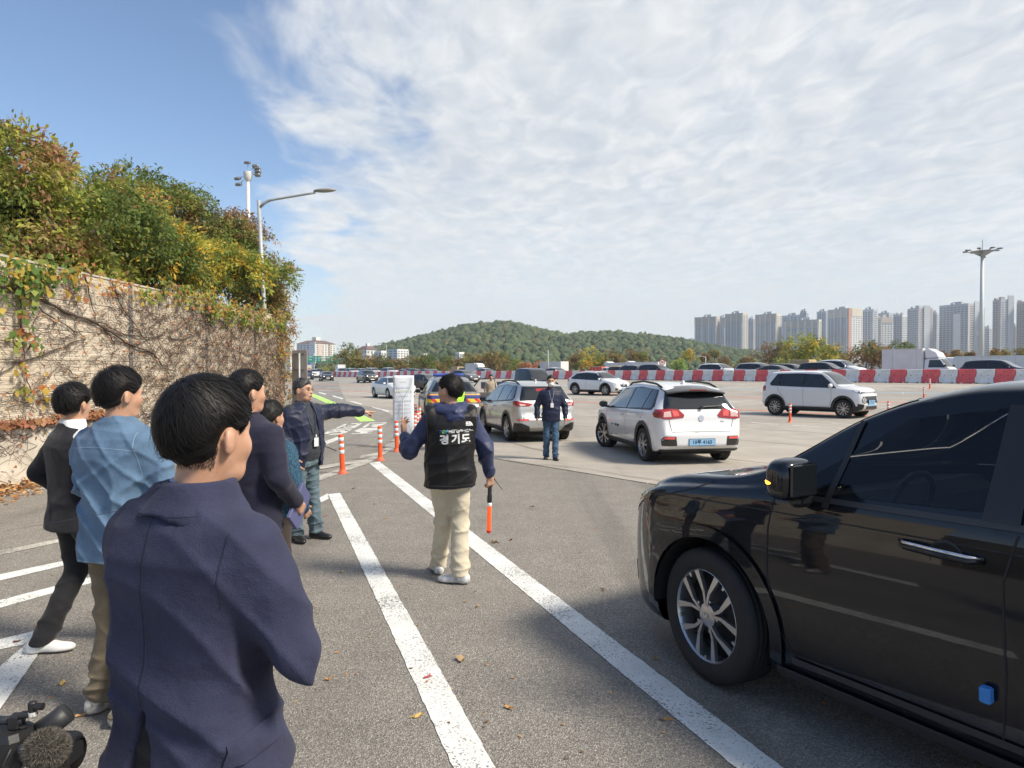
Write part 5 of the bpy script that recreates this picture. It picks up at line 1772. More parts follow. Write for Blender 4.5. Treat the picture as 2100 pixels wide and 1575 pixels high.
def cloth(name, col, rough=.85, weave=900.0, wb=.25, var=.12, sheen=.15, mottle=14.0):
 def fn(t, b, vec):
  n1 = t.noise(vec, mottle, 4, .6)
  n2 = t.noise(vec, weave, 2, .5)
  c = t.ramp(n1, [(.3, tuple(x * (1 - var) for x in col)), (.7, tuple(min(1, x * (1 + var)) for x in col))])
  c = t.mix(.45, c, t.ramp(n2, [(.35, (.36, .36, .36)), (.65, (.64, .64, .64))]), 'OVERLAY')
  t.put(b.inputs['Base Color'], c)
  b.inputs['Roughness'].default_value = rough
  b.inputs['Sheen Weight'].default_value = sheen
  b.inputs['Specular IOR Level'].default_value = .25
  b0 = t.n('ShaderNodeBump', i_Height=t.noise(vec, 8, 3, .5))
  b0.inputs['Strength'].default_value = .35
  b0.inputs['Distance'].default_value = .035
  bp = t.n('ShaderNodeBump', i_Height=t.math('ADD', n2, t.math('MULTIPLY', t.noise(vec, 55, 4, .6), 1.2)))
  bp.inputs['Strength'].default_value = wb
  bp.inputs['Distance'].default_value = .004
  t.t.links.new(b0.outputs[0], bp.inputs['Normal'])
  t.put(b.inputs['Normal'], bp.outputs[0])
 return custom(name, fn)

def hand_prims(F, wrist, d, pn, side, curl=(.3, .3, .3, .3, .3), s=1.0, k=.006, spread=.18):
 """Palm and five separate fingers. d: direction wrist->knuckles, pn: palm normal, side: +1 thumb towards (pn x d)"""
 d = Vector(d).normalized(); pn = Vector(pn); pn = (pn - d * pn.dot(d)).normalized()
 u = pn.cross(d) * side            # towards the thumb
 w_ = Vector(wrist)
 def P(a, b, c):
  return tuple(w_ + (d * a + u * b + pn * c) * s)
 F.cone(w_, P(.03, 0, 0), .024 * s, .026 * s, .015)
 for b in (-.026, -.009, .009, .026):
  F.cone(P(.02, b * .7, 0), P(.085, b, 0), .016 * s, .0125 * s, .010)
 lens = (.078, .088, .082, .064)
 for i, b in enumerate((.027, .009, -.009, -.026)):
  c = curl[i + 1]
  base = Vector(P(.088, b, 0))
  ang = 0.0
  dirv = d + u * (b * spread * 18 * .3)
  p0 = base
  L = lens[i] * s
  r = .0088 * s
  for j, fr in enumerate((.46, .31, .23)):
   ang += c * (1.15 if j else .85)
   dv = (dirv.normalized() * math.cos(ang) + pn * math.sin(ang)).normalized()
   p1 = p0 + dv * L * fr
   F.cone(p0, p1, r * (1 - .1 * j), r * (.92 - .1 * j), k)
   p0 = p1
 c = curl[0]
 t0 = Vector(P(.028, .026, .004)); tv = (d * .75 + u * (.75 - c * .5) + pn * (.15 + c * .7)).normalized()
 t1 = t0 + tv * .042 * s
 tv2 = (tv + d * .35 + pn * c * .5 - u * c * .4).normalized()
 F.cone(t0, t1, .0125 * s, .0105 * s, .008); F.cone(t1, t1 + tv2 * .034 * s, .0102 * s, .0085 * s, k)

def rotm(yaw, pitch=0.0, roll=0.0):
 return Matrix.Rotation(yaw, 3, 'Z') @ Matrix.Rotation(pitch, 3, 'X') @ Matrix.Rotation(roll, 3, 'Y')

def smoothed(V, F, it=1):
 if it <= 0 or len(V) == 0:
  return V
 E = np.concatenate([F[:, [0, 1]], F[:, [1, 2]], F[:, [2, 3]], F[:, [3, 0]]])
 for _ in range(it):
  acc = np.zeros_like(V); c = np.zeros(len(V))
  np.add.at(acc, E[:, 0], V[E[:, 1]]); np.add.at(acc, E[:, 1], V[E[:, 0]])
  np.add.at(c, E[:, 0], 1); np.add.at(c, E[:, 1], 1)
  V = V * .5 + acc / c[:, None] * .5
 return V

def part(name, F, m, parent, it=1):
 V, Q = F.mesh()
 if len(V) == 0:
  return None
 return big_mesh(name, smoothed(V, Q, it), Q, m, parent, smooth=True)

def hair_strands(parent, C, head, rad, keep, n, length, width, seed, m, whorl=(0.0, -.45, .9), lift=.004, thick=.013):
 """Thin tapered ribbons combed away from the whorl over the skull."""
 rs = np.random.default_rng(seed)
 v = unit(rs.normal(size=(n * 3, 3)))
 v = v[v[:, 2] > -.75]
 rad = np.array(rad)
 v = v[keep(v * rad) < -.006][:n]
 n = len(v)
 wv = np.array(whorl) / np.linalg.norm(whorl)
 seg = 6
 pts = []
 q = v.copy()
 curl = rs.normal(0, .18, size=(n, 1))
 ln = length * rs.uniform(.6, 1.15, size=(n, 1))
 lf = lift * rs.uniform(.2, 1.6, size=(n, 1)) * np.where(rs.random((n, 1)) < .05, 2.2, 1)
 for i in range(seg + 1):
  tp_ = np.clip(1 + keep(q * rad) / .038, 0, 1.3)[:, None] ** 1.4
  pts.append(q * (rad - (thick + .003) * tp_) + q * (lf * (.4 + .6 * math.sin(i / seg * 3.0)) * (1 - np.minimum(tp_, 1))))
  f = q - wv * (q * wv).sum(1, keepdims=True)
  f = f + np.array([0, .25, -.10])
  f = f + np.cross(q, f) * curl
  f = unit(f - q * (f * q).sum(1, keepdims=True))
  q = unit(q + f * (ln / seg / rad.mean()))
 Pn = np.stack(pts, 1)
 T = unit(np.gradient(Pn, axis=1))
 Nn = unit(Pn)
 S = np.cross(T, Nn)
 wd = width * np.array([.6, 1, 1, .95, .8, .55, .15])[None, :, None]
 A, B = Pn + S * wd * .5, Pn - S * wd * .5
 V = np.stack([A, B], 2).reshape(-1, 3)
 b = (np.arange(n) * (seg + 1) * 2)[:, None]
 k = np.arange(seg)[None] * 2
 Fq = np.stack([b + k, b + k + 1, b + k + 3, b + k + 2], -1).reshape(-1, 4)
 V = V @ np.array(head).T + np.array(C)
 return big_mesh('hair_strand', V, Fq, m, parent, smooth=True)

FOOT = {}

def shoe(parent, ankle, yaw, m, sole_m, s=1.0, h=.006, heel=.0, kind='dress', pitch=0.0):
 """Shoe built round its own ankle: upper and sole."""
 t = (0, 0, 0)
 F = Field((-.07, -.11, -.02), (.07, .23, .16), h)
 F.ell((0, -.035, .045), (.036, .05, .05), .02).ell((0, .115, .030), (.046, .085, .034), .03).cone((0, -.03, .05), (0, .07, .042), .038, .036, .03)
 F.cone((0, -.02, .06), (0, -.015, .10), .040, .042, .02)
 F.cut(lambda X, Y, Z: .012 - Z + 0 * X + 0 * Y)
 F.cut(lambda X, Y, Z: Z - .095 + 0 * X + 0 * Y)
 up = part('shoe', F, m, parent)
 G = Field((-.08, -.12, -.02), (.08, .24, .06), h)
 def sole(X, Y, Z):
  w_ = np.interp(Y, [-.09, -.03, .04, .12, .19, .21], [.028, .042, .037, .051, .036, .016])
  r = np.abs(X) / w_ - 1
  e = np.maximum(np.abs(Y - .06) - .152, 0)
  top = .018 + .012 * np.clip(-Y * 9, 0, 1) + heel
  return np.maximum(np.maximum(r * .04, e), np.maximum(-Z, Z - top)).astype(np.float32)
 G.add(sole, (-.06, -.1, 0), (.06, .22, .05), 0)
 so = part('sole', G, sole_m, up, 1)
 up.location = (ankle[0], ankle[1], ankle[2]); up.rotation_euler = (pitch, 0, yaw); up.scale = (s, s, s)
 return up

def person(name, label, loc, facing, H=1.72, h=.009, elbows=None, wrists=None, knees=None, ankles=None, foot_yaw=(0, 0), foot_pitch=(0, 0),
   top=None, pants=None, shoes=None, hair=None, head_yaw=0.0, head_pitch=0.0, hands=None, skin=M_SKIN, shoulders=None, face=False, build=1.0, hem=.82, hip_shift=(0, 0), head_off=(0, 0, 0)):
 """facing: degrees clockwise from straight ahead. Local frame: +y forward, +x right, built at 1.72 m and scaled."""
 k = H / 1.72
 t = empty(name, loc, -R(facing))
 t.scale = (k, k, k)
 B = build
 sh = shoulders or [(-.175 * B, -.01, 1.405), (.175 * B, -.01, 1.405)]
 el = elbows or [(-.235, -.03, 1.13), (.235, -.03, 1.13)]
 wr = wrists or [(-.245, .05, .89), (.245, .05, .89)]
 hp = [(-.085, hip_shift[1], .93), (.085, hip_shift[1], .93)]
 kn = knees or [(-.095, .02, .50), (.095, .02, .50)]
 an = ankles or [(-.10, 0, .085), (.10, 0, .085)]
 allp = np.array(sh + el + wr + kn + an)
 lo = np.minimum(allp.min(0) - .22, (-.30, -.24, -.01)); hi = np.maximum(allp.max(0) + .22, (.30, .26, 1.80))
 lo[2] = -.01; hi[2] = 1.80
 HM = rotm(-head_yaw, head_pitch)
 HMn = [list(r) for r in HM]
 HC = Vector((0, -.005, 1.50)); HO = Vector(head_off)
 def hp3(p):
  return tuple(HC + HO + HM @ (Vector(p) - HC))
 # ---- body: one skin surface from head to feet
 F = Field(lo, hi, h)
 F.torso([(.86, .13, .09, 0), (1.0, .12, .085, 0), (1.15, .125, .09, 0), (1.3, .15, .095, 0), (1.40, .13, .07, -.01), (1.45, .06, .05, -.015)], .03)
 for i in (0, 1):
  F.cone((sh[i][0] * .92, sh[i][1], sh[i][2] - .055), el[i], .042, .034, .03); F.cone(el[i], wr[i], .036, .024, .015)
  F.cone(hp[i], kn[i], .07, .045, .03); F.cone(kn[i], an[i], .045, .032, .02)
  an_ = an[i]; yw = foot_yaw[i]
  F.cone((an_[0], an_[1], max(an_[2] - .04, .035)), (an_[0] + .13 * math.sin(-yw), an_[1] + .13 * math.cos(yw), max(an_[2] - .055, .03)), .03, .022, .02)
 F.cone((0, -.02, 1.40), hp3((0, -.008, 1.555)), .060, .053, .03)
 F.ell(hp3((0, -.014, 1.625)), (.076, .097, .093), .02, HMn)
 F.ell(hp3((0, .018, 1.570)), (.062, .076, .078), .03, HMn)
 F.cone(hp3((-.026, .048, 1.518)), hp3((.026, .048, 1.518)), .026, .026, .03)
 F.cone(hp3((0, .080, 1.618)), hp3((0, .100, 1.578)), .008, .0125, .012)
 F.cone(hp3((-.030, .074, 1.632)), hp3((.030, .074, 1.632)), .012, .012, .02)
 for sx in (-1, 1):
  F.ell(hp3((sx * .080, -.010, 1.593)), (.010, .020, .033), .006, [list(r) for r in (HM @ Matrix.Rotation(sx * .35, 3, 'Z'))])
  F.ell(hp3((sx * .040, .055, 1.578)), (.026, .026, .03), .02, HMn)
 if face:
  for sx in (-1, 1):
   F.ell(hp3((sx * .031, .092, 1.610)), (.015, .012, .009), .008, HMn, sub=True)
  F.cone(hp3((-.019, .088, 1.547)), hp3((.019, .088, 1.547)), .009, .009, .008)
 for i, hd in enumerate(hands or [None, None]):
  side = 1 if i == 0 else -1
  if hd is None:
   dv = Vector(wr[i]) - Vector(el[i])
   hd = dict(d=tuple(dv.normalized() + Vector((0, .25, -.2))), pn=(.9 if i == 0 else -.9, .2, 0), curl=(.2, .32, .36, .4, .42))
  hand_prims(F, wr[i], hd['d'], hd['pn'], side * hd.get('flip', 1), hd['curl'])
 body_o = part('body', F, skin, t, 1)
 # ---- hair
 hr = dict(dict(m=M_HAIR, thick=.013, top=.016, fringe=0.0, nape=0.0, strands=0, long=0), **(hair or {}))
 G = Field(np.array(hp3((0, 0, 1.60))) - .17, np.array(hp3((0, 0, 1.60))) + .19, min(h, .008))
 hc = Vector(hp3((0, -.016, 1.632)))
 rad = (.077 + hr['thick'], .098 + hr['thick'], .093 + hr['top'])
 G.ell(hc, rad, 0, HMn)
 inv = np.array(HM.transposed())
 pa, pb = np.array((.096 - hr['fringe'], 1.660)), np.array((-.082, 1.505 - hr['nape']))
 dd_ = pb - pa; nn_ = np.array((-dd_[1], dd_[0])) / np.hypot(*dd_); nn_ = nn_ if nn_[0] > 0 else -nn_
 fol = Fold(hash(label) % 1000, 60, (1, .5, .4))
 def local(X, Y, Z):
  x, y, z = X - HC[0] - HO[0], Y - HC[1] - HO[1], Z - HC[2] - HO[2]
  return (inv[0, 0] * x + inv[0, 1] * y + inv[0, 2] * z + HC[0], inv[1, 0] * x + inv[1, 1] * y + inv[1, 2] * z + HC[1], inv[2, 0] * x + inv[2, 1] * y + inv[2, 2] * z + HC[2])
 def cutf(X, Y, Z):
  x, y, z = local(X, Y, Z)
  base = nn_[0] * (y - pa[0]) + nn_[1] * (z - pa[1])
  ear = .024 - np.sqrt((np.abs(x) - .088) ** 2 * .3 + (y + .004) ** 2 + ((z - 1.585) * .75) ** 2)
  return np.maximum(base, ear) if not hr['long'] else np.maximum(base, y - .03 - (z - 1.62) * 2)
 if hr['long']:
  G.cone(hp3((0, -.05, 1.60)), hp3((0, -.06, 1.60 - hr['long'])), .085, .07, .03)
 G.displace(lambda X, Y, Z: -(hr['thick'] + .004) * np.clip(1 + cutf(X, Y, Z) / .038, 0, 1) ** 1.4)
 G.cut(cutf)
 G.displace(lambda X, Y, Z: fol(X, Y, Z) * .016)
 ho = part('hair', G, hr['m'], t, 1)
 if hr['strands']:
  def keep(q):
   q = q + np.array((0, -.016, 1.632))
   b_ = nn_[0] * (q[:, 1] - pa[0]) + nn_[1] * (q[:, 2] - pa[1])
   e_ = .026 - np.sqrt((np.abs(q[:, 0]) - .088) ** 2 * .3 + (q[:, 1] + .004) ** 2 + ((q[:, 2] - 1.585) * .75) ** 2)
   return np.maximum(b_, e_)
  hair_strands(ho, hc, HM, np.array(rad) * 1.0, keep, hr['strands'], hr.get('slen', .05), hr.get('sw', .0011), 5, hr['m'], lift=hr.get('lift', .004), thick=hr['thick'])
 if hr.get('fuzz'):
  bv = bvh_of(body_o)
  rs = np.random.default_rng(17)
  c_ = np.array((0, -.016, 1.60))
  Vf = []
  for v in unit(rs.normal(size=(hr['fuzz'] * 5, 3))):
   if v[2] > .2 or v[2] < -.8:
    continue
   q = Vector(hp3(c_ + v * .2)); cc = Vector(hp3(c_))
   hit = bv.ray_cast(q, (cc - q).normalized(), .3)
   if hit[0] is None:
    continue
   p = hit[0]
   x, y, z = local(p.x, p.y, p.z)
   b_ = nn_[0] * (y - pa[0]) + nn_[1] * (z - pa[1])
   if not (-.045 < b_ < .016) or y > -.028 or abs(x) > .068 or rs.random() < .35 + max(0, b_ + .01) / .03:
    continue
   e_ = HM @ Vector((0, -.2, -1)); n_ = hit[1]
   e_ = (e_ - n_ * e_.dot(n_)).normalized()
   s_ = e_.cross(n_) * .0004
   Vf += [p - s_ + n_ * .0004, p + s_ + n_ * .0004, p + e_ * rs.uniform(.004, .010) + n_ * .0016]
  if Vf:
   big_mesh('short_hair', np.array([tuple(v) for v in Vf]), np.arange(len(Vf)).reshape(-1, 3), hr['m'], ho)['kind'] = 'stuff'
 # ---- trousers
 if pants:
  F = Field((lo[0], lo[1], 0), (hi[0], hi[1], 1.12), h)
  e = pants.get('ease', .018)
  F.torso([(.80, .155 * B + e, .105 + e, hip_shift[1]), (.90, .158 * B + e, .115 + e, hip_shift[1]), (1.0, .145 * B + e, .10 + e, 0), (1.05, .14 * B + e, .095 + e, 0)], .03)
  hemr = pants.get('hem', .066)
  for i in (0, 1):
   F.cone((hp[i][0] * .95, hp[i][1], .86), kn[i], .083 + e * .5, .058 + e * .6, .035)
   F.cone(kn[i], (an[i][0], an[i][1], an[i][2] - .01), .058 + e * .6, hemr, .03)
  F.cut(lambda X, Y, Z: .062 - Z + 0 * X + 0 * Y) if pants.get('flat', True) else None
  fo = Fold(pants.get('seed', 3), pants.get('ff', 15), (.6, .6, 1.8))
  am = pants.get('fold', .012)
  F.displace(lambda X, Y, Z: fo(X, Y, Z) * am * (1.8 + 2.2 * np.exp(-((Z - .14) / .10) ** 2) + 1.4 * np.exp(-((Z - .50) / .10) ** 2)))
  part('trousers', F, pants['m'], t, 1)
 # ---- jackets, shirts and vests
 for g in (top or []):
  e = g.get('ease', .02); hm = g.get('hem', .82); nk = g.get('neck', 1.46)
  F = Field((lo[0], lo[1], hm - .05), (hi[0], hi[1], 1.60), g.get('h', h))
  bl = g.get('belly', 0.0); fl = g.get('flare', 0.0)
  F.torso([(hm, .165 * B + e + fl, .118 + e + fl, 0), (.95, .160 * B + e + fl * .4, .118 + e + bl, bl * .4), (1.08, .152 * B + e, .112 + e + bl, bl * .4), (1.22, .168 * B + e, .120 + e + bl * .4, 0),
     (1.33, .182 * B + e, .116 + e, -.008), (1.395, .158 * B + e, .092 + e, -.014), (1.43, .115 * B + e, .070 + e, -.016), (nk, .070 + e * .5, .066 + e * .5, -.012)], .03, g.get('p', 2.5))
  sl = g.get('sleeve', 1.0)
  if sl > 0:
   for i in (0, 1):
    s_, e_, w_ = Vector(sh[i]) + Vector((sh[i][0] * -.06, 0, -.048)), Vector(el[i]), Vector(wr[i])
    F.cone(s_, e_, .058 + e * .8, .046 + e * .75, .04)
    if sl >= 1:
     dv = (w_ - e_)
     F.cone(e_, e_ + dv * g.get('cuff', .97), .047 + e * .72, .036 + e * .55, .02)
  else:
   for i in (0, 1):
    F.ell((sh[i][0] * .93, sh[i][1], sh[i][2] - .045), (.055 + e, .075 + e, .085 + e), .04)
    F.cut(lambda X, Y, Z, i=i: ((X - (sh[i][0] * 1.17)) * (1 if i else -1)) + 0 * Y + 0 * Z)
  if g.get('collar'):
   F.torso([(1.40, .090, .085, -.018), (1.44, .074, .075, -.018), (nk + g['collar'], .068, .071, -.020)], .015)
   F.cut(lambda X, Y, Z: np.minimum(.056 - np.sqrt((X) ** 2 + ((Y + .018) * .95) ** 2), Z - 1.43))
  if g.get('open'):
   a0, a1 = g['open']          # half widths of the front opening at the hem and at the neck
   F.cut(lambda X, Y, Z: np.minimum(np.minimum((a0 + (a1 - a0) * np.clip((Z - hm) / (1.45 - hm), 0, 1)) - np.abs(X - g.get('ox', 0)), Y - .02), .1))
  fo = Fold(g.get('seed', 1), g.get('ff', 13), g.get('fdir', (1, 1, 1.5)))
  am = g.get('fold', .010)
  E2 = [np.array(p) for p in el]
  def disp(X, Y, Z):
   near = 0
   for q in E2:
    near = near + np.exp(-((X - q[0]) ** 2 + (Y - q[1]) ** 2 + (Z - q[2]) ** 2) / .012)
   wa = np.exp(-((Z - 1.02) / .14) ** 2)
   return fo(X, Y, Z) * am * (1.5 + 2.0 * near + 1.2 * wa)
  F.displace(disp)
  if g.get('extra'):
   g['extra'](F)
  F.cut(lambda X, Y, Z: hm - Z + 0 * X + 0 * Y)
  g['obj'] = part(g.get('name', 'jacket'), F, g['m'], t, g.get('it', 1))
 if shoes:
  for i in (0, 1):
   a_ = an[i]
   shoe(t, (a_[0], a_[1], max(0, a_[2] - .085)), foot_yaw[i], shoes['m'], shoes['s'], h=max(h, .007), heel=shoes.get('heel', 0), pitch=foot_pitch[i])
 if face:
  fp = lambda x, y, z: hp3((x, y, z))
  for sx in (-1, 1):
   MB().sphere(fp(sx * .031, .0845, 1.609), (.013, .012, .0075), 10, 6).build('eye', M_EYE, t, True)
   mb = MB(); mb.tube([fp(sx * .016, .0935, 1.630), fp(sx * .034, .090, 1.635), fp(sx * .050, .078, 1.630)], [.003, .004, .002], 5); mb.build('eyebrow', M_BROW, t, True)
  mb = MB(); mb.tube([fp(-.023, .087, 1.545), fp(0, .0985, 1.548), fp(.023, .087, 1.545)], [.003, .0065, .003], 6); mb.build('lips', M_LIPS, t, True)
 tag(t, label, 'person', 'people standing on the road')
 t['hp3'] = 0
 return t, hp3, dict(sh=sh, el=el, wr=wr)

def bvh_of(o):
 me = o.data
 return BVHTree.FromPolygons([v.co.copy() for v in me.vertices], [tuple(p.vertices) for p in me.polygons])

def project(o, name, V, F, d, m, parent, off=.002, smooth=False):
 """Lay points V along direction d onto object o (same local frame)."""
 bv = bvh_of(o)
 d = Vector(d).normalized()
 out_ = []
 last = None
 for p in V:
  p = Vector(p)
  hit = bv.ray_cast(p - d * 1.0, d, 3.0)
  q = hit[0] if hit[0] is not None else last
  if q is None:
   q = p
  last = q
  out_.append(q - d * off)
 return mesh_obj(name, [tuple(q) for q in out_], F, m, parent, smooth)

def ribbon(o, name, pts, d, wd, m, parent, off=.0015, n=14):
 d = Vector(d).normalized()
 P = [Vector(p) for p in pts]
 Q = []
 for a, b in zip(P, P[1:]):
  for k in range(n):
   Q.append(a.lerp(b, k / n))
 Q.append(P[-1])
 V, F = [], []
 for i, q in enumerate(Q):
  tdir = (Q[min(i + 1, len(Q) - 1)] - Q[max(i - 1, 0)]).normalized()
  s_ = tdir.cross(d).normalized() * wd / 2
  V += [q + s_, q - s_]
 for i in range(len(Q) - 1):
  F.append((2 * i, 2 * i + 1, 2 * i + 3, 2 * i + 2))
 return project(o, name, V, F, d, m, parent, off)

def grid_patch(o, name, c, ux, uz, w_, h_, d, m, parent, off=.003, nx=12, nz=6):
 c, ux, uz = Vector(c), Vector(ux).normalized(), Vector(uz).normalized()
 V, F = [], []
 for j in range(nz + 1):
  for i in range(nx + 1):
   V.append(c + ux * (i / nx - .5) * w_ + uz * (j / nz - .5) * h_)
 for j in range(nz):
  for i in range(nx):
   a = j * (nx + 1) + i
   F.append((a, a + 1, a + nx + 2, a + nx + 1))
 return project(o, name, V, F, d, m, parent, off, True)

def text_on(o, txt, size, c, ux, uz, d, m, parent, name='lettering', off=.005, bold=.0, spacing=1.0, align='CENTER'):
 ob = text_mesh(txt, size, m, name, parent, face_M(c, ux, uz), bold, 0, align, spacing)
 bv = bvh_of(o)
 d = Vector(d).normalized()
 for v in ob.data.vertices:
  hit = bv.ray_cast(v.co - d * 1.0, d, 3.0)
  if hit[0] is not None:
   v.co = hit[0] - d * off
 return ob
# ------------------------------------------------------------------ the people
C_NAVY = cloth('navy_wool', (.034, .038, .078), .85, 420, .5, .12, .06)
C_BLACK = cloth('black_wool', (.012, .012, .017), .8, 800, .25, .15, .15)
C_DENIM = cloth('light_denim', (.105, .180, .285), .85, 1100, .3, .16, .1, 9)
C_JEANS = cloth('dark_jeans', (.055, .105, .175), .85, 900, .3, .38, .1, 6)
C_JEANS2 = cloth('grey_jeans', (.10, .145, .175), .85, 900, .3, .38, .1, 6)
C_SHELL = cloth('navy_shell', (.017, .022, .050), .5, 400, .12, .12, .05)
C_SHELL2 = cloth('blue_shell', (.035, .045, .105), .42, 400, .12, .12, .05)
C_VEST = cloth('black_shell_vest', (.011, .011, .013), .48, 300, .15, .12, .05)
C_KHAKI = cloth('cream_cotton', (.60, .545, .42), .85, 900, .25, .08, .1)
C_OLIVE = cloth('olive_cotton', (.155, .125, .085), .85, 900, .25, .15, .1)
C_CHAR = cloth('charcoal_wool', (.020, .020, .023), .85, 800, .25, .12, .1)
C_SHIRT = cloth('charcoal_shirt', (.032, .038, .048), .7, 800, .25, .12, .1)
C_WHITE = cloth('white_shirt', (.78, .78, .78), .8, 900, .1, .04, .05)
C_PALE = cloth('pale_blue_shirt', (.42, .48, .72), .8, 900, .1, .04, .05)
C_TEAL = custom('teal_knit', lambda t, b, vec: (t.put(b.inputs['Base Color'], t.ramp(t.n('ShaderNodeTexVoronoi', i_Vector=vec, i_Scale=95.0).outputs['Distance'], [(.1, (.06, .16, .24)), (.55, (.012, .045, .085))])), setattr(b.inputs['Roughness'], 'default_value', .9)))
C_NEON = cloth('neon_vest', (.42, .85, .06), .6, 500, .1, .08, 0)
C_BEIGE = cloth('beige_knit', (.40, .33, .25), .85, 300, .3, .1, .1)
C_BRN = cloth('brown_trousers', (.055, .042, .038), .85, 700, .2, .1, .1)
M_STITCH = mat('seam_dark', (.016, .017, .038), .9)
M_STITCHW = mat('denim_stitch', (.22, .32, .43), .9)
M_SHW = mat('white_leather', (.80, .79, .77), .5, var=.06, var_scale=30)
M_SOLW = mat('white_sole', (.72, .68, .60), .6, var=.12, var_scale=20)
M_SHB = mat('black_leather', (.014, .014, .015), .35)
M_SOLB = mat('black_sole', (.015, .015, .015), .7)
M_SHS = mat('silver_mesh', (.50, .50, .47), .45, .35, var=.45, var_scale=26, var2=(.14, .12, .11))
M_CARD = mat('id_card', (.78, .78, .78), .4)
M_LANY = mat('lanyard', (.03, .035, .06), .7)

def px_loc(px, Y):
 return ((px - CX) / F_PX * Y, Y, 0.0)

# --- man in navy blazer, nearest the camera, arms crossed
def vent(F):
 F.cut(lambda X, Y, Z: np.minimum(np.minimum(.004 + .05 * np.clip((1.00 - Z) / .2, 0, 1) - np.abs(X + .012 + .03 * (1.0 - Z)), -.03 - Y), 1.00 - Z))

tp = [dict(name='shirt', m=C_PALE, ease=-.035, hem=1.0, neck=1.500, sleeve=0, fold=0, h=.008), dict(name='blazer', m=C_NAVY, ease=.024, hem=.80, neck=1.475, collar=.02, fold=.024, ff=11, seed=11, fdir=(.8, .8, 1.7), cuff=.9, p=2.7, extra=vent, it=2, flare=.034)]
p1, hp3, J = person('person', 'man in navy blazer with arms crossed, seen from behind, nearest the camera', px_loc(402, 1.60), 24, 1.705, .0065,
     elbows=[(-.245, .06, 1.13), (.262, .045, 1.115)], wrists=[(.03, .195, 1.16), (-.05, .215, 1.12)],
     hands=[dict(d=(.9, -.1, .1), pn=(0, -1, 0), curl=(.3, .5, .5, .5, .5)), dict(d=(-.9, -.1, -.1), pn=(0, -1, 0), curl=(.3, .5, .5, .5, .5))],
     top=tp, pants=dict(m=C_CHAR, seed=4), shoes=dict(m=M_SHB, s=M_SOLB), hair=dict(thick=.013, top=.020, strands=13000, slen=.06, sw=.0011, lift=.006, nape=.03, fuzz=6000), head_yaw=R(4), head_pitch=R(-4), build=1.06, head_off=(.024, .010, -.006))
bz = tp[1]['obj']
D = (0, 1, 0)
ribbon(bz, 'seam', [(0, -.4, 1.445), (-.008, -.4, 1.2), (-.014, -.4, 1.0)], D, .0022, M_STITCH, bz)
ribbon(bz, 'seam', [(.006, -.4, 1.445), (-.002, -.4, 1.2), (-.008, -.4, 1.0)], D, .0012, mat('seam_light', (.06, .063, .115), .8), bz)
for sx in (-1, 1):
 ribbon(bz, 'seam', [(sx * .190, -.4, 1.40), (sx * .182, -.4, 1.32), (sx * .178, -.4, 1.24)], D, .0020, M_STITCH, bz)
# turned-down collar hugging the neck
F = Field((-.20, -.16, 1.38), (.20, .12, 1.54), .0055)
F.torso([(1.405, .140, .116, -.014, .006), (1.43, .122, .112, -.014, .010), (1.455, .098, .100, -.012, .014), (1.485, .080, .087, -.010, .020), (1.498, .075, .081, -.010, .022)], 0, 2.2)
F.cut(lambda X, Y, Z: np.maximum((.060 + .02 * np.clip((1.49 - Z) / .08, 0, 1)) - np.sqrt((X - .02) ** 2 + (Y + .010) ** 2), -1) + 0 * Z)
F.cut(lambda X, Y, Z: (Y - .045 - (1.50 - Z) * .25) + 0 * X)
F.cut(lambda X, Y, Z: (1.418 + .9 * np.maximum(Y + .02, 0) * 0 + .010 * np.cos(X * 30)) - Z + 0 * Y)
col_ = part('collar', F, C_NAVY, p1, 2)
ribbon(col_, 'seam', [(-.13, -.4, 1.432), (0, -.4, 1.430), (.13, -.4, 1.432)], D, .0016, M_STITCH, col_)
# flap pocket on his right hip
grid_patch(bz, 'pocket_flap', (.6, -.035, .93), (0, 1, .06), (0, 0, 1), .14, .055, (-1, 0, 0), C_NAVY, bz, .006, 8, 4)

# --- man in light denim shirt
tp = [dict(name='denim_shirt', m=C_DENIM, ease=.034, hem=.80, neck=1.475, collar=.035, fold=.026, ff=13, seed=23, fdir=(1.1, 1, 1.3), p=2.4, it=1)]
p2, hp3, J = person('person', 'man in light blue denim shirt and olive trousers, back turned', px_loc(245, 3.42), 14, 1.735, .0075,
     elbows=[(-.245, .04, 1.13), (.262, .02, 1.13)], wrists=[(-.17, .22, 1.03), (.20, .20, 1.02)],
     hands=[dict(d=(.5, .9, .1), pn=(0, 0, -1), curl=(.3, .4, .4, .4, .4)), dict(d=(-.5, .9, .1), pn=(0, 0, -1), curl=(.3, .4, .4, .4, .4))],
     knees=[(-.085, .03, .50), (.105, .015, .50)], ankles=[(-.135, .015, .085), (.085, -.06, .085)], foot_yaw=(R(-22), R(-30)),
     top=tp, pants=dict(m=C_OLIVE, ease=.026, seed=8, fold=.016, hem=.072), shoes=dict(m=M_SHS, s=M_SOLW, heel=.012), hair=dict(thick=.012, top=.022, strands=4500, slen=.06, sw=.0020, lift=.009, nape=.012, fuzz=2500), head_yaw=R(20), head_pitch=R(-3), build=1.02)
ds_ = tp[0]['obj']
ribbon(ds_, 'yoke_seam', [(-.22, -.4, 1.345), (0, -.4, 1.362), (.20, -.4, 1.345)], D, .0035, M_STITCHW, ds_)
for sx in (-1, 1):
 ribbon(ds_, 'shoulder_seam', [(sx * .17, -.4, 1.43), (sx * .193, -.4, 1.33), (sx * .20, -.4, 1.22)], D, .0035, M_STITCHW, ds_)
ribbon(ds_, 'hem_seam', [(-.19, -.4, .812), (0, -.4, .810), (.19, -.4, .812)], D, .004, M_STITCHW, ds_)

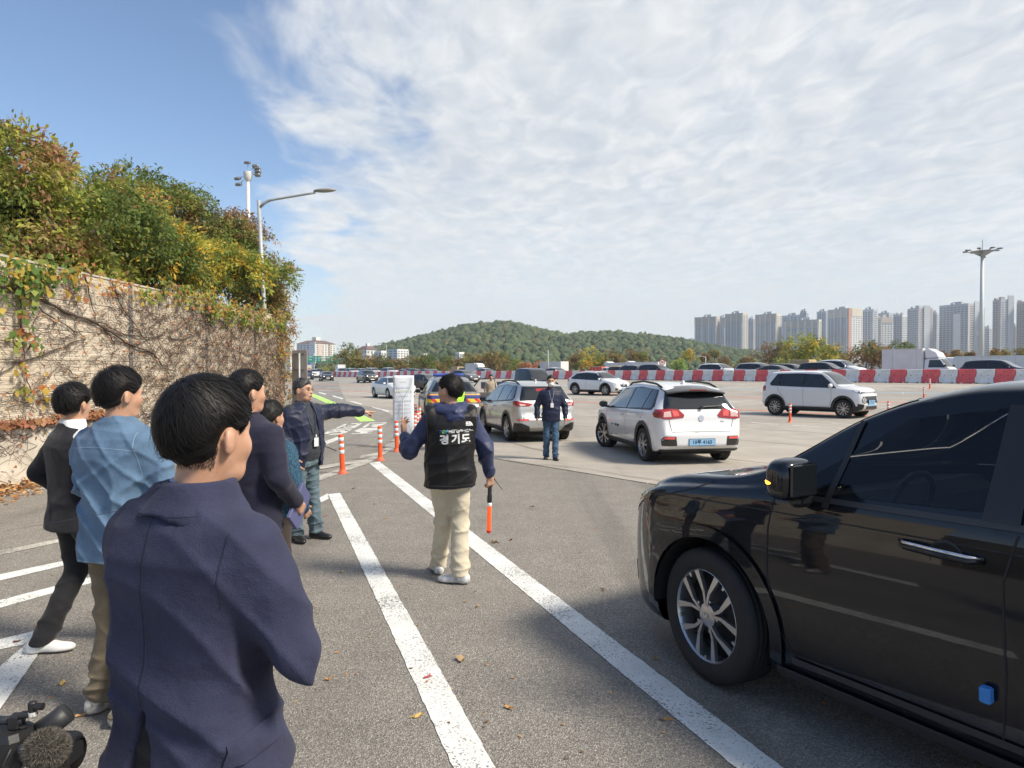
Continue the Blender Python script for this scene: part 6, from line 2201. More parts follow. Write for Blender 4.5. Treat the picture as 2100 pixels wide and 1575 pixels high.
# --- person in black suit by the wall
tp = [dict(name='shirt', m=C_WHITE, ease=.006, hem=1.2, neck=1.51, sleeve=0, fold=0), dict(name='suit_jacket', m=C_BLACK, ease=.024, hem=.80, neck=1.475, collar=.015, fold=.010, ff=10, seed=31, flare=.018, p=2.5)]
p3, hp3, J = person('person', 'person in black suit and white sneakers striding near the wall', px_loc(152, 4.25), 33, 1.645, .008,
     elbows=[(-.335, -.075, 1.14), (.275, -.02, 1.13)], wrists=[(-.215, .09, .97), (.225, .12, .95)],
     hands=[dict(d=(.5, .5, -.6), pn=(.6, 0, 0), curl=(.3, .5, .5, .5, .5)), dict(d=(-.3, .6, -.6), pn=(-.6, 0, 0), curl=(.3, .5, .5, .5, .5))],
     knees=[(-.085, .05, .50), (.10, .13, .51)], ankles=[(-.12, -.16, .085), (.10, .30, .085)], foot_yaw=(R(-42), R(-20)),
     top=tp, pants=dict(m=C_CHAR, ease=.018, seed=5, fold=.012, hem=.068), shoes=dict(m=M_SHW, s=M_SOLW), hair=dict(thick=.016, top=.020, strands=3500, slen=.06, sw=.0022, lift=.010, nape=.005, fuzz=2000), head_yaw=R(-26), build=1.0)
ribbon(tp[1]['obj'], 'vent', [(.0, -.4, .99), (.0, -.4, .80)], D, .005, M_STITCH, tp[1]['obj'])

# --- tall man in navy suit holding a notebook
tp = [dict(name='suit_jacket', m=cloth('dark_navy_suit', (.016, .016, .036), .8, 800, .2, .1, .15), ease=.026, hem=.80, neck=1.475, collar=.02, fold=.010, ff=10, seed=41, flare=.01)]
p4, hp3, J = person('person', 'man in dark navy suit holding a notebook, half hidden behind the nearest man', px_loc(508, 4.0), 22, 1.73, .008,
     elbows=[(-.24, 0, 1.13), (.255, -.04, 1.12)], wrists=[(-.20, .20, 1.02), (.235, .13, .965)],
     hands=[None, dict(d=(-.1, .75, -.65), pn=(-1, 0, 0), curl=(.3, .45, .5, .5, .5))],
     top=tp, pants=dict(m=C_CHAR, seed=6), shoes=dict(m=M_SHB, s=M_SOLB), hair=dict(thick=.016, top=.02, strands=2200, slen=.05, sw=.0018), head_yaw=R(18), build=1.03)
nb = empty('notebook', (0, 0, 0))
wv = Vector((.222, .20, .905))
mb = MB(); mb.box((0, 0, 0), (.022, .17, .235), 0, .003); nbm = mb.build('cover', mat('notebook_cover', (.10, .11, .24), .5), nb)
MB().box((0, .004, 0), (.015, .168, .228)).build('pages', mat('paper', (.80, .79, .74), .8), nb)
nb.parent = None
M4 = p4.matrix_basis if False else Matrix.Translation(p4.location) @ Matrix.Rotation(-R(22), 4, 'Z') @ Matrix.Diagonal((1.73 / 1.72,) * 3 + (1,))
nb.location = M4 @ Vector((.212, .185, .925)); nb.rotation_euler = (R(-38), R(6), -R(22) + .25)
tag(nb, 'slim blue grey notebook in the hand of the man in dark navy suit', 'notebook')

# --- person in teal knit behind him
tp = [dict(name='knit_sweater', m=C_TEAL, ease=.030, hem=.84, neck=1.46, fold=.014, ff=11, seed=51)]
person('person', 'dark haired person in teal knit sweater, mostly hidden by the navy suit', px_loc(556, 4.75), 30, 1.525, .009,
  elbows=[(-.24, -.02, 1.13), (.315, -.055, 1.10)], wrists=[(-.20, .18, 1.0), (.245, .10, .90)],
  top=tp, pants=dict(m=C_BRN, seed=7, ease=.022), shoes=dict(m=M_SHB, s=M_SOLB), hair=dict(thick=.018, top=.02, long=.10, strands=1200, sw=.002, slen=.06), build=.98)

# --- pointing man
def jk(F):
 pass
tp = [dict(name='polo_shirt', m=C_SHIRT, ease=.016, hem=.86, neck=1.47, collar=.02, sleeve=0, fold=.012, ff=12, seed=60, belly=.03, h=.0075),
  dict(name='jacket', m=C_SHELL, ease=.040, hem=.80, neck=1.475, collar=.02, fold=.020, ff=14, seed=61, belly=.02, open=(.10, .045), ox=.0, cuff=.93, h=.0075)]
pt, hp3, J = person('person', 'man in open navy jacket pointing right with outstretched arm', px_loc(622, 7.05), 122, 1.665, .0055,
     elbows=[(-.44, .10, 1.375), (.25, -.03, 1.12)], wrists=[(-.665, .20, 1.345), (.225, .10, .90)],
     hands=[dict(d=(-.93, .33, -.04), pn=(.1, .1, -1), curl=(.35, .02, .75, .85, .85), flip=1), None],
     knees=[(-.10, .03, .50), (.09, .03, .50)], ankles=[(-.12, .05, .085), (.10, -.02, .085)], foot_yaw=(R(14), R(-12)),
     top=tp, pants=dict(m=C_JEANS2, ease=.022, seed=9, fold=.018, hem=.074), shoes=dict(m=M_SHB, s=M_SOLB), hair=dict(m=M_HAIRG, thick=.009, top=.016, fringe=.022, strands=900, sw=.002, slen=.035), head_yaw=R(-14), face=True, build=1.08,
     shoulders=[(-.20, -.0, 1.405), (.19, -.01, 1.405)])
mb = MB()
for sx in (-1, 1):
 c = Vector((sx * .034, .101, 1.608))
 ring = [tuple(hp3((c.x + .021 * math.cos(a), c.y - .004 * abs(math.cos(a)), c.z + .014 * math.sin(a)))) for a in [2 * math.pi * i / 12 for i in range(13)]]
 mb.tube(ring, .0012, 5, False)
 mb.tube([hp3((sx * .055, .094, 1.612)), hp3((sx * .083, .02, 1.612)), hp3((sx * .084, -.01, 1.605))], .0013, 5)
mb.tube([hp3((-.013, .104, 1.612)), hp3((.013, .104, 1.612))], .0012, 5)
mb.build('glasses', mat('glasses_frame', (.10, .09, .085), .4, .5), pt)
pol = tp[0]['obj']
for sx in (-1, 1):
 ribbon(pol, 'lanyard', [(sx * .06, .4, 1.45), (sx * .045, .4, 1.30), (sx * .012, .4, 1.145)], (0, -1, 0), .012, M_LANY, pt, .010)
q = Vector((0, .17, 1.09))
MB().box((0.0, .195, 1.06), (.058, .006, .092), 0, .002).build('id_card', M_CARD, pt)
MB().box((0.0, .193, 1.125), (.014, .01, .03), 0, .002).build('badge_clip', mat('clip_white', (.7, .7, .7), .4), pt)

# --- man in black vest with baton
def vest_x(F):
 pass
tp = [dict(name='blue_jacket', m=C_SHELL2, ease=.026, hem=.80, neck=1.45, fold=.022, ff=17, seed=71, cuff=.92, belly=.015),
  dict(name='vest', m=C_VEST, ease=.047, hem=.805, neck=1.475, collar=.012, sleeve=0, fold=.018, ff=10, seed=73, fdir=(1.5, 1, .9), belly=.03, it=2, p=2.3)]
pv_, hp3, J = person('person', 'man in black lettered vest and cream trousers walking away with a baton', px_loc(923, 5.62), -12, 1.70, .0065,
      elbows=[(-.335, .03, 1.115), (.285, -.02, 1.12)], wrists=[(-.365, .245, 1.215), (.345, .05, .885)],
      hands=[dict(d=(-.05, .35, .93), pn=(.75, -.6, .2), curl=(.25, .15, .35, .5, .55)), dict(d=(.06, .12, -.99), pn=(-.35, .9, 0), curl=(.75, .80, .85, .85, .85))],
      knees=[(-.04, .14, .50), (.085, .03, .50)], ankles=[(-.075, .27, .085), (.075, -.06, .085)], foot_yaw=(R(8), R(62)), foot_pitch=(0, 0),
      top=tp, pants=dict(m=C_KHAKI, ease=.026, seed=12, fold=.013, hem=.072), shoes=dict(m=mat('white_runner', (.72, .72, .70), .55, var=.25, var_scale=22, var2=(.35, .38, .42)), s=M_SOLW, heel=.006),
      hair=dict(m=M_HAIR, thick=.012, top=.016, strands=3500, sw=.0022, slen=.04, lift=.008, fuzz=2000), head_yaw=R(-46), build=1.03)
vs = tp[1]['obj']
M_PATCH = mat('vest_patch', (.014, .014, .015), .75)
pch = grid_patch(vs, 'patch', (.020, -.4, 1.232), (1, 0, .03), (-.03, 0, 1), .265, .125, D, M_PATCH, vs, .006, 14, 7)
wt = mat('vest_lettering', (.86, .86, .86), .6)
text_on(pch, '경', .082, (-.068, -.4, 1.208), (1, 0, .03), (-.03, 0, 1), D, wt, vs, 'lettering', .003, .0036)
text_on(pch, '기', .082, (.025, -.4, 1.212), (1, 0, .03), (-.03, 0, 1), D, wt, vs, 'lettering', .003, .0036)
text_on(pch, '도', .082, (.108, -.4, 1.214), (1, 0, .03), (-.03, 0, 1), D, wt, vs, 'lettering', .003, .0036)
for ch, x, c in (('3', -.100, (.03, .05, .22)), ('6', -.078, (.25, .70, .15)), ('5', -.056, (.06, .38, .62))):
 text_on(pch, ch, .044, (x, -.4, 1.277), (1, 0, .03), (-.03, 0, 1), D, mat('digit_' + ch, c, .6), vs, 'lettering', .003, .0020)
text_on(pch, '체납정리단', .044, (.040, -.4, 1.284), (1, 0, .03), (-.03, 0, 1), D, wt, vs, 'lettering', .003, .0012, .95)
# half-dome emblem at the right shoulder
pts = []
c0 = Vector((.150, -.4, 1.330))
def qd(r, a0, a1, n=9):
 return [(r * math.cos(a0 + (a1 - a0) * i / n), r * math.sin(a0 + (a1 - a0) * i / n)) for i in range(n + 1)]
V, Fq = [], []
for (r0, r1) in ((.0, .012), (.015, .024), (.027, .037)):
 A, B_ = qd(r0, 0, math.pi / 2), qd(r1, 0, math.pi / 2)
 b = len(V)
 for (x0, z0), (x1, z1) in zip(A, B_):
  V += [c0 + Vector((x0 - .018, 0, z0 - .01)), c0 + Vector((x1 - .018, 0, z1 - .01))]
 for i in range(9):
  Fq.append((b + 2 * i, b + 2 * i + 1, b + 2 * i + 3, b + 2 * i + 2))
project(vs, 'emblem', V, Fq, D, wt, vs, .004)
b = []
for k in range(3):
 V = [c0 + Vector((-.040, 0, -.008 + k * .012)), c0 + Vector((-.020, 0, -.008 + k * .012)), c0 + Vector((-.020, 0, .0 + k * .012)), c0 + Vector((-.040, 0, .0 + k * .012))]
 project(vs, 'emblem', V, [(0, 1, 2, 3)], D, wt, vs, .004)
for sx in (-1, 1):
 ribbon(vs, 'piping', [(sx * .205, -.4, 1.43), (sx * .200, -.4, 1.32), (sx * .195, -.4, 1.20), (sx * .205, -.4, 1.12)], D, .004, mat('vest_piping', (.06, .06, .065), .5), vs, .003)
ribbon(vs, 'hem_seam', [(-.19, -.4, .835), (0, -.4, .83), (.19, -.4, .835)], D, .004, mat('vest_piping', 0), vs, .002)
# hood lying on the shoulders
F = Field((-.22, -.26, 1.26), (.22, .14, 1.56), .0065)
F.ell((0, -.085, 1.435), (.135, .085, .055), 0).cone((-.10, -.03, 1.455), (.10, -.03, 1.455), .055, .055, .03).ell((.02, -.135, 1.385), (.085, .045, .055), .03)
F.cone((-.115, .0, 1.46), (-.07, .07, 1.44), .035, .03, .03).cone((.115, .0, 1.46), (.07, .07, 1.44), .035, .03, .03)
ff_ = Fold(83, 26, (1, 1, 1.2)); F.displace(lambda X, Y, Z: ff_(X, Y, Z) * .030)
F.cut(lambda X, Y, Z: .062 - np.sqrt(X ** 2 + ((Y + .0) * .95) ** 2) + 0 * Z)
part('hood', F, C_SHELL2, pv_, 1)
# baton in his right hand
W2 = Matrix.Translation(pv_.location) @ Matrix.Rotation(R(12), 4, 'Z') @ Matrix.Diagonal((1.70 / 1.72,) * 3 + (1,))
gw = W2 @ Vector((.352, .085, .800))
bt = empty('traffic_baton', gw)
bt.rotation_euler = (R(3), R(1.5), 0)
MB().lathe([(0, .075), (.016, .072), (.018, .04), (.017, -.09), (.021, -.10), (.021, -.155), (.019, -.16), (0, -.16)], 16).build('handle', M_BLACKP, bt, 'auto')
MB().lathe([(.0185, -.16), (.0195, -.161), (.0195, -.190), (.0185, -.191)], 16).build('white_ring', M_WHITEP, bt, True)
MB().lathe([(.018, -.19), (.0185, -.195), (.0185, -.405), (.016, -.408)], 16).build('light_tube', mat('baton_red', (.95, .13, .03), .35, emit=(1.0, .10, .02), emit_s=.35), bt, True)
MB().lathe([(.0195, -.40), (.020, -.418), (.012, -.425), (0, -.426)], 16).build('end_cap', mat('baton_cap', (.65, .05, .03), .4), bt, True)
tag(bt, 'orange red traffic baton hanging from the hand of the vest man', 'baton')
an_ = empty('radio', gw + Vector((.02, -.015, .04)))
MB().box((0.0, .03, .0), (.03, .02, .07), 0, .005).build('case', M_BLACKP, an_)
MB().tube([(.005, .015, .02), (.045, .0, -.035), (.085, -.01, -.085)], [.004, .003, .0025], 6).build('antenna', M_BLACKP, an_, True)
tag(an_, 'thin black radio antenna sticking out beside the baton hand', 'radio')

# --- masked man walking towards the camera
tp = [dict(name='shirt', m=C_SHIRT, ease=.004, hem=1.2, neck=1.50, sleeve=0, fold=0), dict(name='jacket', m=C_SHELL, ease=.028, hem=.795, neck=1.475, collar=.03, fold=.014, ff=12, seed=91, belly=.01)]
pm, hp3, J = person('person', 'man in dark jacket and white face mask walking towards the camera', px_loc(1130, 13.55), 176, 1.675, .0075,
     elbows=[(-.285, -.01, 1.12), (.285, -.02, 1.12)], wrists=[(-.285, .07, .875), (.29, .06, .87)],
     knees=[(-.085, .06, .50), (.085, .0, .50)], ankles=[(-.075, .09, .085), (.09, -.10, .10)], foot_yaw=(R(6), R(-10)),
     top=tp, pants=dict(m=C_JEANS, ease=.018, seed=14, fold=.014), shoes=dict(m=M_SHB, s=M_SOLB), hair=dict(m=M_HAIR, thick=.010, top=.016, fringe=.030), face=True, head_yaw=R(4))
F = Field((-.10, .0, 1.47), (.10, .16, 1.63), .005)
F.ell((0, .045, 1.552), (.060, .070, .055), 0)
F.cut(lambda X, Y, Z: np.maximum(.045 - Y, Z - 1.596) + 0 * X)
mk = part('face_mask', F, mat('mask_white', (.82, .82, .82), .7), pm, 1)
for sx in (-1, 1):
 MB().tube([(sx * .055, .07, 1.575), (sx * .086, .0, 1.60)], .0015, 5).build('mask_strap', M_WHITEP, mk)
mb = MB()
for sx in (-1, 1):
 mb.tube([(sx * .034 + .021 * math.cos(a), .100, 1.612 + .014 * math.sin(a)) for a in [2 * math.pi * i / 12 for i in range(13)]], .0016, 5, False)
mb.tube([(-.013, .103, 1.616), (.013, .103, 1.616)], .0014, 5)
mb.build('glasses', mat('glasses_frame', 0), pm)
for sx in (-1, 1):
 ribbon(tp[1]['obj'], 'lanyard', [(sx * .05, .4, 1.42), (sx * .03, .4, 1.30), (.0, .4, 1.20)], (0, -1, 0), .010, mat('lanyard_grey', (.20, .22, .27), .7), pm, .004)
MB().box((0, .175, 1.125), (.062, .006, .09), 0, .002).build('id_card', M_CARD, pm)
MB().box((0, .172, 1.19), (.016, .01, .035), 0, .002).build('badge_clip', mat('clip_white', 0), pm)

# --- police officer beyond the vest man
tp = [dict(name='jacket', m=C_SHELL, ease=.024, hem=.85, neck=1.47, fold=.012, seed=95), dict(name='safety_vest', m=C_NEON, ease=.036, hem=.90, neck=1.45, sleeve=0, fold=.010, seed=96)]
po, hp3, J = person('person', 'officer in neon green vest beside the police car, behind the vest man', px_loc(934, 15.2), 150, 1.60, .010, elbows=[(-.25, 0, 1.13), (.27, -.02, 1.13)], wrists=[(-.18, .22, 1.1), (.24, .12, .93)],
     top=tp, pants=dict(m=C_CHAR), shoes=dict(m=M_SHB, s=M_SOLB), hair=dict(m=M_HAIRG, thick=.014, top=.02), face=True, head_yaw=R(30))

# --- woman behind the open police car door
tp = [dict(name='blouse', m=C_BEIGE, ease=.020, hem=.85, neck=1.46, fold=.010, seed=98)]
person('person', 'dark haired person in beige top behind the open car door', px_loc(1007, 27.5), 172, 1.66, .011, top=tp, pants=dict(m=C_CHAR), shoes=dict(m=M_SHB, s=M_SOLB), hair=dict(thick=.014, top=.018, fringe=.01, long=.06), face=True)
# ================================================================== vehicles
def mono(xs, ys):
 """Monotone cubic interpolation."""
 xs, ys = np.array(xs, float), np.array(ys, float)
 h = np.diff(xs); dl = np.diff(ys) / h
 m = np.zeros_like(xs)
 m[1:-1] = np.where(dl[:-1] * dl[1:] > 0, 2 * dl[:-1] * dl[1:] / np.where(np.abs(dl[:-1] + dl[1:]) < 1e-9, 1, dl[:-1] + dl[1:]), 0)
 m[0], m[-1] = dl[0], dl[-1]
 def f(x):
  x = np.clip(np.asarray(x, float), xs[0], xs[-1])
  i = np.clip(np.searchsorted(xs, x) - 1, 0, len(h) - 1)
  t = (x - xs[i]) / h[i]
  return (2 * t ** 3 - 3 * t ** 2 + 1) * ys[i] + (t ** 3 - 2 * t ** 2 + t) * h[i] * m[i] + (-2 * t ** 3 + 3 * t ** 2) * ys[i + 1] + (t ** 3 - t ** 2) * h[i] * m[i + 1]
 return f

def crom(P, sub):
 P = np.array(P, float)
 Q = np.concatenate([2 * P[:1] - P[1:2], P, 2 * P[-1:] - P[-2:-1]])
 out_ = []
 for i in range(1, len(Q) - 2):
  for k in range(sub):
   t = k / sub
   a, b, c, d = Q[i - 1], Q[i], Q[i + 1], Q[i + 2]
   out_.append(.5 * ((2 * b) + (c - a) * t + (2 * a - 5 * b + 4 * c - d) * t * t + (3 * b - a - 3 * c + d) * t ** 3))
 out_.append(P[-1])
 return np.array(out_)

class Body:
 """Lofted car shell with exact polygon cuts and surface patches."""
 def __init__(s, sp, nst=64, sub=3):
  y0, y1 = sp['top'][0][0], sp['top'][-1][0]
  fz = {k: mono(*zip(*sp[k])) for k in ('top', 'bot', 'belt', 'w', 'wt')}
  s.f = fz
  u = np.linspace(0, 1, nst)
  ys = y0 + (y1 - y0) * u
  ys = np.unique(np.concatenate([ys, y0 + np.array([.012, .03, .06, .1]), y1 - np.array([.012, .03, .06, .1])]))
  rings = []
  for y in ys:
   zb, zt, zs, w_, wt = (float(fz[k](y)) for k in ('bot', 'top', 'belt', 'w', 'wt'))
   zs = min(zs, zt - .025)
   wt = min(wt, w_ * .93)
   hg = zt - zs
   hb = zs - zb
   bul = sp.get('bulge', 1.0)
   P = [(0, zb), (.70 * w_, zb), (.90 * w_, zb + .008), (.965 * w_, zb + min(.07, hb * .2)), (.992 * w_, zb + .36 * hb), (1.0 * w_, zb + .60 * hb), (.990 * w_, zb + .84 * hb), (.962 * w_, zs),
     (wt + (.945 * w_ - wt) * .56, zs + .42 * hg), (wt + .015 * w_, zs + .80 * hg), (wt * .94, zs + .925 * hg), (wt * .62, zs + .982 * hg), (0, zt)]
   c = crom(P, sub)
   c[:, 0] = np.maximum(c[:, 0], 0); c[0, 0] = 0; c[-1, 0] = 0
   rings.append(np.stack([c[:, 0], np.full(len(c), y), c[:, 1]], 1))
  # rounded end caps
  def cap(ring, sgn):
   o = []
   zc = (ring[:, 2].min() + ring[:, 2].max()) / 2
   for k, dy in ((.985, .010), (.94, .022), (.6, .03)):
    r = ring.copy(); r[:, 0] *= k; r[:, 2] = zc + (r[:, 2] - zc) * k; r[:, 1] += sgn * dy
    o.append(r)
   return o
  rings = cap(rings[0], -1)[::-1] + rings + cap(rings[-1], 1)
  Rn = np.array(rings)
  m, n = Rn.shape[:2]
  L = Rn.copy(); L[..., 0] *= -1
  full = np.concatenate([Rn, L[:, 1:-1][:, ::-1]], 1)
  k = full.shape[1]
  V = full.reshape(-1, 3)
  i = np.arange(m - 1)[:, None] * k; j = np.arange(k)[None]; j2 = (j + 1) % k
  Q = np.stack([i + j, i + j2, i + k + j2, i + k + j], -1).reshape(-1, 4)
  T = np.concatenate([Q[:, [0, 1, 2]], Q[:, [0, 2, 3]]])
  c0 = len(V); V = np.concatenate([V, full[0].mean(0, keepdims=True), full[-1].mean(0, keepdims=True)])
  jj = np.arange(k)
  T = np.concatenate([T, np.stack([np.full(k, c0), (jj + 1) % k, jj], 1), np.stack([np.full(k, c0 + 1), (m - 1) * k + jj, (m - 1) * k + (jj + 1) % k], 1)])
  a, b, c = V[T[:, 0]], V[T[:, 1]], V[T[:, 2]]
  fn = np.cross(b - a, c - a)
  # orient outward
  ctr = np.array([0, (y0 + y1) / 2, .8])
  if ((fn * ((a + b + c) / 3 - ctr)).sum(1) > 0).mean() < .5:
   T = T[:, ::-1]; fn = -fn
  N = np.zeros_like(V)
  for q in range(3):
   np.add.at(N, T[:, q], fn)
  s.V, s.N = V, unit(N)
  s.polys = [tuple(t) for t in T]
  s.T = T; s.FN = unit(fn)

 AX = {'L': (1, 2), 'R': (1, 2), 'F': (0, 2), 'B': (0, 2), 'T': (0, 1)}

 def sel(s, proj):
  n = s.FN
  return {'L': n[:, 0] < -.22, 'R': n[:, 0] > .22, 'F': n[:, 1] > .12, 'B': n[:, 1] < -.12, 'T': n[:, 2] > .2}[proj]

 @staticmethod
 def _ccw(poly):
  a = sum(poly[i][0] * poly[(i + 1) % len(poly)][1] - poly[(i + 1) % len(poly)][0] * poly[i][1] for i in range(len(poly)))
  return poly if a > 0 else poly[::-1]

 @staticmethod
 def _split(pts, e0, e1, ax):
  """split a polygon (list of 6-vectors) by the line e0->e1; returns inside, outside"""
  dx, dy = e1[0] - e0[0], e1[1] - e0[1]
  d = [dx * (p[ax[1]] - e0[1]) - dy * (p[ax[0]] - e0[0]) for p in pts]
  I, O = [], []
  n = len(pts)
  for i in range(n):
   j = (i + 1) % n
   if d[i] >= 0: I.append(pts[i])
   if d[i] <= 0: O.append(pts[i])
   if d[i] * d[j] < 0:
    t = d[i] / (d[i] - d[j])
    q = pts[i] + (pts[j] - pts[i]) * t
    I.append(q); O.append(q)
  return I, O

 def _cands(s, proj, poly):
  ax = s.AX[proj]
  P = s.V[s.T][:, :, list(ax)]
  lo, hi = np.min(poly, 0), np.max(poly, 0)
  m = s.sel(proj) & (P.max(1) >= lo).all(1) & (P.min(1) <= hi).all(1)
  return np.nonzero(m)[0], ax

 def clip(s, proj, polys, off):
  """surface pieces inside convex polygons, lifted by off along the normals"""
  out_v, out_f, key = [], [], {}
  for poly in polys:
   poly = s._ccw(list(poly))
   idx, ax = s._cands(proj, poly)
   Pq = s.V[s.T[idx]][:, :, list(ax)]
   E0 = np.array(poly); E1 = np.roll(E0, -1, 0); dE = E1 - E0
   dist = dE[None, None, :, 0] * (Pq[:, :, None, 1] - E0[None, None, :, 1]) - dE[None, None, :, 1] * (Pq[:, :, None, 0] - E0[None, None, :, 0])
   inside = (dist >= 0).all((1, 2)); gone = (dist < 0).all(1).any(1)
   for t, ins, gn in zip(idx, inside, gone):
    if gn:
     continue
    pts = [np.concatenate([s.V[v], s.N[v]]) for v in s.T[t]]
    for i in range(0 if not ins else len(poly), len(poly)):
     pts, _ = s._split(pts, poly[i], poly[(i + 1) % len(poly)], ax)
     if len(pts) < 3:
      break
    if len(pts) < 3:
     continue
    f = []
    for p in pts:
     n = p[3:] / max(np.linalg.norm(p[3:]), 1e-9)
     q = p[:3] + n * off
     kk = (round(q[0], 4), round(q[1], 4), round(q[2], 4))
     if kk not in key:
      key[kk] = len(out_v); out_v.append(tuple(q))
     if key[kk] not in f:
      f.append(key[kk])
    if len(f) > 2:
     out_f.append(tuple(f))
  return out_v, out_f

 def patch(s, name, proj, polys, mat_, parent, off=.003):
  if polys and isinstance(polys[0][0], (int, float)):
   polys = [polys]
  v, f = s.clip(proj, polys, off)
  if not f:
   return None
  return mesh_obj(name, v, f, mat_, parent, True)

 def line(s, name, proj, pts, wd, mat_, parent, off=.0015):
  quads = []
  for a, b in zip(pts, pts[1:]):
   dx, dy = b[0] - a[0], b[1] - a[1]
   l = math.hypot(dx, dy) or 1
   nx, ny = -dy / l * wd / 2, dx / l * wd / 2
   ex, ey = dx / l * wd * .3, dy / l * wd * .3
   quads.append([(a[0] + nx - ex, a[1] + ny - ey), (b[0] + nx + ex, b[1] + ny + ey), (b[0] - nx + ex, b[1] - ny + ey), (a[0] - nx - ex, a[1] - ny - ey)])
  return s.patch(name, proj, quads, mat_, parent, off)

 def ring(s, name, proj, c, r0, r1, a0, a1, mat_, parent, off=.006, n=20):
  qs = []
  for i in range(n):
   t0, t1 = a0 + (a1 - a0) * i / n, a0 + (a1 - a0) * (i + 1) / n
   qs.append([(c[0] + r0 * math.cos(t0), c[1] + r0 * math.sin(t0)), (c[0] + r1 * math.cos(t0), c[1] + r1 * math.sin(t0)), (c[0] + r1 * math.cos(t1), c[1] + r1 * math.sin(t1)), (c[0] + r0 * math.cos(t1), c[1] + r0 * math.sin(t1))])
  return s.patch(name, proj, qs, mat_, parent, off)

 def build(s, name, mat_, parent, holes=()):
  """the shell itself, with convex holes (proj, poly) cut out"""
  cutm = {}
  for proj, poly in holes:
   poly = s._ccw(list(poly))
   idx, ax = s._cands(proj, poly)
   for t in idx:
    cutm.setdefault(t, []).append((poly, ax))
  vs, fs, key = [], [], {}
  def vid(p):
   kk = (round(p[0], 5), round(p[1], 5), round(p[2], 5))
   if kk not in key:
    key[kk] = len(vs); vs.append(tuple(p[:3]))
   return key[kk]
  keepm = np.ones(len(s.T), bool)
  keepm[list(cutm)] = False
  vs = [tuple(p) for p in s.V.tolist()]
  key = {(round(p[0], 5), round(p[1], 5), round(p[2], 5)): i for i, p in enumerate(vs)}
  fs = [tuple(t) for t in s.T[keepm].tolist()]
  for t in cutm:
   tri = s.T[t]
   pieces = [[s.V[v] for v in tri]]
   for poly, ax in cutm.get(t, ()):
    nxt = []
    for pc in pieces:
     cur = pc
     for i in range(len(poly)):
      I, O = s._split(cur, poly[i], poly[(i + 1) % len(poly)], ax)
      if len(O) >= 3:
       nxt.append(O)
      cur = I
      if len(cur) < 3:
       break
    pieces = nxt
   for pc in pieces:
    f = []
    for p in pc:
     i = vid(p)
     if i not in f:
      f.append(i)
    if len(f) > 2:
     fs.append(tuple(f))
  return mesh_obj(name, vs, fs, mat_, parent, True)

def ngon(c, r, n=28, a0=0.0):
 return [(c[0] + r * math.cos(a0 + 2 * math.pi * i / n), c[1] + r * math.sin(a0 + 2 * math.pi * i / n)) for i in range(n)]

def paint(name, col, metal=0.0, rough=.35, spec=.5, coat=1.0):
 return mat('car_' + name, col, rough, metal, spec, coat=coat, coat_rough=.03)

P_WHITE = paint('white', (.74, .75, .76)); P_BLACK = paint('black', (.010, .010, .012), .2); P_SILVER = paint('silver', (.50, .51, .51), .55, .38); P_GREY = paint('grey', (.10, .105, .115), .4)
P_DBLUE = paint('dark_blue', (.012, .020, .055), .3); P_NAVY = paint('navy', (.035, .055, .10), .2, .45); P_RED = paint('red', (.45, .03, .02)); P_YEL = paint('yellow', (.62, .40, .06)); P_VAN = paint('van_black', (.005, .0053, .0085), .0, .4, .12, 1.0)
M_LENS = mat('clear_lens', (.55, .57, .60), .08, .2, coat=1.0); M_LENSD = mat('smoked_lens', (.05, .055, .06), .06, coat=1.0)
M_TAIL = mat('tail_red', (.33, .012, .015), .12, coat=1.0); M_TAILB = mat('tail_bright', (.72, .10, .09), .15, coat=1.0)
M_LIT = mat('lit_headlamp', (.9, .9, .85), .2, emit=(1, .96, .85), emit_s=2.2)
M_SEAM = mat('panel_gap', (.02, .02, .022), .8)
M_GRILLE = mat('grille_black', (.012, .012, .013), .35, bump=.6, bump_scale=90)
M_PLW = mat('plate_white', (.78, .78, .76), .5); M_PLB = mat('plate_blue', (.24, .47, .72), .5); M_PLT = mat('plate_ink', (.02, .025, .04), .6)
M_RIMD = mat('rim_dark', (.02, .02, .022), .5, .3)
_WH = {}

def see_glass(name, tint):
 m = bpy.data.materials.new(name); m.use_nodes = True
 t = NT(m.node_tree)
 o = t.n('ShaderNodeOutputMaterial')
 tr = t.n('ShaderNodeBsdfTransparent'); tr.inputs[0].default_value = (*tint, 1)
 gl = t.n('ShaderNodeBsdfGlossy'); gl.inputs['Roughness'].default_value = .02
 fr = t.n('ShaderNodeFresnel'); fr.inputs[0].default_value = 1.55
 mx = t.n('ShaderNodeMixShader')
 t.t.links.new(fr.outputs[0], mx.inputs[0]); t.t.links.new(tr.outputs[0], mx.inputs[1]); t.t.links.new(gl.outputs[0], mx.inputs[2]); t.t.links.new(mx.outputs[0], o.inputs[0])
 return m

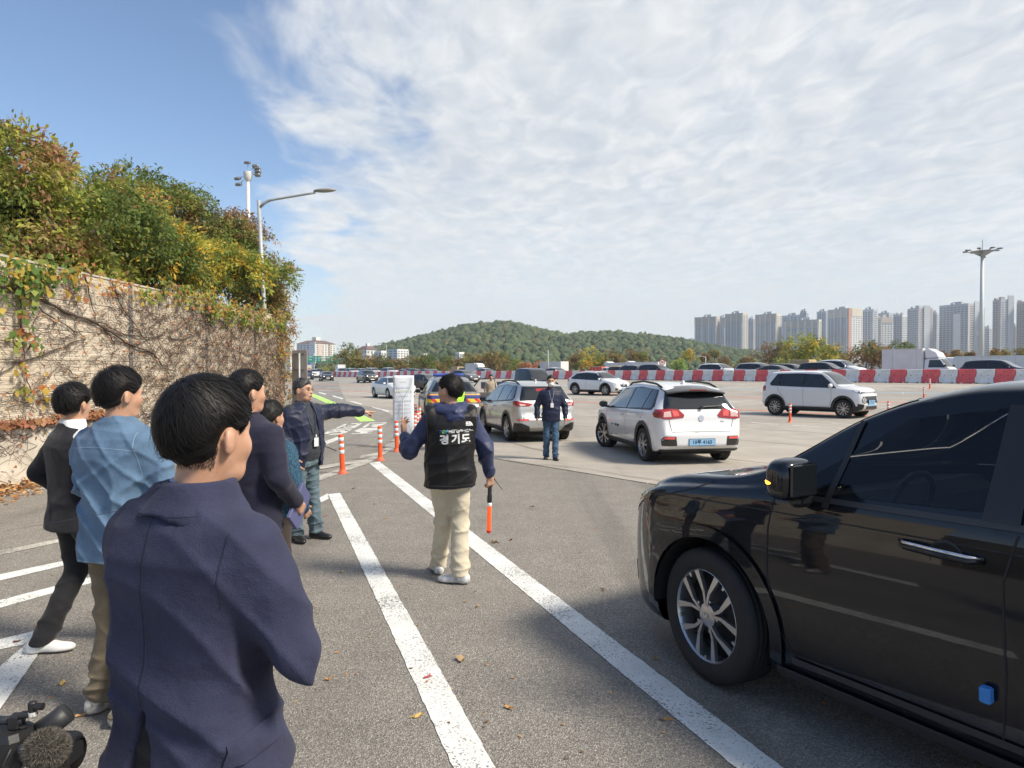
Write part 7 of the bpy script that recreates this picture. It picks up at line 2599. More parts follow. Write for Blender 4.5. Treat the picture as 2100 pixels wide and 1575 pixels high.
def wheel_meshes(r, wd, style):
 key = (r, wd, style)
 if key in _WH:
  return _WH[key]
 rr = r * .70
 hw = wd / 2
 b = MB()
 prof = [(rr * .96, -hw * .86), (rr, -hw * .98), (r * .86, -hw * 1.03), (r * .95, -hw * .97), (r * .992, -hw * .82), (r, -hw * .62)]
 for k in range(-2, 3):
  g = k * hw * .24
  prof += [(r, g - hw * .085), (r * .978, g - hw * .055), (r * .978, g + hw * .055), (r, g + hw * .085)]
 prof += [(r, hw * .62), (r * .992, hw * .82), (r * .95, hw * .97), (r * .86, hw * 1.03), (rr, hw * .98), (rr * .96, hw * .86)]
 b.lathe(prof, 44, axis='x')
 ty = b.build('tyre', M_RUBBER, None, True); tm = ty.data; bpy.data.objects.remove(ty)
 b = MB()
 b.lathe([(rr * .98, -hw * .8), (rr * .93, -hw * .3), (rr * .93, hw * .55), (rr * .985, hw * .88), (rr * 1.0, hw * .90), (rr * .97, hw * .955), (rr * .94, hw * .86)], 40, axis='x')
 b.lathe([(rr * .26, hw * .30), (rr * .25, hw * .82), (rr * .18, hw * .90), (0, hw * .90)], 20, axis='x')
 n, twin, sweep = {'y5': (5, 1, 0), 'm5': (5, 1, .25), 's7': (7, 0, .2), 's10': (10, 0, .35), 'v5': (5, 2, 0), 'x6': (6, 1, 0), 's5': (5, 0, 0)}[style]
 x1, x0 = hw * .90, hw * .70
 def bar(a0, r0, w0, a1, r1, w1):
  p0 = (r0 * math.cos(a0), r0 * math.sin(a0)); p1 = (r1 * math.cos(a1), r1 * math.sin(a1))
  dx, dy = p1[0] - p0[0], p1[1] - p0[1]; l = math.hypot(dx, dy); nx, ny = -dy / l, dx / l
  b.prism([(p0[0] + nx * w0, p0[1] + ny * w0), (p1[0] + nx * w1, p1[1] + ny * w1), (p1[0] - nx * w1, p1[1] - ny * w1), (p0[0] - nx * w0, p0[1] - ny * w0)][::-1], x0, x1, 'x')
 for k in range(n):
  a = 2 * math.pi * k / n + .3
  if twin == 2:
   for sg in (-1, 1):
    bar(a + sg * .07, rr * .20, rr * .030, a + sg * .17, rr * .52, rr * .036)
    bar(a + sg * .17, rr * .50, rr * .036, a + sg * .36, rr * .985, rr * .075)
   bar(a + math.pi / 5, rr * .86, rr * .02, a + math.pi / 5, rr * .985, rr * .05)
  elif twin:
   for sg in (-1, 1):
    bar(a + sg * .10, rr * .22, rr * .045, a + sg * .20, rr * .55, rr * .05)
    bar(a + sg * .20, rr * .53, rr * .05, a + sg * .27, rr * .98, rr * .085)
  else:
   bar(a, rr * .2, rr * .085, a + sweep, rr * .98, rr * .10)
 for k in range(5):
  a = 2 * math.pi * k / 5
  b.lathe([(rr * .035, hw * .60), (rr * .035, hw * .86), (0, hw * .87)], 8, (0, rr * .33 * math.cos(a), rr * .33 * math.sin(a)), 'x')
 rim = b.build('rim', M_ALU, None, 'auto'); rm = rim.data; bpy.data.objects.remove(rim)
 b = MB(); b.lathe([(rr * .95, -hw * .5), (rr * .95, hw * .10), (rr * .6, hw * .12), (rr * .58, hw * .28), (0, hw * .28)], 28, axis='x')
 dk = b.build('brake', M_RIMD, None, True); dm = dk.data; bpy.data.objects.remove(dk)
 _WH[key] = (tm, rm, dm)
 return _WH[key]

def add_wheel(car, x, y, r, wd, style, right, steer=0.0):
 tm, rm, dm = wheel_meshes(r, wd, style)
 wv = bpy.data.objects.new('wheel', tm); link(wv, car)
 wv.location = (x, y, r); wv.rotation_euler = (random.Random(x * 7 + y).uniform(0, 6) if False else 0, 0, (0 if right else math.pi) + steer)
 link(bpy.data.objects.new('rim', rm), wv); link(bpy.data.objects.new('brake', dm), wv)
 return wv

def plate(car, txt, c, fwd, size=(.52, .11), m_=None, tilt=0.0):
 """number plate at c facing along y*fwd"""
 b = MB(); b.box(c, (size[0] + .02, .012, size[1] + .02), 0, .004)
 p = b.build('number_plate', M_BLACKP, car)
 y = c[1] + fwd * .008
 MB().box((c[0], y, c[2]), (size[0], .004, size[1]), 0, 0).build('plate_face', m_ or M_PLW, p)
 if txt:
  text_mesh(txt, size[1] * .80, M_PLT, 'plate_text', p, face_M((c[0], y + fwd * .004, c[2]), (-fwd, 0, 0), (0, 0, 1)), .0022, 0, 'CENTER', 1.05)
 return p

def mirror(car, x, y, z, m_, sgn, s=1.0):
 b = MB(); b.sphere((x + sgn * .11 * s, y, z + .05), (.105 * s, .075 * s, .075 * s), 14, 9)
 o = b.build('mirror', m_, car, True)
 MB().box((x + sgn * .02, y + .01, z), (.10, .05, .04), 0, .012).build('mirror_stalk', M_BLACKP, o)
 MB().box((x + sgn * .11 * s, y - .066 * s, z + .05), (.16 * s, .02, .105 * s), 0, .012).build('mirror_glass', M_GLASS, o)
 return o

SPECS = {}

def spec(name, **k):
 SPECS[name] = k

spec('niro', wb=2.70, r=.335, style='m5', top=[(-2.16, .62), (-2.145, .90), (-2.10, 1.03), (-1.95, 1.26), (-1.83, 1.40), (-1.70, 1.46), (-1.2, 1.525), (-.3, 1.552), (.35, 1.50), (.6, 1.42), (1.22, 1.06), (1.40, 1.015), (1.8, .95), (2.05, .86), (2.16, .76), (2.20, .62)],
  bot=[(-2.16, .36), (-2.0, .26), (-1.4, .22), (1.4, .22), (2.0, .22), (2.20, .32)], belt=[(-2.16, 1.0), (-1.6, 1.02), (0, .96), (1.2, .93), (1.9, .84), (2.2, .70)], w=[(-2.16, .74), (-2.10, .82), (-1.9, .885), (-1.2, .90), (1.3, .90), (1.85, .86), (2.1, .74), (2.20, .60)],
  wt=[(-2.16, .62), (-1.9, .60), (-1.2, .60), (.3, .60), (.7, .64), (1.25, .76), (2.2, .60)], pill=[-.30, -1.25], win=(1.15, .42, -1.55, -1.80))
spec('tucson', wb=2.67, r=.355, style='s7', top=[(-2.20, .66), (-2.18, .96), (-2.13, 1.10), (-1.98, 1.33), (-1.85, 1.50), (-1.70, 1.56), (-1.2, 1.625), (-.3, 1.645), (.35, 1.60), (.6, 1.52), (1.25, 1.14), (1.42, 1.09), (1.85, 1.01), (2.12, .90), (2.22, .80), (2.27, .66)],
  bot=[(-2.20, .40), (-2.0, .30), (-1.4, .25), (1.4, .25), (2.0, .25), (2.27, .36)], belt=[(-2.2, 1.12), (-1.6, 1.11), (0, 1.02), (1.2, .98), (1.9, .90), (2.27, .74)], w=[(-2.20, .76), (-2.13, .84), (-1.9, .91), (-1.2, .925), (1.3, .925), (1.9, .88), (2.15, .76), (2.27, .60)],
  wt=[(-2.2, .62), (-1.9, .60), (-1.2, .62), (.3, .62), (.7, .66), (1.28, .78), (2.27, .62)], pill=[-.30, -1.25], win=(1.15, .42, -1.50, -1.85))
spec('suv', wb=2.72, r=.355, style='y5', top=[(-2.20, .66), (-2.18, .96), (-2.13, 1.10), (-1.98, 1.35), (-1.87, 1.52), (-1.70, 1.58), (-1.2, 1.64), (-.3, 1.66), (.30, 1.62), (.55, 1.54), (1.20, 1.16), (1.38, 1.11), (1.9, 1.03), (2.15, .94), (2.24, .82), (2.28, .66)],
  bot=[(-2.20, .40), (-2.0, .30), (-1.4, .25), (1.4, .25), (2.0, .25), (2.28, .36)], belt=[(-2.2, 1.10), (-1.6, 1.09), (0, 1.03), (1.2, 1.0), (1.9, .92), (2.28, .74)], w=[(-2.20, .78), (-2.13, .85), (-1.9, .92), (-1.2, .935), (1.3, .935), (1.95, .89), (2.18, .78), (2.28, .64)],
  wt=[(-2.2, .66), (-1.9, .64), (-1.2, .64), (.3, .64), (.7, .68), (1.28, .80), (2.28, .64)], pill=[-.32, -1.25], win=(1.10, .38, -1.62, -1.92))
spec('eqa', wb=2.73, r=.36, style='m5', top=[(-2.20, .66), (-2.18, .94), (-2.12, 1.06), (-1.95, 1.30), (-1.78, 1.44), (-1.5, 1.53), (-1.0, 1.60), (-.3, 1.625), (.25, 1.59), (.5, 1.51), (1.15, 1.12), (1.35, 1.07), (1.85, .98), (2.08, .88), (2.18, .76), (2.24, .62)],
  bot=[(-2.20, .38), (-2.0, .30), (-1.4, .24), (1.4, .24), (2.0, .24), (2.24, .34)], belt=[(-2.2, 1.08), (-1.6, 1.08), (0, 1.0), (1.2, .97), (1.9, .88), (2.24, .70)], w=[(-2.20, .74), (-2.12, .84), (-1.9, .905), (-1.2, .917), (1.3, .917), (1.9, .86), (2.12, .75), (2.24, .56)],
  wt=[(-2.2, .60), (-1.9, .58), (-1.2, .60), (.3, .61), (.7, .66), (1.25, .77), (2.24, .58)], pill=[-.32, -1.22], win=(1.06, .36, -1.45, -1.80))
spec('casper', wb=2.58, r=.315, style='x6', top=[(-1.84, .60), (-1.83, .92), (-1.80, 1.06), (-1.66, 1.36), (-1.57, 1.52), (-1.45, 1.565), (-.8, 1.60), (0, 1.605), (.42, 1.57), (.62, 1.50), (1.10, 1.12), (1.25, 1.075), (1.60, 1.03), (1.80, .96), (1.885, .86), (1.92, .66)],
  bot=[(-1.84, .40), (-1.7, .30), (-1.3, .24), (1.3, .24), (1.7, .24), (1.92, .32)], belt=[(-1.84, 1.06), (-1.4, 1.05), (0, 1.01), (1.1, .99), (1.6, .95), (1.92, .76)], w=[(-1.84, .70), (-1.78, .76), (-1.6, .79), (-1.0, .805), (1.1, .805), (1.6, .79), (1.82, .73), (1.92, .64)],
  wt=[(-1.84, .62), (-1.5, .60), (0, .61), (.5, .62), (1.1, .69), (1.92, .64)], pill=[-.16, -1.10], win=(1.0, .44, -1.26, -1.52))
spec('sedan', wb=2.82, r=.335, style='s10', top=[(-2.42, .66), (-2.40, .92), (-2.34, 1.04), (-2.0, 1.09), (-1.75, 1.12), (-1.2, 1.34), (-.8, 1.43), (-.2, 1.465), (.35, 1.42), (.6, 1.34), (1.25, 1.03), (1.42, .985), (1.95, .91), (2.22, .80), (2.33, .70), (2.38, .56)],
  bot=[(-2.42, .36), (-2.1, .26), (-1.4, .20), (1.4, .20), (2.0, .20), (2.38, .28)], belt=[(-2.42, .96), (-1.6, .99), (0, .94), (1.2, .90), (1.95, .83), (2.38, .62)], w=[(-2.42, .74), (-2.32, .82), (-2.0, .90), (-1.2, .925), (1.3, .925), (1.95, .88), (2.22, .76), (2.38, .56)],
  wt=[(-2.42, .66), (-1.9, .64), (-1.3, .55), (.3, .56), (.7, .62), (1.3, .78), (2.38, .60)], pill=[-.32, -1.12], win=(1.14, .40, -1.02, -1.52))
spec('van', wb=3.09, r=.372, style='v5', top=[(-2.68, .72), (-2.66, 1.05), (-2.60, 1.22), (-2.42, 1.58), (-2.28, 1.67), (-1.5, 1.725), (-.4, 1.735), (.30, 1.71), (.55, 1.66), (.80, 1.56), (1.34, 1.22), (1.55, 1.165), (1.9, 1.125), (2.2, 1.035), (2.34, .94), (2.42, .82), (2.46, .66)],
  bot=[(-2.68, .42), (-2.4, .30), (-1.6, .22), (1.5, .20), (2.1, .20), (2.35, .22), (2.48, .30)], belt=[(-2.68, 1.18), (-1.6, 1.19), (0, 1.165), (1.0, 1.125), (1.4, 1.09), (2.0, 1.02), (2.30, .93), (2.48, .74)], w=[(-2.68, .82), (-2.6, .90), (-2.2, .975), (-1.4, .997), (1.6, .997), (2.0, .975), (2.28, .88), (2.42, .75), (2.48, .62)],
  wt=[(-2.68, .74), (-2.2, .74), (0, .74), (.4, .75), (.9, .79), (1.4, .87), (2.0, .84), (2.48, .60)], pill=[.20, -1.15], win=(1.20, .62, -2.0, -2.3))

def make_car(name, label, sname, loc, facing, col, detail=2, glass=M_GLASS, lights=None, plate_txt=('', ''), plate_m=(None, None), rails=False, cladding=True, handle_m=None, mirror_m=None, group=None, steer=0.0, holes=(), arch=True, xs=1.0, zs=1.0, grille='wide', tails='wide', lit=False, style=None, clear=False):
 sp = SPECS[sname]
 car = empty(name, loc, -R(facing))
 car.scale = (xs, xs, zs)
 nst, sub = {2: (64, 3), 1: (40, 2), 3: (96, 4)}[detail]
 B = Body(sp, nst, sub)
 y1, y0 = sp['top'][-1][0], sp['top'][0][0]
 wb, r = sp['wb'], sp['r']
 yf, yr = wb / 2, -wb / 2
 if sname == 'van':
  yf, yr = 1.60, -1.545
 W = max(p[1] for p in sp['w'])
 ra = r * 1.16
 hs = []
 for pj in 'LR':
  for ya in (yf, yr):
   hs.append((pj, ngon((ya, r + .01), ra, 28)))
 yA, yB, yC, yD = sp['win']
 belt, top, bot, fw, fwt = B.f['belt'], B.f['top'], B.f['bot'], B.f['w'], B.f['wt']
 ztw = lambda y: float(belt(y) + (top(y) - belt(y)) * .80)
 zb_ = lambda y: float(belt(y)) + .022
 p1, p2 = sp['pill'][0], sp['pill'][1]
 cut = [yA - .02, p1 + .035, p1 - .035, p2 + .028, p2 - .028, yD + .10]
 W1 = [(cut[0] - .06, zb_(cut[0]) + .012), (yB - .03, ztw(yB) - .012), (cut[1], ztw(cut[1]) - .006), (cut[1], zb_(cut[1]) + .012)]
 W2 = [(cut[2], zb_(cut[2]) + .012), (cut[2], ztw(cut[2]) - .006), (cut[3], ztw(cut[3]) - .006), (cut[3], zb_(cut[3]) + .012)]
 zA, zB = float(top(yA + .12)), float(top(yB))
 wA, wB = float(fw(yA)) * .86, float(fwt(yB)) * .93
 ws = [(-wA, zA + .015), (wA, zA + .015), (wB, zB - .03), (0, zB - .012), (-wB, zB - .03)]
 if clear:
  hs += [(pj, P_) for pj in 'LR' for P_ in (W1, W2)] + [('F', ws)]
 body = B.build('body', col, car, hs + list(holes))
 # wheel wells
 for sx in (-1, 1):
  for ya in (yf, yr):
   MB().lathe([(ra, sx * W * .97), (ra, sx * (W - .34)), (0, sx * (W - .34))], 22, (0, ya, r + .01), 'x', -.1, math.pi + .1, False).build('wheel_well', M_DARK, car)
 MB().box((0, (yf + yr) / 2, .24), (W * 1.5, (y1 - y0) * .86, .10)).build('underbody', M_DARK, car)
 tw = min(.235, r * .68)
 for sx in (-1, 1):
  add_wheel(car, sx * (W - tw / 2 - .012), yf, r, tw, style or sp['style'], sx > 0, steer)
  add_wheel(car, sx * (W - tw / 2 - .012), yr, r, tw, style or sp['style'], sx > 0)
 for pj in 'LR':
  ym = (yB + yC) / 2
  bandp = [[(yA + .05, zb_(yA) - .012), (yB + .02, ztw(yB) + .012), (ym, ztw(ym) + .014), (ym, zb_(ym) - .012)], [(ym, zb_(ym) - .012), (ym, ztw(ym) + .014), (yC, ztw(yC) + .010), (yD, zb_(yD) + .06), (yD + .06, zb_(yD) - .012)]]
  if not clear:
   B.patch('window_trim', pj, bandp, M_BLACKP, car, .0025)
  B.patch('side_window', pj, W1, glass, car, .005)
  B.patch('side_window', pj, W2, glass, car, .005)
  if yC < cut[4] - .05:
   W3 = [(cut[4], zb_(cut[4]) + .012), (cut[4], ztw(cut[4]) - .008), (yC + .03, ztw(yC) - .015), (cut[5], zb_(cut[5]) + .045), (cut[5] + .06, zb_(cut[5]) + .012)]
   B.patch('side_window', pj, W3, glass, car, .005)
  if detail >= 2:
   # door gaps, handles
   zs0 = float(bot(0)) + .10
   yF = yA - .14
   B.line('door_gap', pj, [(yF, zb_(yF) - .03), (yF + .02, .62), (yF - .06, zs0 + .05), (p1 + .0, zs0 + .03), (p1 - .02, zb_(p1) - .02)], .009, M_SEAM, car)
   B.line('door_gap', pj, [(p1 - .02, zs0 + .03), (p2 + .30, zs0 + .06), (p2 + .10, .72), (p2 - .06, .92), (p2 - .08, zb_(p2) - .02)], .009, M_SEAM, car)
   sx = -1 if pj == 'L' else 1
   for hy in (p1 + .20, p2 + .18):
    hz = float(belt(hy)) - .10
    MB().tube([(sx * (float(fw(hy)) * .985 + .012), hy + .09, hz), (sx * (float(fw(hy)) * .99 + .03), hy + .05, hz), (sx * (float(fw(hy)) * .99 + .03), hy - .05, hz), (sx * (float(fw(hy)) * .985 + .012), hy - .09, hz)], .014, 8).build('door_handle', handle_m or col, car, True)
  if cladding:
   B.patch('sill', pj, [(yr + ra * .9, .0), (yr + ra * .9, float(bot(0)) + .12), (yf - ra * .9, float(bot(0)) + .12), (yf - ra * .9, 0)], M_BLACKP, car, .007)
   if arch:
    for ya in (yf, yr):
     B.ring('wheel_arch', pj, (ya, r + .01), ra * .995, ra + .075, -.35, math.pi + .35, M_BLACKP, car, .012, 18)
 # --- windscreen and rear window
 B.patch('windscreen', 'F', ws, glass, car, .004)
 yR0 = yD - .16 if sname != 'sedan' else -1.78
 yR1 = yC - .30 if sname != 'sedan' else -1.18
 if sname == 'van':
  yR0, yR1 = -2.58, -2.36
 yR0, yR1 = {'niro': (-2.09, -1.83), 'tucson': (-2.115, -1.85), 'suv': (-2.11, -1.87), 'eqa': (-2.09, -1.80), 'casper': (-1.785, -1.575)}.get(sname, (yR0, yR1))
 zR0, zR1 = float(top(yR0)), float(top(yR1))
 wR0, wR1 = min(float(fw(yR0)) * .88, .78), float(fwt(yR1)) * .97
 rw = [(-wR0, zR0), (wR0, zR0), (wR1, zR1), (-wR1, zR1)]
 B.patch('rear_window', 'B', rw, glass, car, .004)
 # --- front
 zh = float(top(y1 - .14))
 wF = float(fw(y1 - .10))
 hl = M_LIT if lit else M_LENS
 for sg in (-1, 1):
  B.patch('headlight', 'F', [(sg * wF * .62, zh - .10), (sg * wF * .60, zh - .165), (sg * wF * 1.0, zh - .145), (sg * wF * 1.10, zh - .02), (sg * wF * 1.02, zh - .01)], M_LENSD if lit else hl, car, .004)
  if lit:
   MB().sphere((sg * wF * .84, y1 - .045, zh - .085), (.07, .05, .04), 10, 7).build('lamp', M_LIT, car, True)
  B.patch('fog_lamp', 'F', [(sg * wF * .80, .36), (sg * wF * 1.0, .36), (sg * wF * 1.02, .50), (sg * wF * .80, .47)], M_GRILLE, car, .003)
 if grille == 'wide':
  B.patch('grille', 'F', [(-wF * .55, zh - .12), (-wF * .40, zh - .30), (wF * .40, zh - .30), (wF * .55, zh - .12)], M_GRILLE, car, .004)
  B.patch('lower_grille', 'F', [(-wF * .72, .30), (wF * .72, .30), (wF * .66, .40), (-wF * .66, .40)], M_GRILLE, car, .004)
  B.patch('emblem', 'F', ngon((0, zh - .15), .055, 14), M_CHROME, car, .010)
 plate(car, plate_txt[0], (0, y1 + .035, .44 if grille == 'wide' else .46), 1, m_=plate_m[0])
 # --- rear
 wT = float(fw(y0 + .08))
 zt_ = float(belt(y0)) - .02
 if tails == 'wide':
  for sg in (-1, 1):
   B.patch('tail_light', 'B', [(sg * wT * .52, zt_ - .13), (sg * wT * 1.05, zt_ - .17), (sg * wT * 1.10, zt_ + .02), (sg * wT * .60, zt_ - .01)], M_TAIL, car, .005)
  plate(car, plate_txt[1], (0, y0 - .035, .70), -1, m_=plate_m[1])
 for sx in (-1, 1):
  ymir = yA - .12
  mirror(car, sx * (float(fw(ymir)) * .955), ymir, zb_(ymir) + .02, mirror_m or col, sx)
 if rails:
  for sx in (-1, 1):
   x = float(fwt(0)) * .95
   MB().tube([(sx * x, yB - .05, ztw(yB) + .055), (sx * x, yB - .30, float(top(yB - .3)) - .005), (sx * x, (yB + yC) / 2, float(top((yB + yC) / 2)) + .012), (sx * x, yC + .25, float(top(yC + .25)) - .0), (sx * x, yC - .05, ztw(yC) + .06)], [.018, .022, .022, .022, .018], 8).build('roof_rail', M_BLACKP, car, True)
 if detail >= 2:
  zr = float(top(yC + .28))
  MB().prism([(yC + .36, zr + .004), (yC + .20, zr - .012), (yC + .22, zr + .06), (yC + .25, zr + .065)], -.018, .018, 'x').build('antenna_fin', col, car)
 tag(car, label, 'car', group)
 return car, B
# ------------------------------------------------------------------ black van in the foreground
GN = 'vehicles on the plaza'
VF, VL = -31.0, (2.75, 2.92, 0)
SPECS['van']['pill'] = [.14, -1.15]
van, B = make_car('minivan', 'glossy black minivan with amber mirror light in the right foreground', 'van', VL, VF, P_VAN, 3, clear=True, glass=see_glass('van_tinted_glass', (.52, .54, .55)), cladding=False, steer=-R(8), group=GN, mirror_m=M_BLACKP)
for ch in list(van.children):
 if ch.name.split('.')[0] in ('door_gap', 'door_handle', 'mirror'):
  for g in list(ch.children):
   bpy.data.objects.remove(g)
  bpy.data.objects.remove(ch)
for pj, sx in (('L', -1), ('R', 1)):
 B.line('door_gap', pj, [(1.17, 1.10), (1.19, .95), (1.185, .70), (1.12, .45), (1.02, .33), (.30, .315), (.14, .34), (.125, .60), (.14, .95), (.10, 1.13)], .008, M_SEAM, van, .002)
 B.line('belt_crease', pj, [(2.05, 1.005), (1.19, 1.035), (.14, 1.06), (-1.4, 1.07)], .007, M_SEAM, van, .002)  # dark line painted in for the shade of the body crease
 B.line('hood_gap', pj, [(2.30, .945), (2.0, .985), (1.75, 1.06), (1.62, 1.12)], .007, M_SEAM, van, .002)
 B.patch('window_divider', pj, [(.90, 1.10), (.865, 1.10), (.80, 1.50), (.825, 1.50)], M_BLACKP, van, .009)
 B.patch('belt_moulding', pj, [(1.22, 1.112), (1.22, 1.135), (-1.6, 1.215), (-1.6, 1.185)], mat('satin_black_trim', (.035, .036, .038), .35), van, .008)
 B.patch('pillar_cover', pj, [(.225, 1.16), (.215, 1.60), (.10, 1.60), (.095, 1.16)], mat('pillar_black', (.022, .022, .024), .35), van, .010)
 B.ring('wheel_arch', pj, (1.60, .382), .4315, .50, -.15, math.pi + .2, P_VAN, van, .016, 24)
 B.ring('wheel_arch', pj, (-1.545, .382), .4315, .50, -.2, math.pi + .2, P_VAN, van, .016, 24)
 B.patch('sill', pj, [(-1.15, 0), (-1.15, .30), (1.14, .275), (1.14, 0)], mat('satin_black_trim', 0), van, .014)
 B.patch('lower_moulding', pj, [(-1.15, .345), (-1.15, .375), (1.05, .345), (1.05, .315)], mat('satin_black_trim', 0), van, .010)
 B.patch('side_headlight', pj, [(2.40, .885), (2.12, .945), (2.10, .985), (2.30, .975), (2.42, .93)], M_LENSD, van, .005)
 B.patch('side_headlight', pj, [(2.43, .905), (2.26, .935), (2.28, .962), (2.41, .94)], M_LENS, van, .008)
 B.patch('daytime_light', pj, [(2.44, .86), (2.36, .885), (2.365, .90), (2.44, .885)], M_LENS, van, .008)
 f = B.f['w']
 for hy in (.365, -.12):
  X0 = sx * (float(f(hy)) * .985)
  o = MB().lathe([(0, sx * .002), (.050, sx * .004), (.062, sx * .008), (.066, sx * .004)], 20, (X0, hy - .02, 1.000), 'x').build('handle_cup', M_BLACKP, van, True)
  MB().tube([(X0 + sx * .006, hy + .155, 1.016), (X0 + sx * .042, hy + .12, 1.016), (X0 + sx * .046, hy, 1.013), (X0 + sx * .042, hy - .12, 1.010), (X0 + sx * .006, hy - .155, 1.008)], [.012, .016, .017, .016, .011], 10).build('door_handle', P_VAN, van, True)
  MB().tube([(X0 + sx * .012, hy + .160, 1.030), (X0 + sx * .050, hy + .12, 1.032), (X0 + sx * .054, hy, 1.029), (X0 + sx * .050, hy - .12, 1.026), (X0 + sx * .012, hy - .16, 1.022)], .0075, 8).build('chrome_strip', M_CHROME, van, True)
 mx = sx * (float(f(1.0)) * .965)
 mo = MB(); Vm = []
 sgn = lambda v, e: math.copysign(abs(v) ** e, v)
 for jv in range(13):
  th = math.pi * jv / 12
  for iu in range(20):
   ph = 2 * math.pi * iu / 20
   Vm.append((mx + sx * .145 + .118 * sgn(math.sin(th), .6) * sgn(math.cos(ph), .55), .965 + .085 * sgn(math.sin(th), .6) * sgn(math.sin(ph), .7) * (1 if math.sin(ph) > 0 else .8), 1.235 + .098 * sgn(math.cos(th), .6)))
 mo._add(Vm, [(jv * 20 + iu, jv * 20 + 20 + iu, jv * 20 + 20 + (iu + 1) % 20, jv * 20 + (iu + 1) % 20) for jv in range(12) for iu in range(20)])
 mo = mo.build('mirror', P_VAN, van, True)
 mg = MB(); mg.box((mx + sx * .147, .900, 1.238), (.185, .016, .150), 0, .02); mg.build('mirror_glass', M_GLASS, mo)
 MB().box((mx + sx * .05, .985, 1.13), (.13, .07, .07), 0, .02).build('mirror_stalk', M_BLACKP, mo)
 MB().box((mx + sx * .160, 1.030, 1.225), (.17, .016, .012), sx * -.12 + sx * .1, .004).build('indicator', mat('amber_lit', (.9, .35, .02), .3, emit=(1, .33, .02), emit_s=5.0), mo)
 MB().box((mx + sx * .252, .985, 1.222), (.014, .07, .014), sx * -.12, .004).build('indicator', mat('amber_lit', 0), mo)
MB().tube([(-.55, 1.36, 1.235), (-.1, 1.30, 1.275), (.25, 1.28, 1.28)], .010, 6).build('wiper', M_BLACKP, van)
for w_ in van.children:
 if w_.name.startswith('wheel') and w_.location.x < 0 and w_.location.y > 0:
  text_mesh('KIA', .040, M_CHROME, 'hub_text', w_, face_M((.1195, 0, 0), (0, 1, 0), (0, 0, 1)), .001, 0, 'CENTER')
M_SEAT = mat('seat_grey', (.045, .045, .047), .8)
for sx in (-.42, .42):
 for sy in (.0, -1.1):
  st = MB(); st.box((sx, sy + .25, .62), (.52, .56, .18), 0, .06).build('seat_cushion', M_SEAT, van)
  st = MB(); st.box((sx, sy - .08, .98), (.50, .16, .66), 0, .06, R(12)).build('seat_back', M_SEAT, van)
  MB().box((sx, sy - .16, 1.40), (.26, .10, .20), 0, .04, R(10)).build('headrest', M_SEAT, van)
MB().box((0, 1.12, .98), (1.62, .42, .24), 0, .08, R(-8)).build('dashboard', M_SEAT, van)
MB().tube([(-.42 + .19 * math.cos(a), .80 - .05 * math.sin(a), 1.06 + .18 * math.sin(a)) for a in [2 * math.pi * i / 20 for i in range(21)]], .016, 8, False).build('steering_wheel', M_BLACKP, van, True)
MB().box((0, .66, 1.56), (.26, .03, .07), 0, .02).build('inner_mirror', M_BLACKP, van)
MB().box((0, -.85, 1.675), (1.3, 2.1, .012)).build('headliner', mat('headliner', (.30, .29, .27), .9), van)
V4 = Matrix.Translation(VL) @ Matrix.Rotation(-R(VF), 4, 'Z')
dg_ = MB(); dg_.box((0, 0, 0), (.036, .040, .060), 0, .005)
dgo = dg_.build('door_guard', mat('blue_foam', (.06, .26, .68), .8, bump=.3, bump_scale=200))
dgo.location = V4 @ Vector((-1.006, .185, .515)); dgo.rotation_euler = (0, R(-4), -R(VF))
tag(dgo, 'small blue foam door guard stuck to the black minivan door', 'door guard')

# ------------------------------------------------------------------ white hatchback crossover seen from behind
car, B = make_car('crossover_car', 'white crossover with red tail lights and blue plate, seen from behind', 'niro', (3.18, 14.76, 0), -9.5, P_WHITE, 2, plate_txt=('', ''), plate_m=(M_PLB, M_PLB), rails=True, mirror_m=M_BLACKP, handle_m=M_CHROME, group=GN, steer=R(20), tails='none', xs=.97)
M_SPK = mat('gloss_black', (.010, .010, .011), .12, coat=.8)
for sg in (-1, 1):
 B.patch('tail_light', 'B', [(sg * .36, .90), (sg * .34, .95), (sg * .44, 1.05), (sg * .60, 1.06)], M_TAIL, car, .012)
 B.patch('tail_light', 'B', [(sg * .36, .90), (sg * .60, 1.06), (sg * .84, 1.04), (sg * .86, .90), (sg * .70, .87)], M_TAIL, car, .012)
 B.patch('lamp_inner', 'B', [(sg * .44, .93), (sg * .47, 1.02), (sg * .58, 1.03), (sg * .56, .92)], M_TAILB, car, .016)
 B.patch('lamp_clear', 'B', [(sg * .60, .915), (sg * .61, 1.02), (sg * .74, 1.0), (sg * .76, .91)], mat('lamp_clear', (.62, .40, .38), .12, coat=1), car, .016)
 B.patch('tail_light', 'L' if sg < 0 else 'R', [(-2.16, .90), (-2.16, 1.04), (-1.93, 1.045), (-1.86, .96), (-1.95, .90)], M_TAIL, car, .008)
 B.patch('bumper_pod', 'B', [(sg * .50, .38), (sg * .52, .555), (sg * .74, .56), (sg * .80, .50), (sg * .78, .38)], M_SPK, car, .006)
 B.patch('reflector', 'B', [(sg * .54, .505), (sg * .55, .55), (sg * .74, .55), (sg * .77, .505)], M_TAILB, car, .010)
 MB().tube([(sg * .46, -2.165, .488), (sg * .66, -2.172, .488), (sg * .80, -2.13, .492)], .009, 6).build('blue_strip', mat('blue_trim', (.12, .36, .55), .3), car)
B.patch('bumper_trim', 'B', [(-.84, .20), (-.80, .315), (.80, .315), (.84, .20)], M_BLACKP, car, .010)
for sg in (-1, 1):
 B.line('tailgate_gap', 'B', [(sg * .66, .90), (sg * .60, .66)], .008, M_SEAM, car, .003)
B.line('tailgate_gap', 'B', [(-.60, .64), (.60, .64)], .008, M_SEAM, car, .003)
B.patch('badge', 'B', ngon((0, .885), .055, 16), M_CHROME, car, .010)
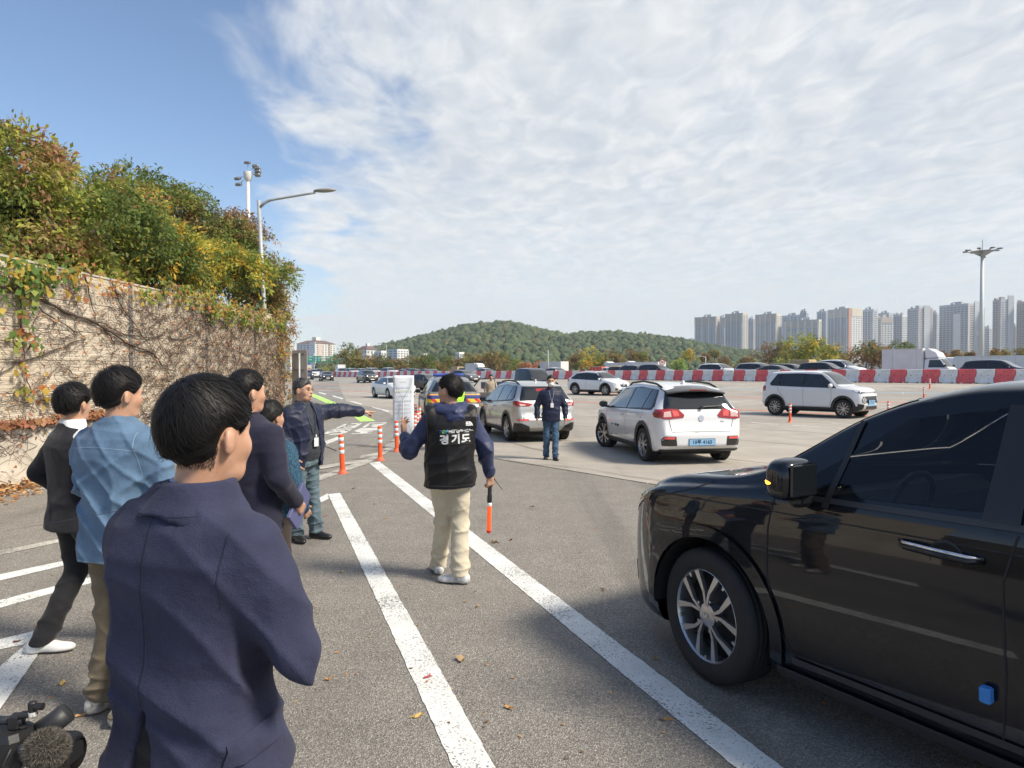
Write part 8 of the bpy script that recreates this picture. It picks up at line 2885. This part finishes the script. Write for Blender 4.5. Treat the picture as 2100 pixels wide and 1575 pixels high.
text_on(car.children[0], 'KIA', .042, (0, -3, .885), (1, 0, 0), (0, 0, 1), (0, 1, 0), M_BLACKP, car, 'badge_text', .016, .001)
text_on(car.children[0], 'NIRO', .05, (-.48, -3, .69), (1, 0, 0), (0, 0, 1), (0, 1, 0), M_CHROME, car, 'badge_text', .006, .0008)
plate(car, '10루 4165', (0, -2.195, .445), -1, (.52, .115), M_PLB)
for sx in (-1, 1):
 B.patch('door_moulding', 'L' if sx < 0 else 'R', [(-.85, .34), (-.80, .385), (.55, .385), (.62, .35), (.55, .335)], M_CHROME, car, .012)
sp_ = MB()
pr = [(-1.62, 1.492), (-1.98, 1.425), (-2.03, 1.40), (-2.02, 1.38), (-1.86, 1.375), (-1.70, 1.44)]
n = 9
Vs, Fs = [], []
for i in range(n):
 u = -1 + 2 * i / (n - 1)
 for (y, z) in pr:
  Vs.append((u * .60, y + .10 * u * u, z - .05 * u * u))
for i in range(n - 1):
 for j in range(6):
  k = (j + 1) % 6
  Fs.append((i * 6 + j, i * 6 + k, i * 6 + 6 + k, i * 6 + 6 + j))
Fs += [tuple(range(6)), tuple(range((n - 1) * 6, n * 6))[::-1]]
spo = mesh_obj('spoiler', Vs, Fs, M_SPK, car, True); auto_smooth(spo, 40)
MB().box((0, -2.005, 1.412), (.34, .012, .02)).build('brake_light', M_TAIL, spo)
wp = MB(); wp.tube([(.02, -2.105, 1.085), (.10, -2.10, 1.10), (.42, -2.09, 1.118)], [.014, .012, .006], 6); wp.lathe([(0, 0), (.035, 0), (.03, .04), (0, .045)], 12, (.02, -2.14, 1.085), 'y'); wp.build('wiper', M_BLACKP, car)
text_on(car.children[0], '나라', .12, (-3, .62, .74), (0, -1, 0), (0, 0, 1), (1, 0, 0), mat('decal_teal', (.16, .30, .38), .5), car, 'door_decal', .006, .002)
text_on(car.children[0], '세무', .09, (-3, .36, .745), (0, -1, 0), (0, 0, 1), (1, 0, 0), mat('decal_plum', (.10, .07, .13), .5), car, 'door_decal', .006, .003)
B.patch('door_decal', 'L', [(.38, .585), (.38, .635), (.25, .635), (.25, .585)], mat('decal_navy', (.03, .05, .22), .5), car, .004)
B.patch('door_decal', 'L', [(.22, .58), (.22, .635), (.10, .635), (.10, .58)], mat('decal_grey', (.06, .06, .06), .5), car, .004)
B.patch('door_decal', 'L', [(.62, .60), (.62, .63), (.46, .625), (.46, .605)], mat('decal_blue', (.12, .16, .32), .5), car, .004)

# ------------------------------------------------------------------ silver suv seen from behind
car, B = make_car('suv_car', 'silver sport utility car with white plate, seen from behind beside the masked man', 'tucson', (.28, 18.7, 0), -17, P_SILVER, 2, rails=True, mirror_m=M_BLACKP, group=GN, tails='none', plate_m=(None, M_PLW), xs=.89, zs=.93)
for sg in (-1, 1):
 B.patch('tail_light', 'B', [(sg * .38, 1.045), (sg * .50, .98), (sg * .84, .98), (sg * .90, 1.12)], M_TAIL, car, .010)
 B.patch('lamp_clear', 'B', [(sg * .62, .99), (sg * .60, 1.03), (sg * .78, 1.05), (sg * .76, .99)], mat('lamp_clear', 0), car, .015)
 B.patch('tail_light', 'L' if sg < 0 else 'R', [(-2.2, .98), (-2.2, 1.12), (-1.88, 1.11), (-1.98, 1.02)], M_TAIL, car, .008)
 B.patch('reflector', 'B', [(sg * .50, .60), (sg * .52, .65), (sg * .86, .65), (sg * .80, .60)], M_TAILB, car, .008)
B.patch('bumper_trim', 'B', [(-.90, .20), (-.88, .54), (-.72, .54), (-.52, .46), (-.40, .22)], M_BLACKP, car, .008)
B.patch('bumper_trim', 'B', [(.90, .20), (.88, .54), (.72, .54), (.52, .46), (.40, .22)], M_BLACKP, car, .008)
B.patch('plate_recess', 'B', [(-.36, .68), (-.42, .82), (.42, .82), (.36, .68)], mat('recess_white', (.66, .66, .63), .5), car, .004)
plate(car, '41조 2763', (.0, -2.235, .755), -1, (.42, .10), M_PLW)
B.patch('duty_sign', 'B', [(-.20, .93), (-.20, 1.01), (.20, 1.01), (.20, .93)], mat('duty_sign', (.70, .66, .48), .6), car, .006)
text_on(car.children[0], '공무', .085, (-.05, -3, .97), (1, 0, 0), (0, 0, 1), (0, 1, 0), M_PLT, car, 'sign_text', .010, .002)
text_on(car.children[0], 'TUCSON', .05, (-.55, -3, .86), (1, 0, 0), (0, 0, 1), (0, 1, 0), M_CHROME, car, 'badge_text', .006, .0006)
B.patch('badge', 'B', ngon((0, 1.09), .06, 16), M_CHROME, car, .010)
text_on(car.children[0], '하이남양주', .11, (-3, .55, .80), (0, -1, 0), (0, 0, 1), (1, 0, 0), mat('decal_grey', 0), car, 'door_decal', .006, .001)
B.patch('door_decal', 'L', ngon((.08, .82), .03, 10), mat('decal_navy', 0), car, .004)
B.patch('brake_light', 'T', [(-.22, -1.95), (-.22, -1.90), (.22, -1.90), (.22, -1.95)], M_TAIL, car, .006)

# ------------------------------------------------------------------ police car with its passenger door open
car, B = make_car('police_car', 'grey police patrol car with yellow and blue stripes and an open door', 'eqa', (-2.34, 24.6, 0), -12, mat('police_grey', (.17, .165, .155), .4, .3, coat=.8), 2, group=GN, tails='none', plate_m=(None, M_PLB), mirror_m=M_BLACKP)
M_PY = mat('police_yellow', (.80, .62, .05), .5); M_PN = mat('police_navy', (.03, .05, .22), .5); M_PO = mat('police_orange', (.85, .42, .03), .5)
B.patch('stripe', 'B', [(-.9, 1.0), (-.9, 1.03), (.9, 1.03), (.9, 1.0)], M_PO, car, .006)
B.patch('stripe', 'B', [(-.9, .88), (-.9, 1.0), (.9, 1.0), (.9, .88)], M_PN, car, .005)
B.patch('stripe', 'B', [(-.9, .76), (-.9, .88), (.9, .88), (.9, .76)], M_PY, car, .005)
for k in range(5):
 x = -.8 + .36 * k
 B.patch('chevron', 'B', [(x, .88), (x + .14, .88), (x + .26, .76), (x + .12, .76)], mat('police_red', (.62, .05, .04), .5), car, .008)
text_on(car.children[0], 'POLICE', .13, (-.05, -3, .94), (1, 0, 0), (0, 0, 1), (0, 1, 0), M_WHITEP, car, 'lettering', .010, .004)
text_on(car.children[0], 'KIA', .10, (.0, -3, 1.09), (1, 0, 0), (0, 0, 1), (0, 1, 0), M_CHROME, car, 'badge_text', .008, .003)
B.patch('bumper', 'B', [(-.8, .60), (-.8, .70), (.8, .70), (.8, .60)], P_WHITE, car, .010)
plate(car, '24오 2451', (.18, -2.245, .53), -1, (.52, .115), M_PLB)
for pj in 'LR':
 B.patch('stripe', pj, [(-1.7, .80), (-1.7, .90), (1.6, .90), (1.6, .80)], M_PN, car, .004)
 B.patch('stripe', pj, [(-1.7, .90), (-1.7, .93), (1.6, .93), (1.6, .90)], M_PO, car, .004)
do = MB(); do.box((.52, .0, .62), (1.04, .06, .62), 0, .03)
dd = do.build('open_door', mat('police_grey', 0), car)
MB().tube([(.02, 0, .92), (.42, 0, 1.42), (.98, 0, 1.44), (1.03, 0, .93)], .022, 6).build('door_frame', M_BLACKP, dd, True)
dd.location = (.90, .82, .08); dd.rotation_euler = (0, 0, R(-14))
bx_ = MB(); bx_.box((0, -.3, 1.665), (1.1, .26, .10), 0, .04); bx_.build('light_bar', mat('lightbar_blue', (.05, .10, .45), .2, coat=1), car)

# ------------------------------------------------------------------ boxy white city car and white electric suv
p = Vector((11.85, 26.5, gz(11.85, 26.5)))
car, B = make_car('city_car', 'boxy white city car with round headlights and black wheel arches', 'casper', p, 138.7, P_WHITE, 2, plate_txt=('', ''), plate_m=(M_PLB, M_PLB), group=GN, xs=1.02, zs=1.10, grille='none', rails=False)
B.patch('grille', 'F', [(-.56, .52), (-.64, .62), (-.62, .74), (.62, .74), (.64, .62), (.56, .52)], M_GRILLE, car, .008)
B.patch('bumper_bar', 'F', [(-.62, .28), (-.60, .46), (.60, .46), (.62, .28)], mat('silver_trim', (.55, .55, .56), .35, .6), car, .012)
B.patch('lower_grille', 'F', [(-.50, .31), (-.44, .42), (.44, .42), (.50, .31)], M_GRILLE, car, .016)
B.patch('daytime_bar', 'F', [(-.66, .84), (-.64, .89), (.64, .89), (.66, .84)], mat('trim_grey', (.40, .40, .41), .4, .5), car, .008)
for sg in (-1, 1):
 B.patch('headlight', 'F', ngon((sg * .545, .615), .115, 20), M_BLACKP, car, .012)
 B.ring('light_ring', 'F', (sg * .545, .615), .070, .098, 0, 2 * math.pi, M_LENS, car, .018, 20)
 B.patch('projector', 'F', ngon((sg * .545, .615), .045, 12), M_LENS, car, .018)
 B.patch('marker', 'F', [(sg * .40, .85), (sg * .40, .885), (sg * .72, .885), (sg * .72, .85)], M_LENSD, car, .012)
 B.patch('bumper_corner', 'L' if sg < 0 else 'R', [(1.62, 0), (1.62, .42), (1.92, .42), (1.92, 0)], M_BLACKP, car, .007)
plate(car, '23러 6329', (0, 1.975, .555), 1, (.52, .11), M_PLB)
text_on(car.children[0], 'H', .07, (0, 3, .865), (-1, 0, .0), (0, 0, 1), (0, -1, 0), M_WHITEP, car, 'badge_text', .014, .003)
p = Vector((5.9, 46.6, gz(5.9, 46.6)))
car, B = make_car('electric_suv', 'white sport utility car with dark grille and blue plate near the barriers', 'eqa', p, 139, P_WHITE, 2, plate_m=(M_PLB, M_PLB), group=GN)
plate(car, '', (0, 2.30, .40), 1, (.52, .11), M_PLB)
B.patch('badge_star', 'F', ngon((0, .73), .10, 14), M_CHROME, car, .012)
B.patch('bumper_trim', 'F', [(-.7, .24), (-.7, .34), (.7, .34), (.7, .24)], mat('silver_trim', 0), car, .008)
B.patch('roof_glass', 'T', [(-.5, -.9), (-.5, .2), (.5, .2), (.5, -.9)], M_GLASS, car, .004)

# ------------------------------------------------------------------ traffic further away
def traffic(name, label, sname, px, q, col, facing=141.7, **k):
 p = on_q(px, q)
 p.z = zq(q) + .012
 return make_car(name, label, sname, p, facing, col, k.pop('detail', 1), cladding=k.pop('cladding', False), **k)

traffic('sedan_car', 'white sedan with dark grille half hidden by the white banner', 'sedan', 806, 31.5, P_WHITE, 150, detail=2, group=GN, plate_txt=('17누 1944', ''))
traffic('suv_car', 'dark sport utility car with lit headlights left of the banner', 'suv', 753, 13.5, P_BLACK, 151, group=GN, lit=True)
traffic('sedan_car', 'black sedan right of the banner, headlights lit', 'sedan', 871, 22.5, P_BLACK, 134, group=GN, lit=True, detail=2)
traffic('sedan_car', 'dark grey sedan passing the barriers above the police car', 'sedan', 949, 9.5, P_GREY, 138, group=GN, lit=True)
GF = 'cars queueing along and behind the barriers'
traffic('suv_car', 'dark blue car at the far left with bright lights, next to the sign board', 'suv', 630, 10, P_DBLUE, 158, group=GF, lit=True)
traffic('suv_car', 'far white car on the left lanes', 'suv', 643, 4, P_WHITE, 158, group=GF)
traffic('suv_car', 'far dark car beside the far white one', 'suv', 653, 2.5, P_BLACK, 158, group=GF)
traffic('sedan_car', 'far dark sedan below the green signs', 'sedan', 669, 12, P_BLACK, 158, group=GF, lit=True)
traffic('suv_car', 'silver pickup like car at the start of the barrier row', 'suv', 700, -3, P_SILVER, 156, group=GF)
for i, (sn, px, q, col, lab) in enumerate([('suv', 722, -5, P_WHITE, 'white car behind the barriers, first right of the box lorry'), ('suv', 744, -9, P_WHITE, 'tall white car with roof load behind the barriers'), ('suv', 766, -5, P_WHITE, 'white car behind the barriers above the dark sport utility car'),
  ('suv', 800, -4, P_WHITE, 'white pickup shaped car behind the barriers left of the banner top'), ('sedan', 826, -8, P_GREY, 'dark car behind the barriers above the banner'), ('suv', 840, -12, P_DBLUE, 'dark blue tall car behind the barriers right of the banner'),
  ('sedan', 853, -5, P_GREY, 'grey sedan behind the barriers above the black sedan'), ('sedan', 873, -6, P_GREY, 'dark grey car behind the barriers right above the black sedan'), ('sedan', 888, -9, P_SILVER, 'silver grey car behind the barriers left of the lorry'),
  ('sedan', 997, -6, P_WHITE, 'white car behind the barriers right of the white lorry cab'), ('sedan', 1140, -5, P_WHITE, 'white car behind the barriers above the masked man'), ('suv', 1304, -9, P_DBLUE, 'dark blue car behind the barriers under the long trailers'),
  ('suv', 1346, -5, P_BLACK, 'black car behind the barriers left of the speed sign'), ('suv', 1474, -5, P_WHITE, 'white sloping car behind the barriers right of the speed sign'), ('suv', 1556, -4, P_SILVER, 'silver roof behind the barriers left of the boxy white car'),
  ('sedan', 1592, -3.2, P_GREY, 'grey roof just above the boxy white car rear'), ('suv', 1690, -5.5, P_BLACK, 'large black car behind the barriers above the boxy white car'), ('suv', 2045, -4.5, P_DBLUE, 'dark blue car behind the barriers near the right picture edge')]):
 traffic('suv_car' if sn == 'suv' else 'sedan_car', lab, sn, px, q, col, 141.7, group=GF, zs=1.0 if sn == 'sedan' else 1.04)
make_car('minivan', 'second black van, only its roof showing above the minivan', 'van', (10.9, 11.3, 0), -58, P_BLACK, 1, cladding=False, group=GN, zs=1.08)

# ------------------------------------------------------------------ trucks
spec('cab', wb=.9, r=.34, style='s5', top=[(-.78, 1.20), (-.77, 1.80), (-.70, 1.93), (-.4, 1.97), (.15, 1.96), (.38, 1.86), (.85, 1.22), (.98, 1.12), (1.08, .98), (1.12, .70)], bot=[(-.78, .55), (-.3, .42), (.6, .36), (1.12, .42)], belt=[(-.78, 1.20), (.2, 1.16), (.85, 1.10), (1.12, .85)],
  w=[(-.78, .78), (.4, .84), (.85, .83), (1.02, .76), (1.12, .66)], wt=[(-.78, .66), (.2, .68), (.5, .70), (.9, .76), (1.12, .64)], pill=[-.42, -.60], win=(.82, .30, -.55, -.70))
spec('bigcab', wb=1.0, r=.48, style='s5', top=[(-1.0, 1.6), (-.99, 2.7), (-.9, 2.95), (0, 3.0), (.5, 2.9), (.72, 2.7), (.95, 1.7), (1.02, 1.3), (1.05, .8)], bot=[(-1.0, .7), (0, .5), (1.05, .45)], belt=[(-1.0, 1.6), (.9, 1.55), (1.05, 1.1)], w=[(-1.0, 1.16), (.7, 1.2), (.95, 1.14), (1.05, 1.0)],
  wt=[(-1.0, 1.0), (.5, 1.02), (.9, 1.08), (1.05, .95)], pill=[-.10, -.30], win=(.88, .66, -.2, -.34))

def truck(name, label, px, q, facing, cabcol, cargo, big=False, s=1.0, group='trucks beyond the barriers', loc=None):
 sn = 'bigcab' if big else 'cab'
 sp = SPECS[sn]
 if loc is None:
  p = on_q(px, q); p.z = zq(q)
 else:
  p = Vector(loc)
 t = empty(name, p, -R(facing)); t.scale = (s, s, s)
 B = Body(sp, 34, 2)
 B.build('cab', cabcol, t)
 yA, yB, yC, yD = sp['win']
 be, tp_ = B.f['belt'], B.f['top']
 zb_, zt_ = float(be(.3)) + .03, float(be(.2) + (tp_(.2) - be(.2)) * .78)
 for pj in 'LR':
  B.patch('side_window', pj, [(yA - .12, zb_), (yB + .05, zt_), (yC + .12, zt_), (yC + .06, zb_)], M_GLASS, t, .006)
 zA, zB = float(tp_(yA + .04)), float(tp_(yB))
 wA, wB = float(B.f['w'](yA)) * .90, float(B.f['wt'](yB)) * .94
 B.patch('windscreen', 'F', [(-wA, zA + .03), (wA, zA + .03), (wB, zB - .05), (-wB, zB - .05)], M_GLASS, t, .006)
 y1 = sp['top'][-1][0]
 for sg in (-1, 1):
  B.patch('headlight', 'F', [(sg * wA * .55, .66), (sg * wA * .55, .80), (sg * wA * .98, .84), (sg * wA * .98, .68)], M_LENS, t, .006)
  mirror(t, sg * wA, yA - .05, zb_ + .1, M_BLACKP, sg, 1.1)
 B.patch('grille', 'F', [(-wA * .5, .55), (-wA * .5, .72), (wA * .5, .72), (wA * .5, .55)], M_GRILLE, t, .006)
 r = sp['r']; W = max(w_[1] for w_ in sp['w'])
 L = cargo.get('L', 2.9)
 ys = [.25 if not big else .1, -.9 - L * .72] + ([-.9 - L * .60, -1.7] if big else [])
 for sx in (-1, 1):
  for y in ys:
   add_wheel(t, sx * (W - .14), y, r, .24, 's5', sx > 0)
 yb = sp['top'][0][0] - .06
 MB().box((0, yb - L / 2, r + .30), (W * 1.1, L + .3, .18)).build('chassis', M_DARK, t)
 kind, h_, m_ = cargo['kind'], cargo.get('H', 1.9), cargo['m']
 z0 = r + .40
 wd = cargo.get('W', W * 2 + .05)
 if kind == 'box':
  MB().box((0, yb - L / 2, z0 + h_ / 2), (wd, L, h_), 0, .03).build('cargo_box', m_, t)
  fr = MB()
  for sx in (-1, 1):
   for k in range(int(L / .9)):
    fr.box((sx * (wd / 2 + .006), yb - .45 - k * .9, z0 + h_ / 2), (.012, .05, h_ * .96))
   fr.box((sx * (wd / 2 + .008), yb - L / 2, z0 + .06), (.02, L, .1)); fr.box((sx * (wd / 2 + .008), yb - L / 2, z0 + h_ - .05), (.02, L, .07))
  fr.build('frame_rib', mat('box_rib', (.58, .58, .57), .5), t)
  if cargo.get('door'):
   MB().box((wd / 2 + .012, yb - 1.15, z0 + h_ * .45), (.02, .62, h_ * .82)).build('side_door', m_, t)
   MB().box((-wd / 2 - .012, yb - 1.15, z0 + h_ * .45), (.02, .62, h_ * .82)).build('side_door', m_, t)
 elif kind == 'bed':
  for sx in (-1, 1):
   MB().box((sx * wd / 2, yb - L / 2, z0 + h_ / 2), (.05, L, h_)).build('side_board', m_, t)
  MB().box((0, yb - L, z0 + h_ / 2), (wd, .05, h_)).build('tail_board', m_, t)
  MB().box((0, yb - L / 2, z0), (wd, L, .06)).build('bed_floor', M_DARK, t)
  MB().box((0, yb, z0 + h_ * .7), (wd, .05, h_ * 1.4)).build('head_board', m_, t)
 if cargo.get('deflector'):
  d_ = MB(); d_.prism([(-.7, 1.93), (.25, 1.97), (.05, 2.35), (-.55, z0 + h_), (-.72, z0 + h_)] if not big else [(-.95, 2.98), (.5, 2.92), (-.2, 3.5), (-.95, z0 + h_)], -W * .86, W * .86, 'x'); d_.build('wind_deflector', cabcol, t)
 if cargo.get('load'):
  MB().box((0, yb - L / 2, z0 + h_ + cargo['load'][0] / 2), (wd * .9, L * .8, cargo['load'][0]), 0, .05).build('load', cargo['load'][1], t)
 if cargo.get('text'):
  for sx, ux in ((-1, -1), (1, 1)):
   for k, (tx, sz, dz_) in enumerate(cargo['text']):
    text_mesh(tx, sz, M_WHITEP, 'lettering', t, face_M((sx * (wd / 2 + .03), yb - L * .45, z0 + h_ * dz_), (0, ux, 0), (0, 0, 1)), .01)
 plate(t, '', (0, y1 + .04, .55), 1, m_=M_PLW)
 tag(t, label, 'truck', group)
 return t

M_BOXW = mat('white_box_panel', (.70, .71, .71), .5, var=.06, var_scale=1.5)
M_BOXR = mat('red_container', (.46, .055, .055), .5, var=.1, var_scale=1)
truck('small_truck', 'small dark blue truck behind the silver car roof', 1092, 0, 136, P_NAVY, dict(kind='bed', L=2.7, H=.38, m=P_NAVY), group=GN, loc=(on_q(1092, 28.6).x, on_q(1092, 28.6).y, zq(28.6)))
truck('box_truck', 'white box truck behind the barriers left of the tall mast', 1925, -5.5, 141.7, P_WHITE, dict(kind='box', L=3.1, H=1.95, m=M_BOXW, deflector=True, door=True))
truck('box_truck', 'small white box truck at the far start of the barrier row', 702, -10, 156, P_WHITE, dict(kind='box', L=3.0, H=1.9, m=M_BOXW))
truck('cargo_truck', 'small white truck with red cargo body above the electric car', 1246, -38, 141.7, P_WHITE, dict(kind='box', L=2.9, H=1.35, m=mat('red_cargo', (.62, .06, .03), .5)))
truck('articulated_lorry', 'white lorry heading away behind the guard rail, left of the white cab', 922, -60, -38, P_WHITE, dict(kind='box', L=8.5, H=2.5, m=M_BOXW, deflector=True), True)
truck('flatbed_truck', 'flatbed truck with tan load right of the far white lorry', 951, -24, 141.7, P_GREY, dict(kind='bed', L=3.2, H=.5, m=P_GREY, load=(.9, mat('tan_load', (.50, .38, .22), .8, var=.2))))
truck('panel_truck', 'white panel truck with rounded roof fairing behind the barriers', 986, -19.5, 141.7, P_WHITE, dict(kind='box', L=3.0, H=1.9, m=M_BOXW, deflector=True))
truck('container_lorry', 'lorry with red lettered container behind the guard rail', 1046, -62, -38, P_WHITE, dict(kind='box', L=6.6, H=2.6, m=M_BOXR, deflector=True, text=[('BUMHAN', .55, .68), ('TRANS', .6, .30)]), True)
truck('crane_truck', 'dark truck with orange rimmed bed behind the red container lorry', 1100, -66, -38, P_GREY, dict(kind='bed', L=5.5, H=1.1, m=P_GREY, load=(.35, mat('tan_load', 0))), True)
truck('trailer_lorry', 'long white trailer with cream rear doors above the masked man', 1114, -52, -38, P_WHITE, dict(kind='box', L=6.5, H=2.65, m=M_BOXW, deflector=True), True)
truck('trailer_lorry', 'long white trailer behind the yellow van', 1248, -47, -38, P_WHITE, dict(kind='box', L=8.0, H=2.3, m=M_BOXW, deflector=True), True, .92)
truck('trailer_lorry', 'second long white trailer ending at the speed sign', 1292, -46, -38, P_WHITE, dict(kind='box', L=7.5, H=2.35, m=M_BOXW, deflector=True), True, .92)
truck('trailer_lorry', 'very long low white trailer right of the white box truck', 1945, -48, -38, P_WHITE, dict(kind='box', L=12, H=2.2, m=M_BOXW), True)
truck('box_truck', 'truck with wooden crate load above the large black car', 1688, -14.6, 141.7, P_WHITE, dict(kind='bed', L=2.7, H=.5, m=P_WHITE, load=(.95, mat('crate_wood', (.50, .36, .20), .8, var=.2, var_scale=3))))
traffic('van_car', 'white van right of the wooden crate load', 'suv', 1722, -9.5, P_WHITE, 141.7, zs=1.22, group=GF)
traffic('van_car', 'yellow van under the long white trailers', 'suv', 1276, -14, P_YEL, 141.7, zs=1.05, group=GF)
traffic('bus_car', 'dark long roof with blue rack left of the large black car', 'van', 1620, -11.5, P_GREY, 141.7, zs=1.0, group=GF)

# ------------------------------------------------------------------ video camera with furry microphone at the lower left
vb = at(36, 1530, 1.42)
vc = empty('video_camera', (vb.x, vb.y, 0))
zc = vb.z
vc.scale = (.62, .62, .62)
vx = lambda x, y, z: (x, y, zc / .62 + z + .03)
MB().box(vx(-.045, 0, -.035), (.17, .13, .13), 0, .02).build('camera_body', M_BLACKP, vc)
MB().lathe([(.035, 0), (.040, .03), (.042, .10), (.05, .11), (.055, .16), (.048, .165), (.045, .12), (0, .12)], 20, vx(.04, 0, -.055), 'x').build('lens', mat('lens_black', (.012, .012, .013), .25), vc, 'auto')
MB().box(vx(.155, 0, -.045), (.085, .105, .09), 0, .012).build('lens_hood', M_BLACKP, vc)
MB().tube([vx(-.16, 0, .03), vx(-.12, 0, .058), vx(.02, 0, .058)], .014, 10).build('handle', mat('handle_blue_black', (.02, .024, .032), .4), vc, True)
MB().box(vx(-.005, 0, .055), (.035, .04, .045), .1, .004).build('handle_block', M_BLACKP, vc)
MB().tube([vx(.0, .02, -.02), vx(.02, .0, .04)], .013, 8).build('bracket', M_BLACKP, vc)
MB().box(vx(.035, 0, .078), (.055, .03, .014), .15, .004).build('shoe', M_BLACKP, vc)
cl = MB(); cl.lathe([(.014, 0), (.014, .014), (0, .014)], 14, vx(.052, 0, .074)); cl.build('clamp_ring', mat('clamp_pale', (.6, .6, .58), .4), vc)
cl = MB(); cl.lathe([(.013, 0), (.014, .03), (.010, .034), (0, .034)], 14, vx(.052, 0, .088)); cl.build('clamp', M_BLACKP, vc)
MB().lathe([(0, -.01), (.012, -.008), (.012, .028), (0, .03)], 12, vx(.060, 0, .105), 'x').build('clamp_knob', M_BLACKP, vc)
MB().tube([vx(.045, .05, -.005), vx(.085, .07, .02), vx(.115, .085, .045)], [.036, .037, .036], 16).build('viewfinder', mat('viewfinder_grey', (.028, .03, .034), .5), vc, True)
MB().tube([vx(.055, -.06, -.006), vx(.10, -.065, -.004)], [.016, .016], 14).build('microphone', mat('mic_grey', (.07, .075, .085), .4), vc, True)
MB().tube([vx(.06, -.06, -.02), vx(.07, -.05, -.07)], .006, 6).build('mic_bracket', M_BLACKP, vc)
MB().tube([vx(.03, -.07, .0), vx(.015, -.09, -.045), vx(.04, -.085, -.06), vx(.065, -.07, -.03)], .004, 6).build('cable', M_BLACKP, vc, True)
fu = MB(); fu.sphere(vx(.145, -.068, -.002), (.064, .054, .056), 16, 10); fu = fu.build('wind_muff', mat('fur_base', (.075, .068, .058), .95), vc, True)
rs_ = np.random.default_rng(9)
n = 9000
v = unit(rs_.normal(size=(n, 3)))
c = np.array(vx(.145, -.068, -.002)); rr_ = np.array([.064, .054, .056])
dv = unit(v + rs_.normal(size=(n, 3)) * .45 + np.array([.25, 0, -.15]))
P0 = c + v * rr_ * .97; P1 = P0 + dv * rs_.uniform(.010, .020, (n, 1))
S = unit(np.cross(dv, rs_.normal(size=(n, 3)))) * .0009
V = np.stack([P0 - S, P0 + S, P1], 1).reshape(-1, 3)
fm = rs_.integers(0, 3, n)
big_mesh('fur', V, np.arange(3 * n).reshape(-1, 3), [mat('fur_%d' % i, cc, .8) for i, cc in enumerate(((.05, .045, .04), (.12, .108, .09), (.24, .215, .18)))], fu, fmat=fm)['kind'] = 'stuff'
for k in range(3):
 a = 2.1 * k + .4
 MB().tube([vx(-.04, 0, -.10), (.38 * math.cos(a), .38 * math.sin(a), 0.0)], [.014, .011], 8).build('tripod_leg', M_BLACKP, vc, True)
tag(vc, 'black video camera with furry grey microphone muff at the lower left', 'video camera')
# ================================================================== thin haze in the air
hz = MB(); hz.box((0, 700, 70), (4400, 2400, 150)); 
mh = bpy.data.materials.new('haze'); mh.use_nodes = True
t = NT(mh.node_tree)
o = t.n('ShaderNodeOutputMaterial')
pvn = t.n('ShaderNodeVolumePrincipled')
pvn.inputs['Color'].default_value = (.80, .86, .92, 1); pvn.inputs['Density'].default_value = .00022
t.t.links.new(pvn.outputs[0], o.inputs['Volume'])
hzo = hz.build('haze', mh)
hzo['kind'] = 'stuff'; hzo['label'] = 'thin haze in the air over the whole place'; hzo['category'] = 'haze'
